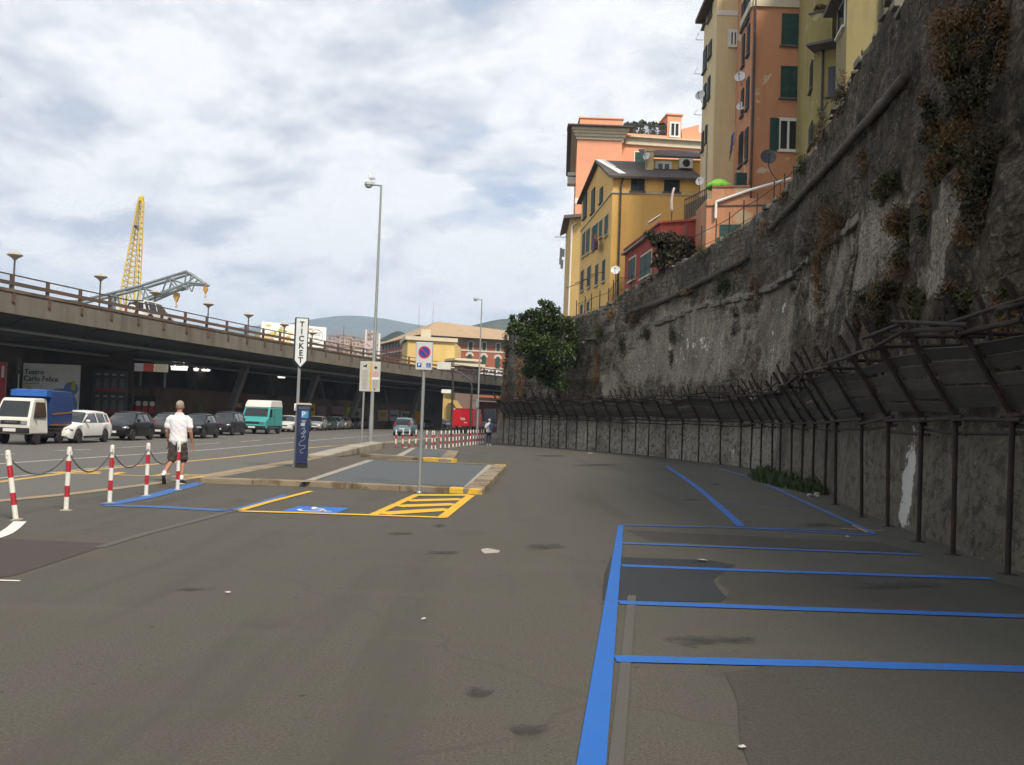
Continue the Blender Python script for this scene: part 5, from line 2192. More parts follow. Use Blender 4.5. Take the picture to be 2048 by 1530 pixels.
def car(label, cat, paint_, shape, loc, rz, group, tail=False, lod=False):
    sp = SHAPES[shape]
    L, Wd, H = sp['L'], sp['W'], sp['H']
    belt, (g0, g1, g2, g3), (w0, w1) = sp['belt'], sp['g'], sp['wh']
    rw = .31 if shape != 'suv' else .36
    t = thing('parked_car' if not tail else 'driving_car', label, cat, loc, rz, group)

    def Yt(x):
        return L / 2 - x * L

    def hw(x):
        return Wd / 2 * lerp1([(0, .78), (.03, .88), (.12, .965), (.3, 1), (.75, 1), (.92, .96), (1, .86)], x)
    ns = 44
    rings = []
    xs = sorted(set([i / ns for i in range(ns + 1)] + [.01, .02, .985]))
    for x in xs:
        y = Yt(x)
        zb = lerp1([(0, .34), (.03, .24), (.1, .21), (.9, .22), (.97, .28), (1, .38)], x)
        ra = rw + .055
        for wx in (w0, w1):
            d = abs(x - wx) * L
            if d < ra:
                zb = max(zb, rw + math.sqrt(ra * ra - d * d))
        zt = lerp1(belt, x)
        a = hw(x)
        zm = zb + (zt - zb) * .55
        crown = .02 if g0 < x < g3 else .045
        zb2 = min(zb, zt - .05)
        rings.append([(a * .95, y, zb2), (a, y, max(zb2 + .01, zm * .75 + zb2 * .25)), (a * .995, y, zt - (zt - zb2) * .22), (a * .95, y, zt - .03), (a * .86, y, zt), (0, y, zt + crown),
                      (-a * .86, y, zt), (-a * .95, y, zt - .03), (-a * .995, y, zt - (zt - zb2) * .22), (-a, y, max(zb2 + .01, zm * .75 + zb2 * .25)), (-a * .95, y, zb2), (0, y, zb2)])
    mb = MB()
    mb.loft(rings)
    body = mb.build('body', paint_, t, smooth='auto', angle=38)
    if not lod:
        mb = MB()
        for s in (-1, 1):
            mb.box((s * (Wd / 2 * .985), Yt((w0 + w1) / 2), .3), (.03, L * (w1 - w0) - 2 * rw - .15, .09))
        mb.build('sill', MT['black'], t)

    def zr(x):
        b0, b3 = lerp1(belt, g0), lerp1(belt, g3)
        return lerp1([(g0, b0 + .01), (g1, H - .05), ((g1 + g2) / 2, H), (g2, H - .05), (g3, b3 + .02)], x)

    def sec(x, off=0.0):
        zb = lerp1(belt, x) - .03
        zt = max(zb + .035, zr(x))
        fr = (zt - zb) / (H - zb)
        wb = hw(x) * .93 + off
        wt = wb - (Wd * .125) * fr
        y = Yt(x)
        return y, zb, zt + off, wb, wt
    gx = [g0 + (g3 - g0) * i / 22 for i in range(23)]
    rings = []
    for x in gx:
        y, zb, zt, wb, wt = sec(x)
        e = min(.07, (zt - zb) * .3)
        rings.append([(wb, y, zb), (wt, y, zt - e), (wt - .09, y, zt), (0, y, zt + .02 * (1 if zt > H - .15 else .3)), (-wt + .09, y, zt), (-wt, y, zt - e), (-wb, y, zb)])
    mb = MB()
    mb.loft(rings)
    mb.build('window', MT['glass'], t, smooth='auto', angle=35)
    # painted roof with pillars
    mb = MB()
    rr = []
    for x in [g1 - .012 + (g2 - g1 + .024) * i / 12 for i in range(13)]:
        y, zb, zt, wb, wt = sec(x, .012)
        rr.append([(wt + .006, y, zt - .11), (wt, y, zt - .05), (wt - .09, y, zt), (0, y, zt + .024), (-wt + .09, y, zt), (-wt, y, zt - .05), (-wt - .006, y, zt - .11)])
    mb.loft(rr, cap=False, closed=False)

    def strip(xa, xb, h0a, h1a, h0b, h1b):
        for s in (-1, 1):
            q = []
            for x, h in ((xa, h0a), (xb, h0b), (xb, h1b), (xa, h1a)):
                y, zb, zt, wb, wt = sec(x, .01)
                q.append(Vector((s * (wb + (wt - wb) * h), y, zb + (zt - .03 - zb) * h)))
            mb.poly(q if s > 0 else q[::-1])
    k = 5
    for i in range(k):          # front and rear screen pillars follow the roof line down
        xa, xb = g0 + (g1 - g0) * i / k, g0 + (g1 - g0) * (i + 1) / k
        strip(xa, xb, .72, 1.02, .72, 1.02)
        xa, xb = g2 + (g3 - g2) * i / k, g2 + (g3 - g2) * (i + 1) / k
        strip(xa, xb, .3 if shape != 'saloon' else .7, 1.02, .0 if shape not in ('saloon',) else .7, 1.02)
    mid = g1 + (g2 - g1) * .36
    strip(mid, mid + .022, 0, 1, 0, 1)
    if shape in ('estate', 'suv', 'mpv'):
        m2 = g1 + (g2 - g1) * .78
        strip(m2, m2 + .02, 0, 1, 0, 1)
        strip(g2 - .012, g2 + .015, 0, 1, 0, 1)
    elif shape in ('hatch', 'oldhatch'):
        strip(g2 - .05, g2 + .02, 0, 1, 0, 1)
    mb.build('roof', paint_, t, smooth='auto', angle=35)
    # wheels, wells
    mb = MB()
    mb.box((0, 0, .5), (Wd * .8, L * .9, .32))
    mb.build('underbody', MT['black'], t)
    for wx in (w0, w1):
        for s in (-1, 1):
            o = None
            mb = MB()
            Mr = Matrix.Rotation(R(90) * s, 4, 'Y')
            mb.lathe([(rw * .62, -.1), (rw * .93, -.1), (rw, -.06), (rw, .06), (rw * .93, .1), (rw * .62, .1)], (s * (Wd / 2 - .11), Yt(wx), rw), 22, Mr)
            o = mb.build('wheel', MT['tyre'], t, smooth='auto')
            if not lod:
                mb = MB()
                mb.lathe([(0, .085), (rw * .16, .085), (rw * .2, .06), (rw * .6, .07), (rw * .66, .09), (rw * .66, .05), (0, .04)], (s * (Wd / 2 - .11), Yt(wx), rw), 18, Mr)
                for a in range(5):
                    an = 2 * PI * a / 5
                    mb.box(Vector((s * (Wd / 2 - .02), Yt(wx) + math.cos(an) * rw * .4, rw + math.sin(an) * rw * .4)), (.02, rw * .46, rw * .16), 0, Matrix.Rotation(an, 4, 'X'))
                mb.build('rim', MT['rim'], o, smooth='auto')
    # lamps, plates, grille, mirrors
    for s in (-1, 1):
        mb = MB()
        Mr = Matrix.Rotation(-s * R(32), 4, 'Z') @ Matrix.Rotation(R(16), 4, 'X')
        hz = lerp1(belt, .04) - .1
        mb.ell((s * hw(.05) * .83, Yt(.045), hz), (.2, .13, .085), 10, Mr)
        mb.build('headlight', MT['lampglass'], t, smooth=True)
        mb = MB()
        tz = lerp1(belt, .95)
        if shape in ('hatch', 'mpv', 'estate'):
            mb.box((s * (hw(.975) * .84), Yt(.982), tz + .0), (.12, .12, .36), -s * R(12))
        else:
            mb.box((s * hw(.985) * .86, Yt(.982), tz - .12), (.2, .14, .26), -s * R(12))
        mb.build('tail_light', MT['tail'], t, bevel=.02)
        if not lod:
            mb = MB()
            mb.ell((s * (Wd / 2 + .06), Yt(g0 + .07), lerp1(belt, g0 + .07) + .06), (.11, .06, .075), 8)
            mb.build('mirror', paint_ if shape != 'mpv' else MT['black'], t, smooth=True)
    mb = MB()
    mb.box((0, Yt(.004), .58), (Wd * .44, .05, .11))
    mb.box((0, Yt(.012), .34), (Wd * .62, .06, .11))
    mb.build('grille', MT['black'], t, bevel=.02)
    mb = MB()
    mb.box((0, Yt(-.004), .45), (.5, .02, .11))
    mb.build('number_plate', MT['plate'], t)
    mb = MB()
    mb.box((0, Yt(1.004), .66), (.5, .02, .12))
    mb.build('number_plate', MT['plate'], t)
    mb = MB()
    mb.box((0, Yt(1.0), .45), (Wd * .82, .1, .14))
    mb.build('bumper', MT['black'] if shape == 'oldhatch' else paint_, t, bevel=.03)
    t.scale = (.93, .93, .93)
    return t


PARK = 'vehicles parked in the row along the road beside the viaduct'
XF = -17.9


def park(pxf, label, cat, col, shape, metal=0.0, X=XF, lod=False):
    """park facing the camera with the front corner of its flank on the flank line of the row"""
    sp = SHAPES[shape]
    Yf = -X * FPX / (CX - pxf) if Y_OVERRIDE is None else Y_OVERRIDE
    return car(label, cat, carpaint('car_paint', col, metal), shape, (X - sp['W'] / 2, Yf + sp['L'] / 2, 0), PI + random.uniform(-.02, .02), PARK, lod=lod)


Y_OVERRIDE = None
park(150, 'white estate car parked behind the blue tarpaulin truck', 'car', (.62, .63, .62), 'estate')
park(262, 'black hatchback with bright headlight parked behind the white estate car', 'car', (.006, .006, .008), 'hatch')
park(347, 'dark grey car half hidden behind the man in the white shirt', 'car', (.03, .026, .026), 'hatch')
park(408, 'black estate car parked just right of the walking man', 'car', (.01, .011, .014), 'hatch', 0, -16.9)
park(466, 'dark blue-black people carrier parked in front of the turquoise van', 'car', (.01, .011, .016), 'mpv')
park(590, 'white car mostly hidden behind the blue ticket machine', 'car', (.5, .5, .5), 'hatch')
park(612, 'turquoise hatchback parked just right of the ticket machine', 'car', (.04, .16, .17), 'hatch', .3)
park(647, 'silver hatchback parked behind the turquoise hatchback', 'car', (.38, .39, .4), 'hatch', .5)
park(667, 'dark green hatchback squeezed between the silver and the silver-blue ones', 'car', (.03, .045, .04), 'hatch')
park(683, 'silver-blue hatchback behind the dark green one', 'car', (.2, .25, .29), 'hatch', .5)
park(698, 'champagne beige hatchback left of the small sign post', 'car', (.25, .23, .19), 'hatch', .5)
park(711, 'dark blue car parked behind the two posts of the grey notice board', 'car', (.02, .022, .025), 'saloon', 0, XF, True)
park(722, 'pale car just left of the tall street lamp', 'car', (.4, .4, .39), 'hatch', .2, XF, True)
park(733, 'brown car beside the tall street lamp', 'car', (.09, .06, .05), 'hatch', .2, XF, True)
park(743, 'grey car hidden behind the tall street lamp', 'car', (.12, .13, .13), 'hatch', .3, XF, True)
for px, Y, col, sh, lb in ((757, 130, (.05, .06, .08), 'hatch', 'dark blue car seen between the lamp post and the driving car'), (775, 137, (.09, .02, .02), 'hatch', 'dark red car just left of the driving car'),
                           (836, 141, (.6, .6, .6), 'mpv', 'white car right behind the driving car'), (852, 147, (.15, .16, .17), 'hatch', 'grey car right of the pole of the no parking sign'),
                           (866, 152, (.3, .31, .32), 'hatch', 'silver car in the middle of the far parked row'), (880, 157, (.06, .065, .07), 'mpv', 'dark people carrier near the end of the far parked row'),
                           (893, 160, (.4, .42, .42), 'hatch', 'pale car just left of the red truck')):
    p = V(px, 850, Y)
    car(lb, 'car', carpaint('car_paint', col, .2), sh, (p.x, p.y, 0), PI + .25, PARK, lod=True)
p = G(806, 872)
car('blue-grey hatchback driving away along the road, seen from behind', 'car', carpaint('car_paint', (.14, .22, .26), .5), 'mpv', (p.x, p.y + 1.9, 0), R(-3), None, tail=True)
p = V(966, 850, 118)
car('dark car with white rear seen beside the second street lamp', 'car', carpaint('car_paint', (.05, .05, .055)), 'hatch', (p.x, p.y, 0), R(-12), None, tail=True, lod=True)

# --- blue tarpaulin truck
TARP = mat('blue_tarpaulin', (.006, .03, .135), .55, .25, 2.2, 0, .5)
WHT = carpaint('truck_white', (.6, .59, .55))
X0 = -18.35
t = thing('tarpaulin_truck', 'small white pickup truck with a blue tarpaulin cover, parked first in the row', 'truck', (X0 - .72, 36.9 + 1.75, 0), PI, PARK)
# local: front at +y
prof = [(1.72, .42), (1.74, .75), (1.7, 1.0), (1.32, 1.72), (1.2, 1.8), (.28, 1.82), (.2, 1.76), (.2, .42)]


def slab(mb, prof, w, tumble=.0, zref=1.0):
    def sx_(z):
        return w / 2 - max(0, z - zref) * tumble
    a = [(sx_(z), y, z) for y, z in prof]
    b_ = [(-sx_(z), y, z) for y, z in prof]
    mb.hexa(a, b_)


mb = MB()
slab(mb, prof, 1.42, .13)
mb.build('cab', WHT, t, bevel=.05)
mb = MB()
nrm = Vector((0, .72, .38)).normalized()
P = [Vector((-.6, 1.665, 1.08)), Vector((.6, 1.665, 1.08)), Vector((.52, 1.35, 1.68)), Vector((-.52, 1.35, 1.68))]
mb.extr([p + nrm * .008 for p in P], nrm * .012)
mb.build('windscreen', MT['glass'], t)
for s in (-1, 1):
    mb = MB()
    P = [Vector((s * .715, 1.45, 1.06)), Vector((s * .715, .42, 1.06)), Vector((s * .628, .42, 1.66)), Vector((s * .628, 1.18, 1.66))]
    mb.extr(P if s > 0 else P[::-1], (s * .012, 0, 0))
    mb.build('side_window', MT['glass'], t)
    mb = MB()
    mb.box((s * .78, 1.35, 1.12), (.1, .05, .16))
    mb.build('mirror', MT['black'], t)
    mb = MB()
    mb.box((s * .5, 1.745, .86), (.24, .04, .15))
    mb.build('headlight', MT['lampglass'], t, bevel=.01)
    mb = MB()
    mb.box((s * .5, 1.75, .56), (.32, .05, .1))
    mb.build('indicator', mat('amber_lens', (.3, .05, .02), .3, .1), t)
mb = MB()
mb.box((0, 1.738, .86), (.74, .035, .15))
mb.build('grille', MT['black'], t)
mb = MB()
for k in range(6):
    mb.box((-.2 + k * .08, 1.76, .87), (.055, .015, .03))
mb.build('badge', MT['rim'], t)
mb = MB()
mb.box((0, 1.76, .56), (1.44, .12, .2))
mb.build('bumper', MT['black'], t, bevel=.03)
mb = MB()
mb.box((0, 1.83, .57), (.48, .02, .12))
mb.build('number_plate', MT['plate'], t)
mb = MB()
mb.box((0, -.8, .48), (1.3, 2.3, .14))
mb.box((0, -.8, .62), (1.4, 2.1, .1))
mb.box((0, .9, .5), (1.2, 1.4, .2))
mb.build('chassis', MT['black'], t)
mb = MB()
rings = []
for y in (.12, -.2, -.6, -1.0, -1.4, -1.75):
    j = [random.uniform(-.015, .015) for _ in range(8)]
    rings.append([(.74 + j[0], y, .72), (.75 + j[1], y, 1.2), (.74 + j[2], y, 1.7), (.7, y, 2.12 + j[3]), (.2, y, 2.16 + j[4] - .02 * math.sin(y * 6)), (-.2, y, 2.16 + j[5]), (-.7, y, 2.12), (-.74, y, 1.7), (-.75, y, 1.2), (-.74, y, .72)])
mb.loft(rings)
mb.build('tarpaulin', TARP, t, smooth='auto')
mb = MB()
rings = []
for i in range(9):
    x = -.72 + 1.44 * i / 8
    w_ = .02 * math.sin(i * 2.1)
    rings.append([(x, .1, 1.86), (x, .52 + w_, 1.9), (x, .5 + w_, 2.14 + w_ * .5), (x, .1, 2.17)])
mb.loft(rings)
mb.build('tarpaulin_flap', mat('bright_blue_tarpaulin', (.012, .09, .36), .5, .2, 2.5, 0, .4), t, smooth='auto')
mb = MB()
for s in (-1, 1):
    mb.box((s * .765, -.85, 1.25), (.012, 1.75, .07), 0, Matrix.Rotation(R(-3), 4, 'X'))
    mb.box((s * .76, -.8, .78), (.02, 1.9, .06))
mb.build('stripe', mat('brown_stripe', (.2, .09, .04), .7, .2), t)
for y in (1.0, -.95):
    for s in (-1, 1):
        mb = MB()
        Mr = Matrix.Rotation(R(90) * s, 4, 'Y')
        mb.lathe([(.17, -.08), (.25, -.08), (.27, -.04), (.27, .04), (.25, .08), (.17, .08)], (s * .6, y, .27), 20, Mr)
        o = mb.build('wheel', MT['tyre'], t, smooth='auto')
        mb = MB()
        mb.lathe([(0, .06), (.12, .05), (.17, .075), (.17, .02), (0, .02)], (s * .6, y, .27), 14, Mr)
        mb.build('rim', MT['rim'], o, smooth='auto')
TRUCK = t

# --- turquoise van
TEAL = carpaint('turquoise_paint', (.045, .3, .29))
t = thing('turquoise_van', 'turquoise van with a high white roof parked in the row', 'van', (-17.5 - .98, 69.0 + 2.7, 0), PI, PARK)
prof = [(2.55, .4), (2.6, .6), (2.55, .95), (1.75, 1.2), (1.2, 1.93), (-2.5, 1.95), (-2.55, .4)]
mb = MB()
slab(mb, prof, 1.96, .06, 1.1)
mb.build('body', TEAL, t, bevel=.05)
mb = MB()
slab(mb, [(1.25, 1.94), (1.0, 2.3), (.7, 2.45), (-2.35, 2.5), (-2.52, 1.955)], 1.9, .12, 1.95)
mb.build('high_roof', mat('grey_white_roof', (.55, .55, .52), .6, .1, 1.5), t, bevel=.06)
mb = MB()
nrm = Vector((0, .8, .6)).normalized()
P = [Vector((-.86, 1.7, 1.27)), Vector((.86, 1.7, 1.27)), Vector((.8, 1.26, 1.86)), Vector((-.8, 1.26, 1.86))]
mb.extr([p + nrm * .01 for p in P], nrm * .012)
mb.build('windscreen', MT['glass'], t)
for s in (-1, 1):
    mb = MB()
    P = [Vector((s * .975, 1.6, 1.25)), Vector((s * .975, .75, 1.25)), Vector((s * .942, .75, 1.82)), Vector((s * .942, 1.25, 1.82))]
    mb.extr(P if s > 0 else P[::-1], (s * .014, 0, 0))
    mb.build('side_window', MT['glass'], t)
    mb = MB()
    mb.box((s * 1.08, 1.5, 1.4), (.14, .06, .24))
    mb.build('mirror', MT['black'], t)
    mb = MB()
    mb.box((s * .72, 2.585, .82), (.3, .05, .16))
    mb.build('headlight', MT['lampglass'], t, bevel=.01)
    mb = MB()
    mb.box((s * .985, -.4, .55), (.02, 3.8, .1))
    mb.box((s * .985, .1, 1.2), (.012, .02, 1.3))
    mb.build('door_trim', MT['black'], t)
mb = MB()
mb.box((0, 2.6, .5), (1.9, .14, .22))
mb.box((0, 2.58, .82), (1.05, .06, .16))
mb.build('bumper', MT['black'], t, bevel=.03)
mb = MB()
mb.box((0, 2.68, .5), (.5, .02, .12))
mb.build('number_plate', MT['plate'], t)
mb = MB()
mb.box((0, 0, .42), (1.7, 4.9, .2))
mb.build('underbody', MT['black'], t)
for y in (1.75, -1.5):
    for s in (-1, 1):
        mb = MB()
        Mr = Matrix.Rotation(R(90) * s, 4, 'Y')
        mb.lathe([(.2, -.1), (.31, -.1), (.33, -.05), (.33, .05), (.31, .1), (.2, .1)], (s * .9, y, .33), 20, Mr)
        o = mb.build('wheel', MT['tyre'], t, smooth='auto')
        mb = MB()
        mb.lathe([(0, .08), (.12, .07), (.2, .1), (.2, .02), (0, .02)], (s * .9, y, .33), 14, Mr)
        mb.build('rim', MT['rim'], o, smooth='auto')

# --- red box truck, seen from behind
p = V(924, 866, 108)
REDP = carpaint('truck_red', (.5, .012, .022))
t = thing('red_truck', 'red box truck driving away under the viaduct', 'truck', (p.x, p.y, 0), R(-6))
mb = MB()
mb.box((0, 3, 1.82), (2.4, 6, 1.98))
mb.build('box_body', REDP, t, bevel=.03)
mb = MB()
for s in (-1, 1):
    mb.box((s * 1.17, -.01, 1.82), (.07, .05, 2.0))
    mb.box((0, -.01, 1.82 + s * .97), (2.26, .05, .07))
mb.box((0, -.012, 1.82), (.03, .03, 1.9))
mb.build('door_frame', mat('dark_red', (.28, .01, .015), .5, .1), t)
mb = MB()
for k, (x, z, w_) in enumerate(((0, 1.72, .55), (.06, 1.58, .5), (.35, 1.24, .36))):
    for j in range(6):
        mb.box((x - w_ / 2 + w_ * (j + .5) / 6, -.03, z), (w_ / 8, .012, .09))
mb.box((-.95, -.04, 2.72), (.2, .03, .1))
mb.build('lettering', MT['white'], t)
mb = MB()
mb.box((0, 3.4, .62), (1.1, 7, .26))
mb.box((0, .05, .52), (2.2, .1, .16))
mb.build('chassis', MT['black'], t)
mb = MB()
mb.box((0, 7.2, 1.35), (2.1, 1.9, 1.9))
mb.build('cab', REDP, t, bevel=.1)
for y in (1.3, 6.9):
    for s in (-1, 1):
        mb = MB()
        Mr = Matrix.Rotation(R(90) * s, 4, 'Y')
        mb.lathe([(.0, -.2), (.4, -.2), (.43, -.12), (.43, .12), (.4, .2), (.0, .2)], (s * .92, y, .43), 18, Mr)
        mb.build('wheel', MT['tyre'], t, smooth='auto')
for s in (-1, 1):
    mb = MB()
    mb.box((s * .9, -.02, .68), (.35, .06, .13))
    mb.build('tail_light', MT['tail'], t)
mb = MB()
mb.box((.0, -.02, .62), (.5, .02, .12))
mb.build('number_plate', MT['plate'], t)
# ------------------------------------------------------------------ viaduct
ZB = 6.6
edge = [G(x, y, ZB) for x, y in ((0, 623), (110, 641), (220, 660), (330, 677), (440, 694.5), (560, 714), (680, 732), (774, 745), (845, 755), (915, 764), (1000, 773.5))]
edge = [Vector((p.x, p.y, 0)) for p in edge]
d = (edge[1] - edge[0]).normalized()
edge = [edge[0] - d * 34] + edge
d = (edge[-1] - edge[-2]).normalized()
edge += [edge[-1] + d * 14 + Vector((3, 0, 0)), edge[-1] + d * 30 + Vector((11, -2, 0)), edge[-1] + d * 50 + Vector((26, -8, 0))]
# smooth the measured line
for _ in range(4):
    edge = [edge[0]] + [(a + b_ * 2 + c) / 4 for a, b_, c in zip(edge, edge[1:], edge[2:])] + [edge[-1]]
EP = resample(catmull(edge, 10), 1.0)
EN = []
for i in range(len(EP)):
    q = EP[min(i + 4, len(EP) - 1)] - EP[max(i - 4, 0)]
    q.normalize()
    EN.append(Vector((-q.y, q.x, 0)))       # away from the road


def vo(i, off, z):
    p = EP[i] + EN[i] * off
    return Vector((p.x, p.y, z))


def vpx(px, off, z):
    best, bi = 1e9, 0
    for i in range(len(EP)):
        q = vo(i, off, z) - CAM
        if q.dot(FW) < 1:
            continue
        x = q.dot(RT) / q.dot(FW) * FPX + CX
        if abs(x - px) < best:
            best, bi = abs(x - px), i
    return bi


mt, n, b = nt('stained_fascia')
b.inputs['Roughness'].default_value = .92
v = mapv(n, coord='World')
vz = mapv(n, (1, 1, .12), 'World')
c = mix(n, noise_n(n, v, .5, 6), (.1, .091, .075), (.18, .165, .135))
c = mix(n, ramp(n, noise_n(n, vz, 1.1, 6, .65), .45, .7), c, (.085, .072, .058))
c = mix(n, ramp(n, noise_n(n, v, 1.6, 6, .7), .58, .7), c, (.13, .1, .08))
n.links.new(c, b.inputs['Base Color'])
bump_n(n, b, noise_n(n, v, 5, 5, .7), .3, .03)
FASCIA = mt
GIRD = mat('girder_steel', (.065, .07, .08), .75, .2, .6, 0, .2, coord='World')
RUSTK = mat('rusty_kerb', (.1, .065, .045), .9, .35, .8, 0, .3, dirt=(.16, .13, .1), coord='World')
VD = thing('viaduct', 'elevated road viaduct with stained concrete edge and rusty railing, crossing from the left', 'viaduct', vo(60, 7, 0))
mb = MB()
mb.loft([[vo(i, 0, ZB), vo(i, .4, ZB), vo(i, .4, 7.8), vo(i, 0, 7.8)] for i in range(0, len(EP), 2)])
mb.build('edge_beam', FASCIA, VD, world=True)
mb = MB()
mb.loft([[vo(i, -.06, 7.803), vo(i, .5, 7.803), vo(i, .5, 7.98), vo(i, -.06, 7.98)] for i in range(0, len(EP), 2)])
mb.build('kerb_beam', RUSTK, VD, world=True)
mb = MB()
mb.loft([[vo(i, .404, 6.75), vo(i, 1.6, 6.7), vo(i, 3.6, 5.75), vo(i, 11, 5.75), vo(i, 13.5, 6.7), vo(i, 14.6, 6.75), vo(i, 14.6, 7.55), vo(i, .404, 7.55)] for i in range(0, len(EP), 2)])
mb.build('girder', GIRD, VD, world=True, smooth='auto', angle=20)
mb = MB()
mb.loft([[vo(i, 14.604, ZB), vo(i, 15, ZB), vo(i, 15, 8.0), vo(i, 14.604, 8.0)] for i in range(0, len(EP), 2)])
mb.build('rear_edge_beam', FASCIA, VD, world=True)
for i in range(2, len(EP) - 1, 3):
    mb = MB()
    mb.box(vo(i, .15, 8.32), (.16, .16, .9), math.atan2(EN[i].y, EN[i].x))
    mb.box(vo(i, -.05, 7.5), (.1, .2, .5), math.atan2(EN[i].y, EN[i].x))
    mb.build('railing_post', MT['rustrail'], VD, world=True)
mb = MB()
mb.loft([[vo(i, .03, 8.2), vo(i, .09, 8.2), vo(i, .09, 8.42), vo(i, .03, 8.42)] for i in range(0, len(EP), 2)])
mb.build('guard_rail', MT['rustrail'], VD, world=True)
mb = MB()
mb.path([vo(i, .15, 8.8) for i in range(0, len(EP), 2)], .045, 6)
mb.build('handrail', MT['rustrail'], VD, world=True)
for i in range(10, len(EP) - 4, 7):
    mb = MB()
    dv_ = (EP[i + 1] - EP[i]).normalized() * .06
    P_ = [vo(i, .42, 6.72), vo(i, 1.6, 6.62), vo(i, 3.6, 5.68), vo(i, 11, 5.68), vo(i, 11, 5.76), vo(i, 3.62, 5.76), vo(i, 1.62, 6.72), vo(i, .42, 6.76)]
    mb.hexa([p - dv_ for p in P_], [p + dv_ for p in P_])
    mb.build('rib', GIRD, VD, world=True)
for off_ in (2.4, 8.0):
    mb = MB()
    mb.path([vo(i, off_, 5.95 if off_ < 3 else 5.55) for i in range(0, len(EP), 3)], .11, 7)
    mb.build('pipe', MT['steel'], VD, world=True, smooth='auto')
pd = mat('pier_concrete', (.13, .125, .12), .9, .25, 1, 0, .3, coord='World')
for px in (436, 577, 676, 800):
    i = vpx(px, 7, 3)
    rz = math.atan2(EN[i].y, EN[i].x)
    mb = MB()
    q = vo(i, 7, 0)
    Mz = Matrix.Translation(q) @ Matrix.Rotation(rz, 4, 'Z')
    for s in (-1, 1):
        b0 = [Mz @ Vector((s * 1.1 + x, y, 0)) for x, y in ((-.25, -.3), (.25, -.3), (.25, .3), (-.25, .3))]
        t0 = [Mz @ Vector((s * 3.0 + x, y, 5.74)) for x, y in ((-.3, -.3), (.3, -.3), (.3, .3), (-.3, .3))]
        mb.hexa(b0, t0)
    mb.build('pier', pd, VD, world=True)
# lights under the deck
LIT = emit('tube_light', (1, .97, .9), .9)
for px, py, off, wd in ((409, 738, 5.0, 2.3), (468 - 80, 740, 4.4, 1.2), (432, 741, 5.0, 1.0), (564, 755, 4, 1.5)):
    pass
ug = 'strip lights under the viaduct'
for px0, px1, py, th, Y, lb in ((344, 373, 737.5, 6, 86, 'long bright strip light under the viaduct, left of the others'), (381, 395, 740, 3.5, 92, 'short strip light under the viaduct, second from the left'),
                                (405, 418, 741.5, 2, 99, 'faint strip light under the viaduct beside the slanting pier'), (557, 569, 755, 2.2, 112, 'small strip light under the viaduct left of the ticket sign'),
                                (815, 822, 777, 2.2, 150, 'small strip light under the viaduct, left of the no parking pole'), (825, 832, 777, 2.0, 152, 'second small strip light close to the no parking pole')):
    a, b_ = V(px0, py, Y), V(px1, py, Y)
    mb = MB()
    kk = Y / FPX
    mb.box((a + b_) / 2, ((b_ - a).length, .5, th * kk))
    mb.box((a + b_) / 2 + Vector((0, 0, th * kk * .5 + .05)), ((b_ - a).length + .1, .6, .1))
    for s in (.2, .8):
        q = a.lerp(b_, s)
        mb.tube(q, (q.x, q.y, 5.9), .03, n=5)
    o = mb.build('strip_light', LIT)
    tag(o, lb, 'strip light', ug)
# glowing strip added in place of a daylight gap
a, b_ = V(269, 734, 84), V(335, 736.5, 84)
t = thing('daylight_gap', 'long glowing strip in white, red and cream, standing in for a daylight gap under the viaduct', 'sign', (a + b_) / 2)
u = (b_ - a).normalized()
h = 16 * 84 / FPX
L_ = (b_ - a).length
for f0_, f1_, col in ((0, .26, (.5, .52, .52)), (.27, .58, (.5, .1, .08)), (.585, .63, (.9, .85, .7)), (.635, .67, (.55, .5, .3)), (.675, 1, (.8, .72, .55))):
    mb = MB()
    p0, p1 = a + u * (L_ * f0_), a + u * (L_ * f1_ - .005)
    mb.hexa([p0 - Vector((0, 0, h / 2)), p1 - Vector((0, 0, h / 2)), p1 + Vector((0, .2, -h / 2)), p0 + Vector((0, .2, -h / 2))],
            [p0 + Vector((0, 0, h / 2)), p1 + Vector((0, 0, h / 2)), p1 + Vector((0, .2, h / 2)), p0 + Vector((0, .2, h / 2))])
    mb.build('gap_panel', emit('gap_glow', col, .15), t, world=True)
mb = MB()
mb.tube(V(281, 745, 84.1), (V(281, 745, 84.1).x, V(281, 745, 84.1).y, 0), .12)
mb.tube(V(330, 745, 84.1), (V(330, 745, 84.1).x, V(330, 745, 84.1).y, 0), .12)
mb.build('post', MT['steel'], t, world=True)

# dark walls under the deck
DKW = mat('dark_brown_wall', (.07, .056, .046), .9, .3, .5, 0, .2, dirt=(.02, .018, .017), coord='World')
mb = MB()
A0, A1, A2 = V(-260, 800, 71), V(264, 800, 76), V(266, 800, 92)
for p, q in ((A0, A1), (A1 + Vector((.004, 0, 0)), A2)):
    nn = Vector((-(q - p).y, (q - p).x, 0)).normalized() * .4
    mb.hexa([Z(p, 0), Z(q, 0), Z(q + nn, 0), Z(p + nn, 0)], [Z(p, 6.6), Z(q, 6.6), Z(q + nn, 6.6), Z(p + nn, 6.6)])
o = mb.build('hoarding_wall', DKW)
tag(o, 'dark brown wall carrying the large posters under the near end of the viaduct', 'wall')
mb = MB()
i0, i1 = vpx(180, 14, 3), vpx(888, 14, 3)
for i in range(i0, i1, 2):
    p, q = vo(i, 14.2, 0), vo(min(i + 2, i1), 14.2, 0)
    nn = EN[i] * .4
    mb.hexa([Z(p, 0), Z(q, 0), Z(q + nn, 0), Z(p + nn, 0)], [Z(p, 6.6), Z(q, 6.6), Z(q + nn, 6.6), Z(p + nn, 6.6)])
bmesh.ops.remove_doubles(mb.bm, verts=mb.bm.verts, dist=.02)
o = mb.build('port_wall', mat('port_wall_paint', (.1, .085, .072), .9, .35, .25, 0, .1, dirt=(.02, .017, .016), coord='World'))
tag(o, 'long dark boundary wall closing the far side under the viaduct', 'wall')
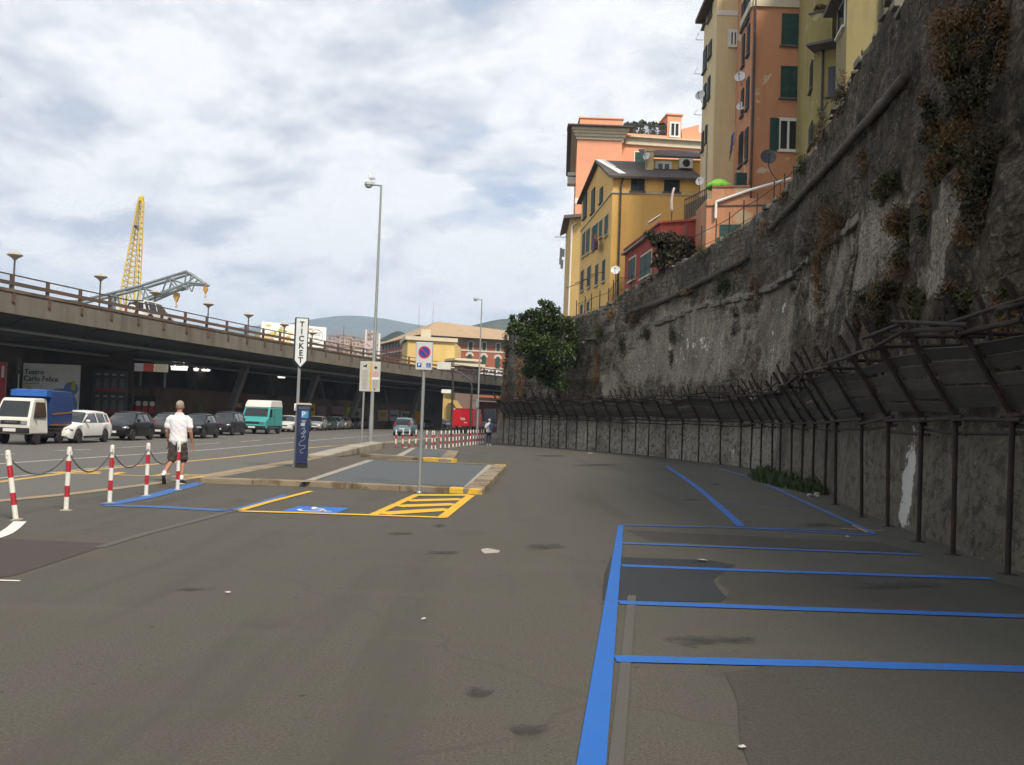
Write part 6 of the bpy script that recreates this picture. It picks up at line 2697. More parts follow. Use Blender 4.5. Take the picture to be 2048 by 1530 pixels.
mb = MB()
i0, i1 = vpx(300, 7, 3), vpx(860, 7, 3)
for i in range(i0, i1, 2):
    p, q = vo(i, 8.5, 0), vo(min(i + 2, i1), 8.5, 0)
    nn = EN[i] * .1
    mb.hexa([Z(p, 0), Z(q, 0), Z(q + nn, 0), Z(p + nn, 0)], [Z(p, 3.4), Z(q, 3.4), Z(q + nn, 3.4), Z(p + nn, 3.4)])
bmesh.ops.remove_doubles(mb.bm, verts=mb.bm.verts, dist=.02)
o = mb.build('port_fence', mat('brown_fence', (.13, .095, .07), .9, .4, .4, 0, .2, dirt=(.025, .02, .018), coord='World'))
tag(o, 'brown corrugated fence running behind the parked cars under the viaduct', 'fence')

# --- posters
def poster(name, label, px, Y, mats, draw=None, zoff=0, depth=.12):
    """px rect on a frontal panel at depth Y; draw(mb_fn) adds artwork slabs"""
    x0, y0, x1, y1 = px
    a, b_ = V(x0, (y0 + y1) / 2, Y), V(x1, (y0 + y1) / 2, Y)
    c = (a + b_) / 2
    wd = (b_.x - a.x)
    ht = (y1 - y0) * Y / FPX
    t = thing(name, label, 'poster', (c.x, c.y, c.z))
    mb = MB()
    mb.box((0, depth / 2, 0), (wd, depth, ht))
    mb.build('panel', mats, t)

    def art(nm, mt, rects, d=.004):
        m_ = MB()
        for k, r in enumerate(rects):
            u0, v0, u1, v1 = r[:4]
            m_.box(((u0 + u1) / 2 * wd - wd / 2, -d - k * .0007, ht / 2 - (v0 + v1) / 2 * ht), (abs(u1 - u0) * wd, .006, abs(v1 - v0) * ht))
        return m_.build(nm, mt, t)
    if draw:
        draw(t, wd, ht, art)
    return t


def flat(name, col, r=.6, var=.12):
    return mat(name, col, r, var, 2)


PP = flat('poster_white', (.62, .62, .58))


def d_teatro(t, wd, ht, art):
    M0 = Matrix.Rotation(R(90), 4, 'X')
    bk = flat('poster_black', (.02, .02, .02))
    for s, vz_ in (('Teatro', .15), ('Carlo Felice', .27)):
        text(s, ht * .125, bk, 'lettering', t, Matrix.Translation((-wd * .5 + .06 + (0 if s != 'Teatro' else .03), -.012, ht / 2 - vz_ * ht)) @ M0, .003, 'LEFT', False, 1.0, .008)
    art('small_print', flat('poster_grey', (.28, .3, .28)), [(.04, .345, .3, .36)])
    art('yellow_mark', flat('poster_yellow', (.6, .4, .03)), [(.08, .42, .16, .46), (.1, .4, .14, .49)])
    blue, lb = flat('poster_blue', (.09, .2, .42)), flat('poster_pale_blue', (.2, .32, .5))
    m_ = MB()
    for cx2, cz, rx, rz_ in ((.78, .62, .16, .17), (.72, .47, .2, .05), (.86, .42, .13, .12), (.88, .7, .1, .16), (.64, .55, .14, .05)):
        pts = [Vector((cx2 * wd - wd / 2 + rx * wd * math.cos(k * .4), -.012 - .0008 * len(m_.bm.verts) / 16, ht / 2 - cz * ht + rz_ * ht * math.sin(k * .4))) for k in range(16)]
        m_.poly(pts)
    m_.build('blue_figure', blue, t)
    art('yellow_disc', flat('poster_lime', (.42, .42, .02)), [(.86, .28, .93, .44)], .02)


poster('theatre_poster', 'large white and blue theatre poster on the dark wall behind the blue tarpaulin truck', (44, 728, 158, 842), 72.5, PP, d_teatro)
poster('red_poster', 'bright red poster cut by the left photo edge, behind the tarpaulin truck', (-95, 722, 12, 832), 70.6, flat('poster_red', (.36, .015, .02)),
       lambda t, w_, h, art: (art('white_box', PP, [(.9, .07, .95, .28)]), art('edge', flat('pale_edge', (.3, .26, .22)), [(.985, 0, 1, 1)])))


def d_bottles(t, wd, ht, art):
    gl_, rd, wh = flat('poster_smoke', (.1, .1, .105)), flat('poster_dull_red', (.3, .03, .04)), flat('poster_label', (.3, .3, .3))
    k = 0
    for v0 in (.06, .53):
        for j in range(4):
            u0 = .09 + j * .225
            m_ = MB()
            cx2, z0 = (u0 + .08) * wd - wd / 2, ht / 2 - (v0 + .38) * ht
            m_.box((cx2, -.01, z0 + ht * .11), (wd * .15, .012, ht * .2))
            m_.box((cx2, -.01, z0 + ht * .25), (wd * .12, .0121, ht * .06))
            m_.build('bottle_picture', gl_, t)
        art('label_row', wh, [(.1 + j * .225, v0, .22 + j * .225, v0 + .035) for j in range(4)], .02)
        art('red_row', rd, [(.06 + j * .225, v0 + .32, .27 + j * .225, v0 + .38) for j in range(4)], .024)


poster('bottle_poster', 'dark poster with two rows of four pictured bottles, right of the theatre poster', (184, 742, 254, 834), 74.5, flat('poster_dark', (.035, .033, .034)), d_bottles)


def d_three(t, wd, ht, art):
    for j in range(3):
        u0 = .08 + j * .33
        m_ = MB()
        cx2 = (u0 + .12) * wd - wd / 2
        m_.lathe([(0, -.01), (wd * .13, -.01), (wd * .13, .0), (0, .0)], (cx2, -.006, ht * .12), 16, Matrix.Rotation(R(90), 4, 'X'))
        m_.build('white_disc', PP, t)
        art('red_mark', flat('poster_red_mark', (.45, .02, .02)), [(u0, .5, u0 + .24, .82)], .02)


poster('red_mark_poster', 'small dark poster with three red and white marks above the black hatchback', (268, 792, 310, 832), 78, flat('poster_black_panel', (.02, .02, .021)), d_three)
for px, Y, lb, base, rows_ in (((412, 803, 482, 838), 94, 'poster with yellow and purple bands behind the black estate car', (.03, .06, .06), (((.5, .42, .02), 0, .06, 1, .3), ((.14, .03, .14), 0, .3, 1, .62))),
                               ((616, 808, 630, 836), 112, 'narrow yellow poster just right of the ticket machine', (.5, .42, .02), (((.4, .15, .05), .1, .3, .9, .5),)),
                               ((632, 812, 652, 838), 114, 'pinkish poster behind the silver hatchback', (.2, .13, .14), (((.35, .3, .3), .1, .1, .9, .4),)),
                               ((657, 812, 690, 840), 118, 'mauve poster with dark text band behind the silver-blue hatchback', (.24, .16, .18), (((.08, .05, .06), .1, .6, .9, .75), ((.36, .3, .32), .1, .15, .9, .4))),
                               ((692, 814, 703, 840), 122, 'narrow lime green poster left of the notice board posts', (.3, .45, .03), (((.2, .3, .05), .2, .6, .8, .9),)),
                               ((704, 816, 722, 840), 124, 'grey poster left of the thin notice board post', (.2, .24, .24), (((.1, .12, .1), .2, .3, .8, .7),)),
                               ((754, 820, 776, 842), 140, 'yellow and grey poster between the street lamp and the driving car', (.3, .28, .18), (((.5, .36, .05), .3, .2, .8, .6),)),
                               ((779, 820, 798, 842), 142, 'pale blue-grey poster above the driving car', (.26, .29, .34), (((.14, .17, .22), .1, .4, .9, .6),)),
                               ((801, 822, 819, 844), 145, 'pale poster left of the orange one above the driving car', (.32, .34, .33), (((.2, .24, .3), .2, .2, .8, .5),)),
                               ((820, 822, 842, 846), 146, 'orange and yellow poster left of the no parking pole', (.45, .27, .04), (((.3, .24, .2), 0, 0, .45, .7),))):
    if px[0] > 500:
        ip = vpx((px[0] + px[2]) / 2, 8.2, 2.5)
        Y = vo(ip, 8.2, 0).y - .9
    poster('street_poster', lb, px, Y, flat('poster_base', tuple(min(.8, q_ * 1.8) for q_ in base)), (lambda rows__: (lambda t, w_, h, art: [art('colour_block', flat('poster_block', r[0]), [r[1:]], .006 + .004 * k) for k, r in enumerate(rows__)]))(rows_))

# dark pole sign at the truck
t = thing('totem_sign', 'small dark vertical sign with rounded end on a post behind the tarpaulin truck', 'sign', (V(37, 760, 66).x, 66, 0))
mb = MB()
kk = 66 / FPX
z0, z1 = V(37, 748, 66).z, V(37, 712, 66).z
pr = [Vector((-.17, -.05, z1)), Vector((.17, -.05, z1)), Vector((.17, -.05, z0 + .17))] + [Vector((.17 * math.cos(-a * .3), -.05, z0 + .17 - .17 * math.sin(a * .3))) for a in range(1, 10)] + [Vector((-.17, -.05, z0 + .17))]
mb.extr(pr, (0, .1, 0))
mb.build('sign_board', flat('sign_maroon', (.06, .045, .045)), t)
mb = MB()
for k in range(5):
    mb.box((0, -.055, z1 - .2 - k * .17), (.14, .008, .08))
mb.build('lettering', flat('sign_letters', (.16, .14, .13)), t)
mb = MB()
mb.tube((0, .02, 0), (0, .02, z0 + .1), .05)
mb.build('post', MT['steel'], t)

# --- mushroom lamps on the deck
LAMPC = mat('lamp_cap', (.4, .33, .26), .6, .15, 2)
proto = thing('deck_lamp', '', 'street lamp', (0, 0, 0), 0, 'mushroom lamps on the viaduct')
mb = MB()
mb.lathe([(.09, 0), (.075, .1), (.06, 4.0), (.06, 4.02)], (0, 0, 0), 10)
mb.build('pole', MT['rustrail'], proto, smooth='auto')
mb = MB()
mb.lathe([(.06, 3.95), (.12, 4.0), (.2, 4.12), (.48, 4.3), (.5, 4.36), (.4, 4.46), (.18, 4.56), (.0, 4.58)], (0, 0, 0), 18)
mb.build('lamp_head', LAMPC, proto, smooth='auto')
lbl = ['leftmost mushroom lamp on the viaduct, above the far left railing', 'mushroom lamp on the viaduct left of the yellow crane', 'mushroom lamp on the viaduct before the grey jib, above the white off-road car',
       'mushroom lamp on the viaduct right below the grey crane hook', 'mushroom lamp on the viaduct left of the billboard', 'mushroom lamp on the viaduct in front of the billboard picture', 'mushroom lamp on the viaduct just right of the ticket sign']
for k, (px, py) in enumerate(((35, 504), (200, 548), (317, 581), (412, 604), (494, 626), (566, 646), (621, 663))):
    i = vpx(px, 7.5, 11)
    q = vo(i, 7.5, 7.56)
    q = Vector((q.x, q.y, 7.56))
    cc = q - CAM
    zt = V(px, py, q.y).z
    o = proto if k == 0 else dup(proto)
    o.location = q
    o.scale = (1, 1, (zt - 7.56) / 4.58)
    o['label'] = lbl[k]
# white off-road car
i = vpx(300, 2.4, 9)
q = vo(i, 2.4, 7.7)
dv = EP[i + 3] - EP[i - 3]
car('white off-road car with spare wheel driving on the viaduct', 'car', carpaint('car_paint', (.62, .63, .63)), 'suv', q, math.atan2(dv.y, dv.x) - PI / 2, None, tail=True)
SUVT = [o for o in bpy.data.objects if o.get('label', '').startswith('white off-road')][0]
mb = MB()
Mr = Matrix.Rotation(R(90), 4, 'X')
mb.lathe([(0, -.1), (.33, -.1), (.36, -.04), (.36, .08), (.3, .1), (0, .1)], (-.1, -2.3, 1.0), 18, Mr)
mb.build('spare_wheel', MT['white'], SUVT, smooth='auto')
for px, Y_, lb in ((980, 6, 'tiny white car on the far end of the viaduct, left one of a pair'), (1000, 6, 'tiny white car on the far end of the viaduct, right one of a pair')):
    i = vpx(px, 3, 8)
    q = vo(i, 3, 7.56)
    dv = EP[i + 3] - EP[i - 3]
    car(lb, 'car', carpaint('car_paint', (.6, .6, .6)), 'hatch', q, math.atan2(dv.y, dv.x) - PI / 2, 'white cars at the far end of the viaduct', lod=True)
# signs standing on the deck
q = V(731, 690, 118)
t = thing('road_sign', 'round white road sign on a white post at the viaduct railing', 'sign', (q.x, q.y, 7.56))
mb = MB()
mb.tube((0, 0, 0), (0, 0, 4.6), .09)
mb.build('post', MT['white'], t)
mb = MB()
c = V(737, 690, 117.8) - Vector((q.x, q.y, 7.56))
mb.lathe([(0, -.03), (.55, -.03), (.55, .03), (0, .03)], c, 20, Mr)
mb.build('sign_disc', flat('pale_pink', (.55, .4, .42)), t)
mb = MB()
mb.box(c - Vector((0, .05, 0)), (.5, .02, .14), 0, Matrix.Rotation(R(40), 4, 'Y'))
mb.build('symbol', flat('grey_mark', (.25, .22, .25)), t)
q = V(758, 690, 122)
mb = MB()
z1 = V(758, 668, 122).z
mb.lathe([(.14, 7.56), (.13, z1), (.0, z1 + .1)], (q.x, q.y, 0), 10)
mb.box((q.x, q.y, 7.6), (.4, .4, .1))
o = mb.build('white_post', MT['white'])
tag(o, 'plain white post on the viaduct beside the tall street lamp', 'post')

# --- billboard
a, b_ = V(522, 668, 140), V(652, 674, 146)
f = Face((a.x, a.y), (b_.x, b_.y))
t = thing('billboard', 'wide white billboard with a food picture behind the viaduct', 'billboard', f.pt(f.L / 2, 0))
z1, z0 = V(587, 649, 143).z, V(587, 691, 143).z
mb = MB()
f.box(mb, 0, f.L, z0, z1, -.3, 0)
mb.build('panel', flat('billboard_white', (.82, .82, .8), .6, .03), t, world=True)
random.seed(3)
for nm, col, cnt_, u0, u1, v0, v1 in (('food_picture', (.7, .5, .2), 7, .08, .44, .15, .8), ('food_picture', (.6, .3, .15), 5, .1, .42, .45, .85), ('food_picture', (.3, .4, .08), 4, .2, .4, .3, .6), ('food_picture', (.75, .6, .25), 6, .08, .44, .3, .9)):
    for k in range(cnt_):
        m_ = MB()
        uu, vv = random.uniform(u0, u1) * f.L, z1 - (z1 - z0) * random.uniform(v0, v1)
        r1_, r2_ = random.uniform(.2, .5), random.uniform(.12, .3)
        dd = .02 + .005 * k + random.random() * .02
        m_.poly([f.pt(uu + r1_ * math.cos(j * .52), vv + r2_ * math.sin(j * .52), dd) for j in range(12)])
        m_.build(nm, flat('food_colour', col), t, world=True)
rd = flat('billboard_red', (.6, .06, .05))
m_ = MB()
cu, cz = f.hit(612, 664)
P = [f.pt(cu + .42 * math.cos(j * .393), cz + .42 * math.sin(j * .393), .03) for j in range(17)]
m_.path(P, .09, 5)
cu, cz = f.hit(619, 660)
f.box(m_, cu - .08, cu + .5, cz + .1, cz + .24, .01, .04)
m_.build('red_letters', rd, t, world=True)
m_ = MB()
cu, cz = f.hit(633, 672)
m_.path([f.pt(cu + 1.0 * math.cos(j * .393), cz + 1.0 * math.sin(j * .393), .03) for j in range(17)], .05, 5)
m_.path([f.pt(cu - .5, cz - .5, .03), f.pt(cu - .1, cz - .25, .03), f.pt(cu + .4, cz - .55, .03)], .05, 5)
for k in range(3):
    f.box(m_, cu - .6, cu + .6, cz + .1 + k * .2, cz + .2 + k * .2, .01, .03)
m_.build('grey_emblem', flat('emblem_grey', (.45, .47, .46)), t, world=True)
mb = MB()
for u in (.8, f.L / 2, f.L - .8):
    f.box(mb, u - .15, u + .15, 0, z0, -.28, -.02)
mb.build('support', MT['darksteel'], t, world=True)
# low building behind the rail
mb = MB()
for (x0, x1, y0, Y, wd) in ((508, 560, 666, 150, 8),):
    a, b_ = V(x0, 690, Y), V(x1, 690, Y)
    z1 = V(x0, y0, Y).z
    mb.hexa([Z(a, 0), Z(b_, 0), Z(b_ + Vector((0, 8, 0)), 0), Z(a + Vector((0, 8, 0)), 0)], [Z(a, z1), Z(b_, z1), Z(b_ + Vector((0, 8, 0)), z1 + .6), Z(a + Vector((0, 8, 0)), z1 + .6)])
o = mb.build('low_building', flat('ochre_brown', (.3, .2, .1)))
tag(o, 'low ochre building peeping over the viaduct left of the billboard', 'building')

# ------------------------------------------------------------------ cranes
def lattice(mb, p0, p1, w0, w1, nseg, r, side=None):
    """four-chord lattice boom"""
    d = (p1 - p0).normalized()
    sx_ = d.cross(Vector((0, 1, 0))).normalized()
    sy_ = d.cross(sx_).normalized()
    C = []
    for i in range(nseg + 1):
        t_ = i / nseg
        w_ = w0 + (w1 - w0) * t_
        c = p0.lerp(p1, t_)
        C.append([c + sx_ * (a * w_ / 2) + sy_ * (b_ * w_ / 2) for a, b_ in ((-1, -1), (1, -1), (1, 1), (-1, 1))])
    for k in range(4):
        for i in range(nseg):
            mb.tube(C[i][k], C[i + 1][k], r, n=5)
            mb.tube(C[i][k], C[i + 1][(k + 1) % 4] if i % 2 else C[i + 1][(k + 1) % 4], r * .5, n=4)
            mb.tube(C[i][k], C[i][(k + 1) % 4], r * .5, n=4)
    return C


CY_ = mat('crane_yellow', (.62, .43, .03), .6, .12, .3)
CG = mat('crane_grey', (.17, .2, .21), .6, .15, .3)
Yc = 230
kk = Yc / FPX
t = thing('yellow_crane', 'tall yellow lattice boom crane in the port behind the viaduct', 'crane', (V(250, 640, Yc).x, Yc, 0))
p0, p1, p2 = V(256, 640, Yc), V(262, 560, Yc), V(282, 400, Yc)
p0 = p1 + (p1 - p2).normalized() * 22
mb = MB()
lattice(mb, V(262, 575, Yc), V(282, 402, Yc), 27 * kk, 9 * kk, 16, .16)
mb.build('boom', CY_, t, world=True)
mb = MB()
lattice(mb, Vector((V(254, 640, Yc).x, Yc, 0)), V(262, 575, Yc), 22 * kk, 27 * kk, 5, .22)
mb.build('mast', CY_, t, world=True)
mb = MB()
mb.box(V(282, 398, Yc), (9 * kk, 8 * kk, 9 * kk))
mb.tube(V(278, 397, Yc), V(287, 395, Yc), .5, n=10)
mb.build('boom_head', CY_, t, world=True, bevel=.1)
mb = MB()
mb.tube(V(280, 402, Yc), V(266, 590, Yc), .07, n=4)
mb.tube(V(282, 402, Yc), V(276, 590, Yc), .07, n=4)
mb.build('hoist_cable', MT['darksteel'], t, world=True)
mb = MB()
mb.box(V(275, 455, Yc), (4 * kk, 3, 5 * kk))
mb.box(V(258, 580, Yc), (7 * kk, 3, 6 * kk))
mb.build('machinery', MT['darksteel'], t, world=True)
Yc = 215
kk = Yc / FPX
t = thing('grey_crane', 'grey lattice jib of a floating crane reaching over the viaduct', 'crane', (V(180, 640, Yc).x, Yc, 0))
mb = MB()


def bar(mb, pts, r):
    for (x0, y0), (x1, y1) in zip(pts, pts[1:]):
        for dy in (-1.6, 1.6):
            p, q = V(x0, y0, Yc), V(x1, y1, Yc)
            mb.tube(p + Vector((0, dy, 0)), q + Vector((0, dy, 0)), r, n=6)


bar(mb, [(150, 607), (230, 588), (285, 574), (378, 545)], .33)
bar(mb, [(378, 545), (414, 570), (380, 567), (300, 602), (280, 608)], .26)
bar(mb, [(395, 555), (380, 567), (290, 600)], .2)
bar(mb, [(378, 545), (374, 570)], .2)
for s in ([(283, 577), (298, 603), (279, 604), (285, 575)], [(340, 557), (330, 585), (341, 557), (355, 578), (340, 557)], [(341, 558), (375, 570)], [(288, 578), (330, 588)], [(230, 588), (235, 612), (226, 590)], [(374, 572), (379, 582), (384, 567)], [(358, 580), (372, 575)]):
    bar(mb, s, .16)
for x, y in ((285, 574), (340, 557), (378, 545), (300, 602), (374, 570), (230, 588)):
    p = V(x, y, Yc)
    mb.tube(p + Vector((0, -1.6, 0)), p + Vector((0, 1.6, 0)), .18, n=5)
mb.build('jib', CG, t, world=True)
mb = MB()
p = V(160, 610, Yc)
mb.tube(V(378, 545, Yc), V(140, 606, Yc + 3), .08, n=4)
mb.tube(V(230, 588, Yc), Vector((V(215, 640, Yc).x, Yc, 0)), .5)
mb.tube(V(150, 607, Yc), Vector((V(120, 640, Yc).x, Yc, 0)), .6)
mb.box(V(140, 606, Yc), (14 * kk, 4, 7 * kk))
mb.build('support', CG, t, world=True)
for (x, y, s) in ((353, 594, 1.0), (411, 580, .75)):
    mb = MB()
    c = V(x, y, Yc)
    mb.tube(c + Vector((0, 0, 22 * kk * s)), c, .06, n=4)
    mb.loft([[c + Vector((a * s, b_ * s, z * s)) for a, b_ in ((-w_, -.4), (w_, -.4), (w_, .4), (-w_, .4))] for z, w_ in ((.9, .5), (.6, .65), (-.1, .6), (-1.1, .12))])
    mb.path([c + Vector((0, 0, -1.1 * s)), c + Vector((0, 0, -1.7 * s)), c + Vector((.35 * s, 0, -2.0 * s)), c + Vector((.1 * s, 0, -2.35 * s)), c + Vector((-.25 * s, 0, -2.1 * s))], .13 * s, 6)
    mb.build('hook_block', mat('hook_orange', (.5, .27, .04), .6, .2, 1), t, world=True, smooth='auto')
mb = MB()
a = V(146, 605, 150)
mb.box(V(146, 607, 150), (2.2, 2, .9))
mb.box(V(146, 607, 150) - Vector((0, 0, 1.3)), (2.6, 2.4, 1.6))
mb.tube(V(146, 610, 150), (V(146, 610, 150).x, 150, 0), .6)
o = mb.build('port_cabin', flat('green_cabin', (.12, .17, .15)))
tag(o, 'small grey-green cabin top showing over the viaduct railing', 'cabin')

# ------------------------------------------------------------------ brick palazzo and yellow block behind the viaduct
BRK, n, b = nt('brick_wall')
v = mapv(n, coord='World')
c = mix(n, noise_n(n, v, .3, 5), (.27, .075, .04), (.38, .115, .065))
c = mix(n, ramp(n, noise_n(n, v, 3, 4), .4, .7), c, (.22, .09, .06))
n.links.new(c, b.inputs['Base Color'])
b.inputs['Roughness'].default_value = .9
Y0 = 200
C0, CR_, CL_ = P2(842, 700, Y0), P2(1024, 700, 206), P2(762, 700, 232)
ze = zat(842, 671, Y0)
PZ = thing('brick_palazzo', 'large red brick palazzo with a hipped tile roof behind the viaduct', 'building', (C0[0], C0[1], 0))
bk1 = (CR_[0] + (CL_[0] - C0[0]), CR_[1] + (CL_[1] - C0[1]))
mb = MB()
mb.prism([C0, CR_, bk1, CL_], 0, ze - 1.3)
mb.build('wall', BRK, PZ, world=True)
mb = MB()
mb.prism([C0, CR_, bk1, CL_], ze - 1.297, ze)
mb.build('frieze', mat('frieze_stone', (.22, .2, .16), .9, .2, .5, coord='World'), PZ, world=True)
mb = MB()
fR, fL = Face(C0, CR_), Face(CL_, C0)
ctr = Vector(((C0[0] + bk1[0]) / 2, (C0[1] + bk1[1]) / 2, 0))
eav = []
for q in (C0, CR_, bk1, CL_):
    qv = Vector((q[0], q[1], 0))
    dd_ = (qv - ctr).normalized()
    eav.append(Z(qv + dd_ * 2.2, ze + .02))
ap = V(874, 643, 213)
ap2 = V(1012, 661, 216)
vv = [mb.v(p) for p in eav]
va, vb = mb.v(ap), mb.v(ap2)
rb_ = mb.v(Vector((CL_[0] + (CR_[0] - C0[0]) * .12, CL_[1] + 3, ap.z - 3)))
mb.f([vv[0], vv[1], vb, va])
mb.f([vv[1], vv[2], vb])
mb.f([vv[2], vv[3], va, vb])
mb.f([vv[3], vv[0], va])
mb.f(vv[::-1])
mb.build('roof', mat('tile_roof', (.36, .25, .15), .9, .15, 1.5, 0, .3, dirt=(.27, .19, .12), coord='World'), PZ, world=True)
wstone = mat('window_stone', (.5, .45, .38), .85, .1, 1, coord='World')
gsh = MT['shutter']
for px, py, w_, h_, archd in ((941, 692, 8, 16, 0), (968, 693, 7, 15, 0), (996, 695, 7, 15, 0), (939, 718, 9, 20, 1), (967, 722, 9, 24, 1), (995, 725, 9, 24, 1), (968, 752, 10, 22, 1), (994, 755, 9, 22, 1), (1016, 697, 6, 15, 0)):
    u, z = fR.hit(px, py)
    k2 = 203 / FPX
    a_, h2 = w_ * k2 / 2, h_ * k2 / 2
    mb = MB()
    if archd:
        ring = [fR.pt(u + (a_ + .45) * math.cos(j * PI / 10), z + h2 - a_ + (a_ + .45) * math.sin(j * PI / 10), 0) for j in range(11)]
        mb.extr(ring, fR.n * .12)
    else:
        fR.box(mb, u - a_ - .2, u + a_ + .2, z - h2 - .2, z + h2 + .2, 0, .1)
    o = mb.build('window', wstone, PZ, world=True)
    mb = MB()
    if archd:
        pts = [fR.pt(u + a_, z - h2, .13)] + [fR.pt(u + a_ * math.cos(j * PI / 10), z + h2 - a_ + a_ * math.sin(j * PI / 10), .13) for j in range(11)] + [fR.pt(u - a_, z - h2, .13)]
        mb.extr(pts, fR.n * .05)
    else:
        fR.box(mb, u - a_, u + a_, z - h2, z + h2, .11, .16)
    mb.build('shutter', gsh, o, world=True)
for z_ in (zat(980, 704, 203), zat(980, 737, 203)):
    mb = MB()
    fR.box(mb, 0, fR.L, z_, z_ + .35, 0, .12)
    mb.build('string_course', wstone, PZ, world=True)
for py, hh in ((690, 12), (712, 14), (735, 14)):
    for k in range(9):
        px = 767 + k * 6.2
        u, z = fL.hit(px, py - (k - 4) * .9)
        mb = MB()
        fL.box(mb, u - .55, u + .55, z - hh * .055, z + hh * .055, 0, .08)
        o = mb.build('window', INNER, PZ, world=True)
        mb = MB()
        fL.box(mb, u - .9, u + .9, z + hh * .055 + .005, z + hh * .055 + .4, 0, .3)
        mb.build('window_head', wstone, o, world=True)
# yellow block
a, b_ = P2(814, 720, 178), P2(908, 720, 180)
z1 = zat(860, 682, 179)
s = P2(803, 720, 190)
YB = thing('yellow_block', 'plain yellow block with a pale cornice standing in front of the brick palazzo', 'building', (a[0], a[1], 0))
mb = MB()
mb.prism([a, b_, (b_[0] + .5, b_[1] + 14), (s[0], s[1] + 4), s], 0, z1)
mb.build('wall', plaster('pale_yellow_render', (.6, .43, .16), None, streak=.05), YB, world=True)
f = Face(a, b_)
f0 = Face(s, a)
mb = MB()
f.box(mb, -.5, f.L + .5, z1 + .003, z1 + .7, -6, .5)
f0.box(mb, 0, f0.L - .52, z1 + .003, z1 + .7, -2, .5)
mb.build('cornice', TRIM, YB, world=True)
mb = MB()
c = V(852, 672, 182)
mb.box(c, (1.8, 1.4, 2.4))
mb.build('chimney', TRIM, YB, world=True)
# flat roofed pavilion
a, b_ = P2(913, 740, 176), P2(957, 740, 178)
f = Face(a, b_)
t = thing('pavilion', 'low flat-roofed pavilion with dark windows right of the yellow block', 'building', f.pt(f.L / 2, 0))
mb = MB()
z0_, z1_ = zat(935, 756, 177), zat(935, 733, 177)
mb.prism([a, b_, (b_[0], b_[1] + 6), (a[0], a[1] + 6)], 0, z1_)
mb.build('wall', flat('pavilion_wall', (.16, .1, .08)), t, world=True)
mb = MB()
f.box(mb, -1, f.L + .8, z1_ + .003, z1_ + .5, -6, 1.2)
f.box(mb, -.6, f.L + .3, zat(935, 722, 177), zat(935, 722, 177) + .4, -6, .6)
f.box(mb, .5, f.L - .5, z1_ + .5, zat(935, 722, 177), -4, -.5)
mb.build('roof', TRIM, t, world=True)
for k in range(4):
    mb = MB()
    f.box(mb, .3 + k * 1.0, 1.1 + k * 1.0, z0_, z1_ - .4, .005, .05)
    mb.build('window', MT['glass'], t, world=True)
# brick gatehouse under the far end
a, b_ = P2(957, 830, 128), P2(1012, 830, 130)
f = Face(a, b_)
t = thing('gatehouse', 'small reddish brick gatehouse under the far end of the viaduct', 'building', f.pt(f.L / 2, 0))
mb = MB()
mb.prism([a, b_, (b_[0], b_[1] + 5), (a[0], a[1] + 5)], 0, 4.6)
mb.build('wall', flat('dull_brick', (.13, .06, .04)), t, world=True)
mb = MB()
z_ = zat(975, 804, 128)
f.box(mb, -1.2, f.L, z_, z_ + .15, -.1, 1.4)
mb.build('canopy', MT['offwhite'], t, world=True)
mb = MB()
f.box(mb, .8, 2.6, 1.2, 3.1, .005, .05)
mb.build('window', MT['glass'], t, world=True)
mb = MB()
f.box(mb, .6, 2.9, .8, 1.15, .005, .1)
mb.build('ledge', flat('pinkish_stone', (.25, .17, .14)), t, world=True)
# ochre arch
a, b_ = P2(880, 820, 166), P2(928, 820, 168)
f = Face(a, b_)
mb = MB()
z_ = zat(900, 797, 166)
pts = [f.pt(0, 0)] + [f.pt(0, z_ - 1.2), f.pt(.8, z_), f.pt(f.L * .7, z_ - .3), f.pt(f.L, z_ - 1.8), f.pt(f.L, 0), f.pt(f.L - .8, 0)] + [f.pt(f.L / 2 - .3 + (f.L / 2 - 1.0) * math.cos(j * PI / 10), 2.2 + 2.2 * math.sin(j * PI / 10)) for j in range(11)] + [f.pt(.6, 0)]
mb.extr(pts, -f.n * 1.0)
o = mb.build('ochre_arch', flat('ochre_arch_render', (.42, .3, .1)))
tag(o, 'ochre arched wall seen through the gap under the viaduct', 'arch')

# ------------------------------------------------------------------ far city and hills
random.seed(11)
cityg = 'distant apartment blocks'
FB = [mat('far_facade', c_, .9, .1, .05) for c_ in ((.42, .3, .25), (.5, .42, .36), (.36, .27, .24), (.5, .36, .25))]
DW = flat('far_window', (.12, .1, .1))
RF = mat('far_roof', (.32, .2, .14), .9, .15, .1)


def block(px0, px1, pyt, Y, mi, label, floors, z0=0, roofc=True):
    a, b_ = P2(px0, 690, Y), P2(px1, 690, Y)
    f = Face(a, b_)
    z1 = zat((px0 + px1) / 2, pyt, Y)
    t = thing('apartment_block', label, 'building', f.pt(f.L / 2, 0), 0, cityg)
    mb = MB()
    mb.prism([a, b_, (b_[0], b_[1] + 14), (a[0], a[1] + 14)], z0, z1)
    mb.build('wall', FB[mi], t, world=True)
    for k in range(floors):
        zz0 = z1 - 1.2 - 3.1 * (k + 1) + 1.2
        mb = MB()
        nw = max(2, int(f.L / 4))
        for j in range(nw):
            u = f.L * (j + .5) / nw
            f.box(mb, u - f.L / nw * .3, u + f.L / nw * .3, zz0, zz0 + 1.5, .01, .12)
        o = mb.build('window_row', DW, t, world=True)
        o['kind'] = 'stuff'
    if roofc:
        mb = MB()
        f.box(mb, -.5, f.L + .5, z1 + .01, z1 + 1, -14.5, .5)
        mb.build('roof', RF, t, world=True)
    return t


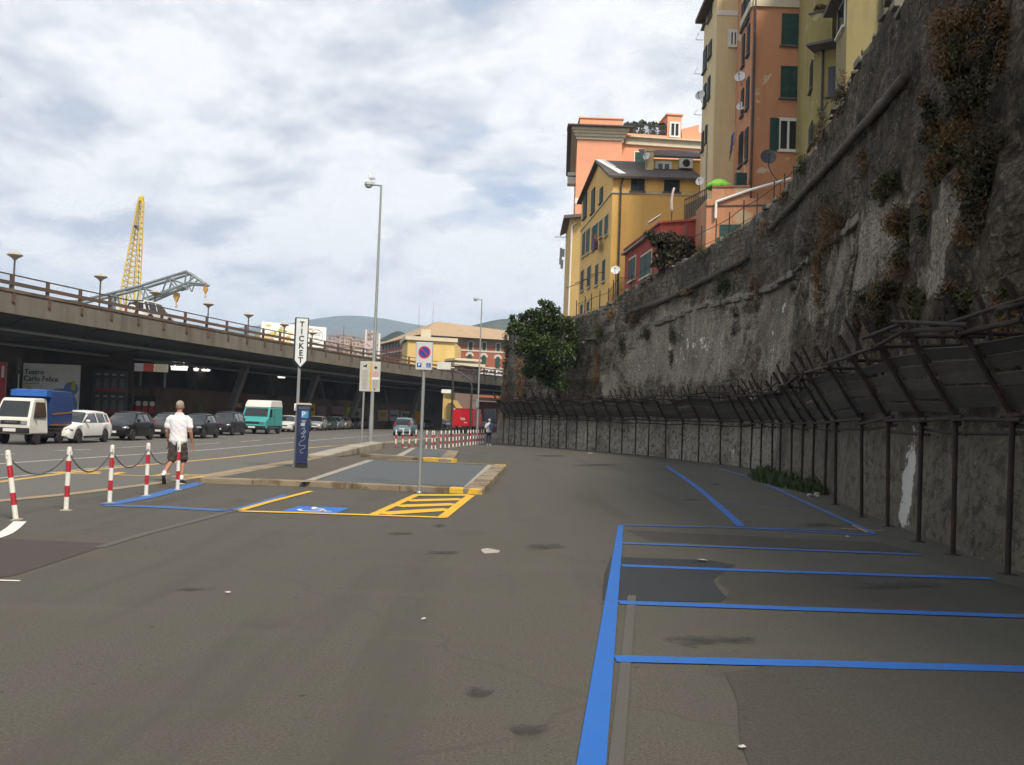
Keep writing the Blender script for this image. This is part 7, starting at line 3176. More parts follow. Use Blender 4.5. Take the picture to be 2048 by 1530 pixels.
block(655, 672, 672, 760, 2, 'distant pinkish apartment block right beside the billboard', 5)
block(672, 688, 671, 800, 0, 'distant rose apartment block, second right of the billboard', 5)
block(689, 704, 673, 780, 1, 'distant pale apartment block in the middle of the far city', 4)
block(690, 699, 678, 700, 3, 'distant orange-beige block in front of the pale apartment block', 3)
block(704, 720, 682, 700, 3, 'distant ochre block left of the tower block', 2)
block(716, 730, 678, 820, 1, 'distant cream block just left of the tower block', 3)
block(728, 740, 662, 620, 2, 'dark left half of the tall distant tower block', 10, 0, False)
block(741, 750, 661, 620, 1, 'pale right half of the tall distant tower block', 10, 0, False)
block(762, 775, 686, 640, 1, 'distant pale block beside the brick palazzo', 3)
block(676, 700, 694, 560, 3, 'low distant building with red roof below the rose block', 1)
block(706, 728, 697, 520, 1, 'low pale distant building below the tower block', 1)
block(640, 660, 690, 600, 0, 'low distant building under the right end of the billboard', 1)
# far masts
for px, y0, y1, Y, lb in ((839, 650, 612, 900, 'thin radio mast on the hill, left of the pair'), (867, 650, 606, 900, 'thin radio mast on the hill, right of the pair'), (688, 690, 652, 500, 'thin dark mast in the far city beside the rose block')):
    q = V(px, y1, Y)
    mb = MB()
    mb.tube((q.x, q.y, 0), q, .35, .12, 5)
    for k in range(4):
        z_ = q.z * (.55 + .12 * k)
        mb.box((q.x, q.y, z_), (1.2, .2, .2))
    o = mb.build('radio_mast', MT['darksteel'])
    tag(o, lb, 'mast', 'distant masts')
# hills
def hill(name, px, Y, depth, mt, seed):
    mb = MB()
    rows_ = []
    pts = catmull([V(x, y, Y) for x, y in px], 10)
    for j in range(9):
        t_ = j / 8
        row = []
        for i, p in enumerate(pts):
            z = p.z * (1 - t_) ** 1.15
            nz_ = mnoise.fractal(Vector((p.x / 420, t_ * 3.1 + seed, 0)), 1, 2, 4)
            row.append(mb.v((p.x * (1 - t_ * depth / Y), Y - depth * t_ + nz_ * depth * .07, z + (nz_ * p.z * .14 * math.sin(PI * t_)))))
        rows_.append(row)
    for a_, b2 in zip(rows_, rows_[1:]):
        for i in range(len(a_) - 1):
            mb.f([a_[i], a_[i + 1], b2[i + 1], b2[i]])
    back = [mb.v((p.co.x, p.co.y + depth * .6, 0)) for p in rows_[0]]
    for i in range(len(back) - 1):
        mb.f([rows_[0][i], rows_[0][i + 1], back[i + 1], back[i]])
    return struct(mb.build(name, mt, None, smooth=True))


def hillmat(name, a, b_, s):
    mt, n, b = nt(name)
    b.inputs['Roughness'].default_value = 1
    b.inputs['Specular IOR Level'].default_value = 0
    v = mapv(n, coord='World')
    c = mix(n, ramp(n, noise_n(n, v, s, 8, .65), .38, .62), a, b_)
    c = mix(n, ramp(n, noise_n(n, v, s * 7, 4, .7), .45, .62), c, mul(a, .6))
    n.links.new(c, b.inputs['Base Color'])
    return mt


HG = hillmat('wooded_hill', (.035, .05, .028), (.085, .09, .055), .004)
hill('mountains', [(-700, 690), (-200, 690), (200, 678), (420, 662), (500, 652), (560, 647), (610, 640), (660, 634), (700, 632), (745, 636), (790, 643), (840, 650), (900, 655), (960, 657), (1050, 668), (1300, 690), (1700, 700)], 4200, 1900, HG, 1)
hill('hills', [(840, 672), (880, 664), (920, 659), (950, 651), (985, 642), (1010, 638), (1035, 639), (1080, 648), (1200, 660), (1500, 690)], 1700, 800, hillmat('near_hill', (.03, .05, .022), (.1, .095, .05), .008), 5)
hill('wooded_ridge', [(690, 700), (740, 690), (765, 679), (785, 668), (800, 664), (812, 668), (850, 684), (900, 690)], 950, 300, hillmat('ridge_scrub', (.02, .035, .015), (.05, .06, .03), .02), 9)

# ------------------------------------------------------------------ air
HAZE = True
if HAZE:
    mb = MB()
    mb.box((0, 3150, 285), (10200, 7800, 572))
    hm = bpy.data.materials.new('haze')
    hm.use_nodes = True
    hn = hm.node_tree
    for x in list(hn.nodes):
        if x.type != 'OUTPUT_MATERIAL':
            hn.nodes.remove(x)
    pv = hn.nodes.new('ShaderNodeVolumePrincipled')
    pv.inputs['Color'].default_value = (.62, .77, 1, 1)
    pv.inputs['Density'].default_value = .0002
    pv.inputs['Anisotropy'].default_value = .1
    out = [x for x in hn.nodes if x.type == 'OUTPUT_MATERIAL'][0]
    hn.links.new(pv.outputs[0], out.inputs['Volume'])
    o = mb.build('haze', hm)
    o['kind'] = 'stuff'
# ------------------------------------------------------------------ bollards and chains
RW = [mat('bollard_white', (.68, .67, .63), .5, .08, 6, dirt=(.4, .36, .3), dirt_amt=.5), mat('bollard_red', (.4, .02, .035), .45, .15, 5)]


def bollard_proto(bands):
    t = thing('bollard', '', 'bollard', (0, 0, 0), 0, '')
    mb = MB()
    H = .94
    r = .036
    for z0, z1, c in bands:
        mb.mi = c
        mb.lathe([(r, z0 * H), (r, z1 * H)], (0, 0, 0), 12)
    mb.mi = 0
    mb.lathe([(r, .999 * H), (r * .8, 1.02 * H), (0, 1.03 * H)], (0, 0, 0), 12)
    mb.build('post', RW, t, smooth='auto')
    mb = MB()
    mb.path([(0, -.03, .955 * H), (0, -.07, .955 * H), (0, -.07, .9 * H)], .012, 6)
    mb.build('hook', RW[0], t)
    mb = MB()
    mb.lathe([(.09, -.01), (.09, .008), (.04, .02), (.0, .02)], (0, 0, 0), 14)
    mb.build('base_plate', MT['concrete'], t)
    return t


B5 = bollard_proto([(0, .22, 0), (.22, .4, 1), (.4, .62, 0), (.62, .8, 1), (.8, 1, 0)])
B4 = bollard_proto([(0, .26, 1), (.26, .52, 0), (.52, .75, 1), (.75, 1, 0)])
nearlbl = ['leaning red and white bollard at the left photo edge, on the white curved line', 'upright red and white bollard, second in the chained row', 'red and white bollard at the outer corner of the worn blue bay',
           'red and white bollard just left of the walking man', 'red and white bollard standing in front of the walking man']
bp = []
for k, (px, py) in enumerate(((32, 1040), (132, 1021), (219, 1006), (292, 992), (355, 980))):
    p = G(px, py)
    o = B5 if k == 0 else dup(B5)
    o.location = p
    o.rotation_euler = (0, R(-9.5), R(8)) if k == 0 else (R(random.uniform(-1, 1)), R(random.uniform(-1, 1)), random.random())
    o['label'] = nearlbl[k]
    o['group'] = 'red and white bollards along the road edge'
    bp.append(p + (Vector((-.155, 0, .86)) if k == 0 else Vector((0, 0, .87))))
CHN = MT['darksteel']
for k in range(4):
    a, b_ = bp[k], bp[k + 1]
    mb = MB()
    L = (b_ - a).length
    sag = .32 if k else .28
    nlk = 34
    pts = [a.lerp(b_, j / nlk) - Vector((0, 0, sag * (1 - (2 * j / nlk - 1) ** 2))) for j in range(nlk + 1)]
    for j in range(nlk):
        p, q = pts[j], pts[j + 1]
        d = (q - p)
        e = d.normalized() * .008
        M_ = d.to_track_quat('Y', 'Z' if j % 2 else 'X').to_matrix().to_4x4()
        c = (p + q) / 2
        l = d.length / 2 + .008
        ring = [c + M_ @ Vector((math.cos(t_) * .012, math.sin(t_) * l, 0)) for t_ in (2 * PI * i / 8 for i in range(9))]
        mb.path(ring, .0042, 4)
    o = mb.build('chain', CHN)
    tag(o, ['sagging chain from the leaning bollard to the upright second bollard', 'sagging chain between the second and third bollards', 'sagging chain ending at the bollard left of the man',
            'sagging chain passing behind the walking man'][k], 'chain', 'chains between the near bollards')
for k, px in enumerate((791, 805, 818, 831)):
    p = G(px, 897.5 - k * .6)
    o = B4 if k == 0 else dup(B4)
    o.location = p
    o.rotation_euler = (0, 0, .3 * k)
    o['label'] = ORD[k] + ' from the left of four short spaced bollards behind the blue-grey car'
    o['group'] = 'four bollards behind the low wall'
for k, (px, py, tl) in enumerate(((852, 898, 1), (863, 899, 1), (871, 898, -9), (881, 896.5, 1), (890, 895, -8), (898, 895.5, 3), (906, 894.5, 3), (913, 893.5, 4), (919, 892.5, 4), (927, 891.5, 4), (934, 891, -3), (940, 890.5, -3),
                                  (946, 889.5, 2), (951, 889, 3), (956, 888.5, 2), (961, 888, 2), (966, 887.5, 1))):
    p = G(px, py)
    o = dup(B5, p)
    o.rotation_euler = (0, R(tl), .4 * k)
    o['label'] = ORD[k] + ' bollard from the left in the close red and white row before the far pedestrian'
    o['group'] = 'close row of red and white bollards beside the far pavement'

# ------------------------------------------------------------------ ticket machine and sign
BLK = flat('sign_black', (.012, .014, .014))
p = G(591, 934, IZ)
t = thing('ticket_sign', 'tall TICKET sign, white arrow panel on a grey pole beside the blue machine', 'sign', p)
k2 = p.y / FPX
zt = V(594, 637, p.y).z - p.z
zb = V(592, 722, p.y).z - p.z
zp = V(592, 735, p.y).z - p.z
mb = MB()
mb.lathe([(.045, 0), (.045, zb + .1)], (-.02, 0, 0), 12)
mb.lathe([(.09, 0), (.09, .03), (.045, .05)], (-.02, 0, 0), 12)
mb.build('pole', MT['steel'], t, smooth='auto')
w_ = .155
body = [Vector((-w_ - .03, -.05, zb)), Vector((0, -.05, zp - .05)), Vector((w_ + .03, -.05, zb)), Vector((w_ + .03, -.05, zt + .03)), Vector((-w_ - .03, -.05, zt + .03))]
MR = Matrix.Rotation(R(16), 4, 'Z')
mb = MB()
mb.X = MR
mb.extr(body, (0, .3, 0))
mb.build('case', mat('sign_case', (.02, .028, .027), .5, .15, 3), t, bevel=.012)
face = [Vector((-w_, -.056, zb + .02)), Vector((0, -.056, zp + .02)), Vector((w_, -.056, zb + .02)), Vector((w_, -.056, zt)), Vector((-w_, -.056, zt))]
mb = MB()
mb.X = MR
mb.extr(face, (0, -.012, 0))
mb.build('face_panel', mat('sign_face', (.6, .64, .66), .5, .05, 3), t)
for i, ch in enumerate('TICKET'):
    z_ = zt - .17 - (zt - zb - .19) * i / 5
    text(ch, .215, BLK, 'letter', t, MR @ Matrix.Translation((0, -.071, z_)) @ Matrix.Rotation(R(90), 4, 'X'), .003, 'CENTER', False, .95, .006)
mb = MB()
mb.box((-.06, -.05, 1.66), (.07, .05, .2))
mb.build('sticker', MT['white'], t)

BL_ = mat('machine_blue', (.009, .02, .075), .45, .2, 3, dirt=(.03, .04, .06), dirt_amt=.4)
p = G(598, 935.5, IZ)
t = thing('ticket_machine', 'dark blue parking ticket machine with pale graffiti on the island', 'ticket machine', p + Vector((.04, .12, 0)), R(14))
H = V(597, 808, p.y).z - p.z
mb = MB()
mb.loft([[(-.15, -.13, z), (.15, -.13, z), (.16, .15, z), (-.16, .15, z)] for z in (.1, .8)] + [[(-.165, -.14, z), (.165, -.14, z), (.17, .17, z), (-.17, .17, z)] for z in (.86, H - .14)] +
        [[(-.165, -.12, H - .03), (.165, -.12, H - .03), (.17, .17, H), (-.17, .17, H)]])
mb.build('body', BL_, t, bevel=.02)
mb = MB()
mb.box((0, .01, .05), (.32, .29, .1))
mb.build('plinth', MT['black'], t)
mb = MB()
mb.box((0, .02, H + .005), (.4, .36, .03), 0, Matrix.Rotation(R(6), 4, 'X'))
mb.build('top_cover', mat('machine_top', (.3, .27, .22), .6, .15), t, bevel=.01)
mb = MB()
mb.box((.02, -.146, H - .28), (.19, .012, .2))
mb.build('badge', flat('badge_blue', (.05, .2, .42)), t)
text('P', .2, MT['white'], 'lettering', t, Matrix.Translation((-.01, -.154, H - .28)) @ Matrix.Rotation(R(90), 4, 'X'), .002, 'CENTER', False)
mb = MB()
GR = flat('graffiti_white', (.3, .36, .45))
for k in range(4):
    mb.box((.0 + .01 * (k % 2), -.146, H - .44 - k * .025), (.14 - .02 * k, .008, .012))
mb.box((-.02, -.146, H - .56), (.11, .008, .08))
mb.build('instruction_label', GR, t)
mb = MB()
sq = [(-.05, 1.06), (.03, 1.1), (.0, .98), (-.06, .93), (.05, .97), (.06, 1.03), (.01, .9), (-.04, .82), (.05, .88), (.04, .78), (-.06, .72), (-.1, .64), (-.03, .6), (.06, .62), (.05, .54), (-.03, .5), (-.06, .44), (-.02, .4), (.03, .43)]
mb.path(catmull([Vector((x, -.148, z)) for x, z in sq], 5), .006, 5)
mb.build('graffiti', GR, t)
mb = MB()
mb.box((.175, .02, H - .3), (.02, .14, .2))
mb.build('side_plate', MT['black'], t)

# ------------------------------------------------------------------ no parking sign
p = G(838, 986.5)
t = thing('no_parking_sign', 'grey rectangular no parking sign with a blue and red roundel on a steel pole', 'sign', p)
z1, z0 = V(853, 685, p.y).z, V(851, 740, p.y).z
k2 = p.y / FPX
wd = 34 * k2
mb = MB()
mb.lathe([(.035, 0), (.035, z1 - .02)], (0, 0, 0), 12)
mb.lathe([(.06, 0), (.06, .02), (.035, .05)], (0, 0, 0), 12)
mb.build('pole', MT['steel'], t, smooth='auto')
mb = MB()
mb.box((0, -.05, (z0 + z1) / 2), (wd, .02, z1 - z0))
mb.build('plate', mat('sign_grey', (.5, .52, .54), .5, .05, 3), t, bevel=.008)
mb = MB()
for s in (-1, 1):
    mb.box((s * (wd / 2 - .006), -.052, (z0 + z1) / 2), (.01, .03, z1 - z0 - .02))
mb.build('rim', MT['steel'], t)
zc = z1 - (z1 - z0) * .36
r = wd * .36
X90 = Matrix.Rotation(R(90), 4, 'X')
SBLUE, SRED, SWH = flat('sign_blue', (.01, .05, .3), .5, .05), flat('sign_red', (.5, .02, .03), .5, .05), flat('sign_white', (.7, .7, .7), .5, .03)


def disc(mb, r0, r1, c, th=.004, k=28):
    if r0 <= 0:
        mb.lathe([(0, 0), (r1, 0), (r1, th), (0, th)], c, k, X90)
    else:
        mb.lathe([(r0, 0), (r1, 0), (r1, th), (r0, th), (r0, 0)], c, k, X90)


mb = MB()
disc(mb, 0, r * .8, (0, -.0605, zc))
mb.build('blue_disc', SBLUE, t)
mb = MB()
disc(mb, r * .8, r, (0, -.0608, zc), .005)
mb.box((0, -.067, zc), (r * 1.75, .004, r * .17), 0, Matrix.Rotation(R(45), 4, 'Y'))
mb.build('red_ring', SRED, t)
for s, nm in ((-1, 'P'), (1, 'w')):
    c = (s * wd * .27, -.0625, z0 + (z1 - z0) * .17)
    q = wd * .25
    mb = MB()
    mb.box(c, (q, .005, q))
    o = mb.build('pictogram', SBLUE, t)
    if nm == 'P':
        text('P', q * .95, SWH, 'lettering', o, Matrix.Translation((c[0], -.067, c[2])) @ X90, .001, 'CENTER', False, 1, .003)
    else:
        mb = MB()
        mb.X = Matrix.Translation((c[0], -.066, c[2])) @ X90
        wheelchair(mb, 0, q * .95)
        mb.build('wheelchair_symbol', SWH, o)

# ------------------------------------------------------------------ notice board
p = V(728, 888, 47.5)
p = Vector((p.x, 47.5, 0))
t = thing('notice_board', 'grey notice board with orange strip and small print before the tall street lamp', 'sign', p)
k2 = 47.5 / FPX
z1, z0 = V(740, 723, 47.5).z, V(738, 783, 47.5).z
xc = V(740, 752, 47.5).x - p.x
wd = 41 * k2
mb = MB()
mb.tube((V(725, 830, 47.5).x - p.x, .05, 0), (V(729, 750, 47.5).x - p.x, .05, z1 - .1), .05)
mb.build('post', MT['steel'], t, smooth='auto')
mb = MB()
mb.box((xc, 0, (z0 + z1) / 2), (wd, .03, z1 - z0))
mb.build('plate', mat('board_grey', (.42, .42, .39), .6, .08, 2), t, bevel=.02)
mb = MB()
mb.box((xc + .05 * wd, -.018, (z0 + z1) / 2), (wd * .09, .006, (z1 - z0) * .94))
mb.build('orange_strip', flat('orange_strip', (.6, .32, .05)), t)
mb = MB()
hh = z1 - z0
for k in range(15):
    v_ = .3 + k * .043
    ww = random.uniform(.24, .32)
    mb.box((xc - wd * .24, -.018, z1 - hh * v_), (wd * ww, .004, hh * .012))
for k in range(8):
    v_ = .62 + k * .035
    mb.box((xc + wd * .28, -.018, z1 - hh * v_), (wd * random.uniform(.2, .3), .004, hh * .011))
mb.build('small_print', flat('print_grey', (.2, .2, .2)), t)
mb = MB()
mb.box((xc - wd * .25, -.018, z1 - hh * .16), (wd * .17, .005, hh * .05))
mb.box((xc - wd * .2, -.018, z1 - hh * .14), (wd * .06, .006, hh * .08))
mb.box((xc + wd * .27, -.018, z1 - hh * .2), (wd * .12, .005, wd * .12), 0, Matrix.Rotation(R(45), 4, 'Y'))
mb.box((xc + wd * .25, -.018, z1 - hh * .92), (wd * .07, .005, hh * .06))
mb.build('black_mark', BLK, t)
mb = MB()
disc(mb, wd * .1, wd * .15, (xc + wd * .28, -.0165, z1 - hh * .42), .004)
mb.build('pink_ring', flat('faded_pink', (.5, .3, .32)), t)
mb = MB()
mb.box((xc + wd * .27, -.018, z1 - hh * .56), (wd * .36, .005, hh * .065))
mb.build('white_strip', SWH, t)

# ------------------------------------------------------------------ street lamps
def lamp(base, H, arm, label, box=False):
    t = thing('street_lamp', label, 'street lamp', base, 0, 'tall grey street lamps')
    mb = MB()
    mb.lathe([(.14, 0), (.13, .4), (.115, 1.6), (.1, 1.7), (.05, H)], (0, 0, 0), 14)
    mb.build('pole', MT['steel'], t, smooth='auto')
    mb = MB()
    mb.path([(0, 0, H - .05), (-.25, 0, H - .01), (-arm * .55, 0, H - .02)], .045, 8)
    mb.build('arm', MT['steel'], t, smooth='auto')
    mb = MB()
    mb.loft([[(x, y * s, z) for y, z in ((-.06, H - .05), (-.17, H - .02), (-.15, H + .1), (0, H + .16), (.15, H + .1), (.17, H - .02), (.06, H - .05))] for x, s in ((-arm * .45, .35), (-arm * .55, .85), (-arm * .85, 1.05), (-arm, .5))])
    mb.build('lamp_head', mat('lamp_grey', (.34, .36, .35), .5, .1, 4), t, smooth='auto')
    mb = MB()
    mb.ell((-arm * .76, 0, H - .06), (arm * .22, .14, .14), 10)
    mb.build('lens', mat('lamp_lens', (.4, .42, .42), .2, .05), t, smooth=True)
    if box:
        mb = MB()
        mb.box((-.05, -.16, 3.2), (.32, .26, .8))
        mb.build('junction_box', mat('box_grey', (.2, .23, .23), .6, .1), t, bevel=.02)
    return t


q = V(741, 880, 49.5)
H = V(766, 370, 49.5).z
lamp((q.x, 49.5, 0), H, .86, 'tall street lamp behind the notice board, with a gull on its head')
HX = q.x
q2 = V(954, 860, 97)
H2 = V(964, 599, 97).z
lamp((q2.x, 97, 0), H2, .86, 'street lamp further away near the red truck', True)
# gull
g0 = V(754, 362, 49.5)
g0 = Vector((HX - .55, 49.5, H + .155))
t = thing('gull', 'white gull perched on the head of the tall street lamp', 'bird', g0)
WHB = flat('gull_white', (.75, .75, .73))
mb = MB()
mb.path([(.2, 0, .13), (.1, 0, .15), (0, 0, .18), (-.07, 0, .24), (-.1, 0, .3), (-.11, 0, .34)], .04, 10, None)
mb.ell((.02, 0, .17), (.16, .08, .075), 10, Matrix.Rotation(R(12), 4, 'Y'))
mb.ell((-.11, 0, .34), (.05, .042, .045), 10)
o = mb.build('body', WHB, t)
voxel(o, .012, 4)
mb = MB()
mb.path([(-.14, 0, .335), (-.2, 0, .325)], .012, 6, .003)
mb.build('beak', flat('beak_yellow', (.55, .35, .03)), t)
mb = MB()
for s in (-1, 1):
    mb.loft([[(-.05, s * .075, .21), (-.05, s * .085, .14)], [(.1, s * .088, .22), (.1, s * .09, .13)], [(.26, s * .05, .17), (.26, s * .05, .14)]], cap=False, closed=False)
mb.build('wings', flat('gull_grey', (.4, .42, .44)), t)
mb = MB()
for s in (-1, 1):
    mb.tube((.02, s * .035, 0), (.02, s * .035, .12), .008, n=5)
mb.build('legs', flat('leg_pink', (.5, .35, .3)), t)

# dark curved posts with floodlight and camera
def spost(px, pyb, Y, pyt, label, head):
    b0 = V(px, pyb, Y)
    top = V(px + 5, pyt, Y).z
    t = thing('camera_post', label, 'post', (b0.x, Y, 0), 0, 'dark slim posts beside the red truck')
    mb = MB()
    mb.path([(0, 0, 0), (0, 0, top - 2), (.0, 0, top - 1)] + ([(-.3, 0, top - .3), (-1.2, 0, top + .25), (-2.8, 0, top + .9)] if head == 'arm' else [(0, 0, top)]), .11, 8, .06)
    mb.build('pole', MT['darksteel'], t, smooth='auto')
    mb = MB()
    if head == 'arm':
        mb.box((-3.0, 0, top + .75), (.9, .5, .3), 0, Matrix.Rotation(R(20), 4, 'Y'))
        mb.build('floodlight', MT['offwhite'], t, bevel=.03)
    else:
        mb.box((-.9, -.2, top + .1), (1.3, .5, .7))
        mb.tube((-.3, 0, top), (.1, 0, top - .05), .06)
        mb.build('camera_box', MT['offwhite'], t, bevel=.04)
        mb = MB()
        mb.box((-.6, -.1, top - 2.3), (.9, .4, .35))
        mb.build('sensor', MT['white'], t)


spost(902, 868, 92, 735, 'dark slim post with a white camera box left of the red truck', 'box')
spost(940, 868, 96, 752, 'dark curved post with a reaching arm behind the red truck', 'arm')

# ------------------------------------------------------------------ people
SKIN = mat('skin', (.36, .17, .1), .55, .1, 8)


def chain_(mb, pts, n=12):
    """tapered elliptical tube with rounded ends: (co, rx, ry)"""
    L = len(pts)
    rings = []
    for i, (c, rx, ry) in enumerate(pts):
        c = Vector(c)
        d = (Vector(pts[min(i + 1, L - 1)][0]) - Vector(pts[max(i - 1, 0)][0])).normalized()
        a = Vector((1, 0, 0))
        a = (a - d * a.dot(d))
        if a.length < .2:
            a = d.orthogonal()
        a.normalize()
        b = d.cross(a)
        rings.append((c, d, a, b, rx, ry))
    R_ = []
    c, d, a, b, rx, ry = rings[0]
    for s, o_ in ((.35, .9), (.8, .55)):
        R_.append([c - d * min(rx, ry) * o_ + a * rx * s * math.cos(t) + b * ry * s * math.sin(t) for t in (2 * PI * k / n for k in range(n))])
    for c, d, a, b, rx, ry in rings:
        R_.append([c + a * rx * math.cos(t) + b * ry * math.sin(t) for t in (2 * PI * k / n for k in range(n))])
    for s, o_ in ((.8, .55), (.35, .9)):
        R_.append([c + d * min(rx, ry) * o_ + a * rx * s * math.cos(t) + b * ry * s * math.sin(t) for t in (2 * PI * k / n for k in range(n))])
    mb.loft(R_)


def hand(mb, wrist, dirn, side, sc=1.0):
    """palm with four bent fingers and a thumb; side: +1 thumb towards +Y"""
    w_ = Vector(wrist)
    d = Vector(dirn).normalized()
    f = Vector((0, 1, 0))
    f = (f - d * f.dot(d)).normalized()
    nrm = d.cross(f)
    chain_(mb, [(w_, .024, .03), (w_ + d * .05, .016, .04), (w_ + d * .09, .015, .042)], 10)
    for k, (o_, L) in enumerate(((.032, .068), (.011, .078), (-.011, .073), (-.032, .058))):
        b0 = w_ + d * .088 + f * o_
        m1 = b0 + d * L * .5 - nrm * .008 * side
        e = m1 + d * L * .42 - nrm * .024 * side
        chain_(mb, [(b0, .0095, .0095), (m1, .0088, .0088), (e, .0075, .0075)], 7)
    b0 = w_ + d * .025 + f * .03
    chain_(mb, [(b0, .012, .012), (b0 + d * .03 + f * .022, .011, .011), (b0 + d * .06 + f * .028 - nrm * .01 * side, .009, .009)], 7)


def head(mb, c, neck):
    c = Vector(c)
    mb.ell(c + Vector((0, 0, .012)), (.077, .098, .112), 14)
    mb.ell(c + Vector((0, .03, -.05)), (.058, .062, .07), 12)
    mb.ell(c + Vector((0, .1, -.012)), (.013, .018, .024), 8)       # nose
    mb.ell(c + Vector((0, .085, -.058)), (.026, .012, .01), 8)      # mouth
    for s in (-1, 1):
        mb.ell(c + Vector((s * .08, -.005, -.008)), (.012, .02, .034), 8)
        mb.ell(c + Vector((s * .03, .086, .012)), (.014, .008, .008), 8)
    chain_(mb, [(neck, .062, .062), (c + Vector((0, -.012, -.08)), .055, .058)], 12)


def crease(o, amp, sc):
    nr_ = [v_.normal.copy() for v_ in o.data.vertices]
    for v_, nv in zip(o.data.vertices, nr_):
        p = v_.co
        q = Vector((p.x * sc, p.y * sc, p.z * sc * 1.7 + p.x * 9))
        v_.co += nv * amp * (mnoise.noise(q) + .5 * mnoise.noise(q * 2.3))


def person(label, base, rz, P, cols, backpack=False, sleeve=.2, shorts=True):
    t = thing('person', label, 'person', base, rz)
    hz, cz, sz = P['hip'], P['chest'], P['sh']
    mb = MB()
    chain_(mb, [((0, 0, hz - .03), .155, .11), ((0, .0, hz + .12), .15, .105), ((0, 0, cz), .17, .112), ((0, -.01, sz - .07), .16, .09), ((0, -.01, sz + .0), .09, .07)], 16)
    head(mb, P['head'], (0, -.015, sz + .01))
    for a in P['arms']:
        s, e, w_, hd, sd_ = a
        s = (s[0] * .9, s[1], s[2] - .015)
        chain_(mb, [(s, .042, .044), (Vector(s).lerp(Vector(e), .5), .047, .05), (e, .038, .04), (Vector(e).lerp(Vector(w_), .35), .037, .039), (w_, .024, .029)], 10)
        hand(mb, w_, hd, sd_)
    for l in P['legs']:
        h_, k_, a_, toe = l[:4]
        chain_(mb, [(h_, .085, .09), (Vector(h_).lerp(Vector(k_), .5), .07, .075), (k_, .052, .056), (Vector(k_).lerp(Vector(a_), .35), .05, .056), (a_, .035, .04)], 12)
        chain_(mb, [(a_, .035, .04), (Vector(a_).lerp(Vector(toe), .6), .036, .03), (toe, .03, .022)], 10)
    o = mb.build('body', SKIN, t)
    voxel(o, .0065, 2)
    # shirt
    mb = MB()
    hem = hz + .02
    chain_(mb, [((0, 0, hem - .03), .196, .148), ((0, 0, hem + .14), .182, .134), ((0, 0, cz), .2, .132), ((0, -.01, sz - .08), .208, .112), ((0, -.01, sz - .02), .165, .09), ((0, -.01, sz + .015), .1, .075)], 18)
    for a in P['arms']:
        s, e = Vector(a[0]), Vector(a[1])
        k = e - s
        chain_(mb, [(s + Vector((-.05 * (1 if s.x > 0 else -1), 0, .0)), .064, .07), (s + k * .2, .066, .07), (s + k * .45, .064, .068), (s + k * (.45 + sleeve), .068, .072)], 12)
    o = mb.build('shirt', cols[0], t)
    voxel(o, .009, 3)
    crease(o, .007, 7)
    mb = MB()
    c = Vector((0, -.012, sz + .035))
    mb.lathe([(.083, -.03), (.078, .025), (.07, .028), (.074, -.03)], c, 16)
    mb.build('collar', cols[0], t, smooth='auto')
    # shorts or trousers
    mb = MB()
    chain_(mb, [((0, 0, hz - .06), .17, .128), ((0, 0, hz + .05), .166, .124)], 16)
    for l in P['legs']:
        h_, k_, a_ = (Vector(q) for q in l[:3])
        if shorts:
            dn = (k_ - h_).normalized()
            chain_(mb, [(h_, .092, .11), (h_.lerp(k_, .5), .096, .11), (k_ - dn * .1, .1, .108), (k_ - dn * .04, .098, .104)], 14)
        else:
            chain_(mb, [(h_, .096, .105), (h_.lerp(k_, .5), .083, .09), (k_, .067, .072), (k_.lerp(a_, .5), .064, .07), (a_ + (k_ - a_) * .06, .058, .066)], 14)
    o = mb.build('shorts' if shorts else 'trousers', cols[1], t)
    voxel(o, .009, 2)
    crease(o, .014, 8)
    # hair
    mb = MB()
    c = Vector(P['head'])
    mb.ell(c + Vector((0, -.014, .034)), (.084, .1, .098), 16)
    mb.ell(c + Vector((0, -.05, .0)), (.066, .055, .06), 12)
    hb = mb.bm
    for v_ in list(hb.verts):
        p = v_.co - c
        if p.y > .045 and p.z < .075:
            v_.co.y = c.y + .045
        v_.co += Vector((1, 1, 1)) * .004 * mnoise.noise(v_.co * 60)
    o = mb.build('hair', cols[2], t, smooth=True)
    for l in P['legs']:
        a_, toe = Vector(l[2]), Vector(l[3])
        up_ = Vector(l[4]) if len(l) > 4 else Vector((0, 0, 1))
        fd = (toe - a_)
        sole = (toe - a_ + up_ * .045).normalized()
        heel = a_ - up_ * .05 - sole * .055
        toe2 = heel + sole * .275
        mb = MB()
        chain_(mb, [(heel + up_ * .01, .038, .036), (heel + sole * .1 + up_ * .012, .04, .042), (heel + sole * .19, .046, .032), (toe2, .04, .024)], 12)
        chain_(mb, [(a_ - up_ * .02, .046, .05), (a_ + up_ * .0, .043, .047)], 12)
        o = mb.build('shoe', cols[3], t)
        voxel(o, .007, 2)
        side_ = sole.cross(up_).normalized()
        mb = MB()
        ring = [heel - up_ * .03 + sole * (.12 + .155 * math.cos(q)) + side_ * .047 * math.sin(q) for q in (2 * PI * i / 16 for i in range(16))]
        mb.extr(ring, -up_ * .022)
        mb.build('sole', cols[4], o)
        if shorts:
            mb = MB()
            kdir = (Vector(l[1]) - a_).normalized()
            chain_(mb, [(a_ + kdir * .0, .044, .048), (a_ + kdir * .07, .046, .05)], 12)
            mb.build('sock', cols[5], t, smooth=True)
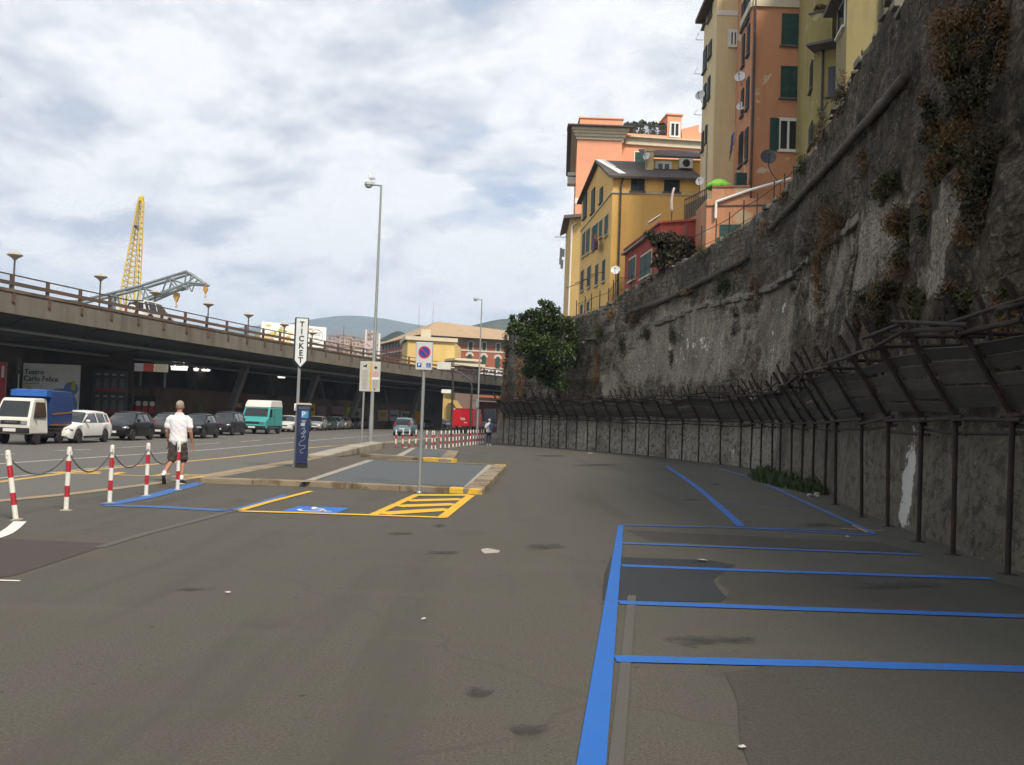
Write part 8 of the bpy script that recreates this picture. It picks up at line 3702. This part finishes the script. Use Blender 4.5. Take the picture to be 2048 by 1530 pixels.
    if backpack:
        mb = MB()
        mb.loft([[(x, y, z) for x, y in ((-.14 + .05 * s, -.15), (.16 - .04 * s, -.15), (.15 - .04 * s, -.32 + .06 * s), (-.13 + .05 * s, -.32 + .06 * s))] for z, s in ((cz - .25, .5), (cz - .2, 0), (cz + .08, 0), (cz + .17, .8))])
        o = mb.build('backpack', flat('backpack_blue', (.02, .035, .1), .8), t, bevel=.03)
        o.location = (.16, .0, .02)
        mb = MB()
        mb.path([(-.16, -.13, cz - .2), (-.05, -.15, cz), (.1, -.12, sz + .02), (.14, .02, sz + .04)], .02, 6)
        mb.build('strap', BLK, t)
    return t


POLO = mat('white_polo', (.68, .67, .7), .85, .05, 5, 0, .35)
SHORT = mat('cargo_cloth', (.055, .046, .041), .9, .25, 4, 0, .3)
HAIRG = mat('grey_hair', (.33, .28, .22), .8, .35, 30, 0, .6)
SHOE = mat('dark_trainer', (.03, .032, .033), .7, .3, 20)
p = G(352, 968)
person('grey-haired man in white polo shirt and dark cargo shorts walking away past the bollards', p, R(6),
       dict(hip=.93, chest=1.28, sh=1.46, head=(.0, .02, 1.65),
            arms=[((.205, -.01, 1.41), (.262, -.05, 1.12), (.29, .03, .87), (.03, .16, -1), -1), ((-.205, -.01, 1.41), (-.25, -.0, 1.12), (-.235, .14, .89), (.02, .2, -1), 1)],
            legs=[((.09, 0, .9), (.105, .1, .5), (.1, .02, .1), (.12, .2, .04)), ((-.09, 0, .9), (-.12, .03, .49), (-.2, -.3, .21), (-.2, -.2, .06), (0, -.75, .62))]),
       [POLO, SHORT, HAIRG, SHOE, MT['white'], MT['white']])
p = G(977, 890.5)
person('far pedestrian in white top and dark trousers with a blue backpack, walking along the wall', p, R(-4),
       dict(hip=.9, chest=1.22, sh=1.4, head=(.0, .05, 1.58),
            arms=[((.2, 0, 1.35), (.24, .08, 1.08), (.16, .25, 1.0), (-.2, 1, .1), -1), ((-.2, 0, 1.35), (-.25, .02, 1.06), (-.2, .18, .88), (.1, .5, -1), 1)],
            legs=[((.085, 0, .87), (.095, .06, .47), (.09, -.06, .1), (.1, .12, .04)), ((-.085, 0, .87), (-.09, .05, .47), (-.09, .06, .1), (-.1, .24, .04))]),
       [mat('white_top', (.68, .67, .68), .85, .05), mat('navy_trousers', (.018, .02, .032), .9, .2), mat('cap_white', (.6, .58, .56), .8, .1), mat('pale_shoe', (.4, .36, .3), .7, .1), MT['white'], MT['white']], True, .25, False)

# ------------------------------------------------------------------ render settings
S.render.engine = 'CYCLES'
S.cycles.use_denoising = True
try:
    S.cycles.denoiser = 'OPENIMAGEDENOISE'
except Exception:
    pass
S.cycles.use_adaptive_sampling = True
S.cycles.adaptive_threshold = .025
S.cycles.adaptive_min_samples = 12
S.cycles.max_bounces = 5
S.cycles.diffuse_bounces = 2
S.cycles.glossy_bounces = 3
S.cycles.volume_bounces = 1
S.cycles.transparent_max_bounces = 6
S.cycles.sample_clamp_indirect = 4
S.view_settings.view_transform = 'Standard'
S.view_settings.look = 'None'
S.view_settings.exposure = .38
S.view_settings.gamma = 1
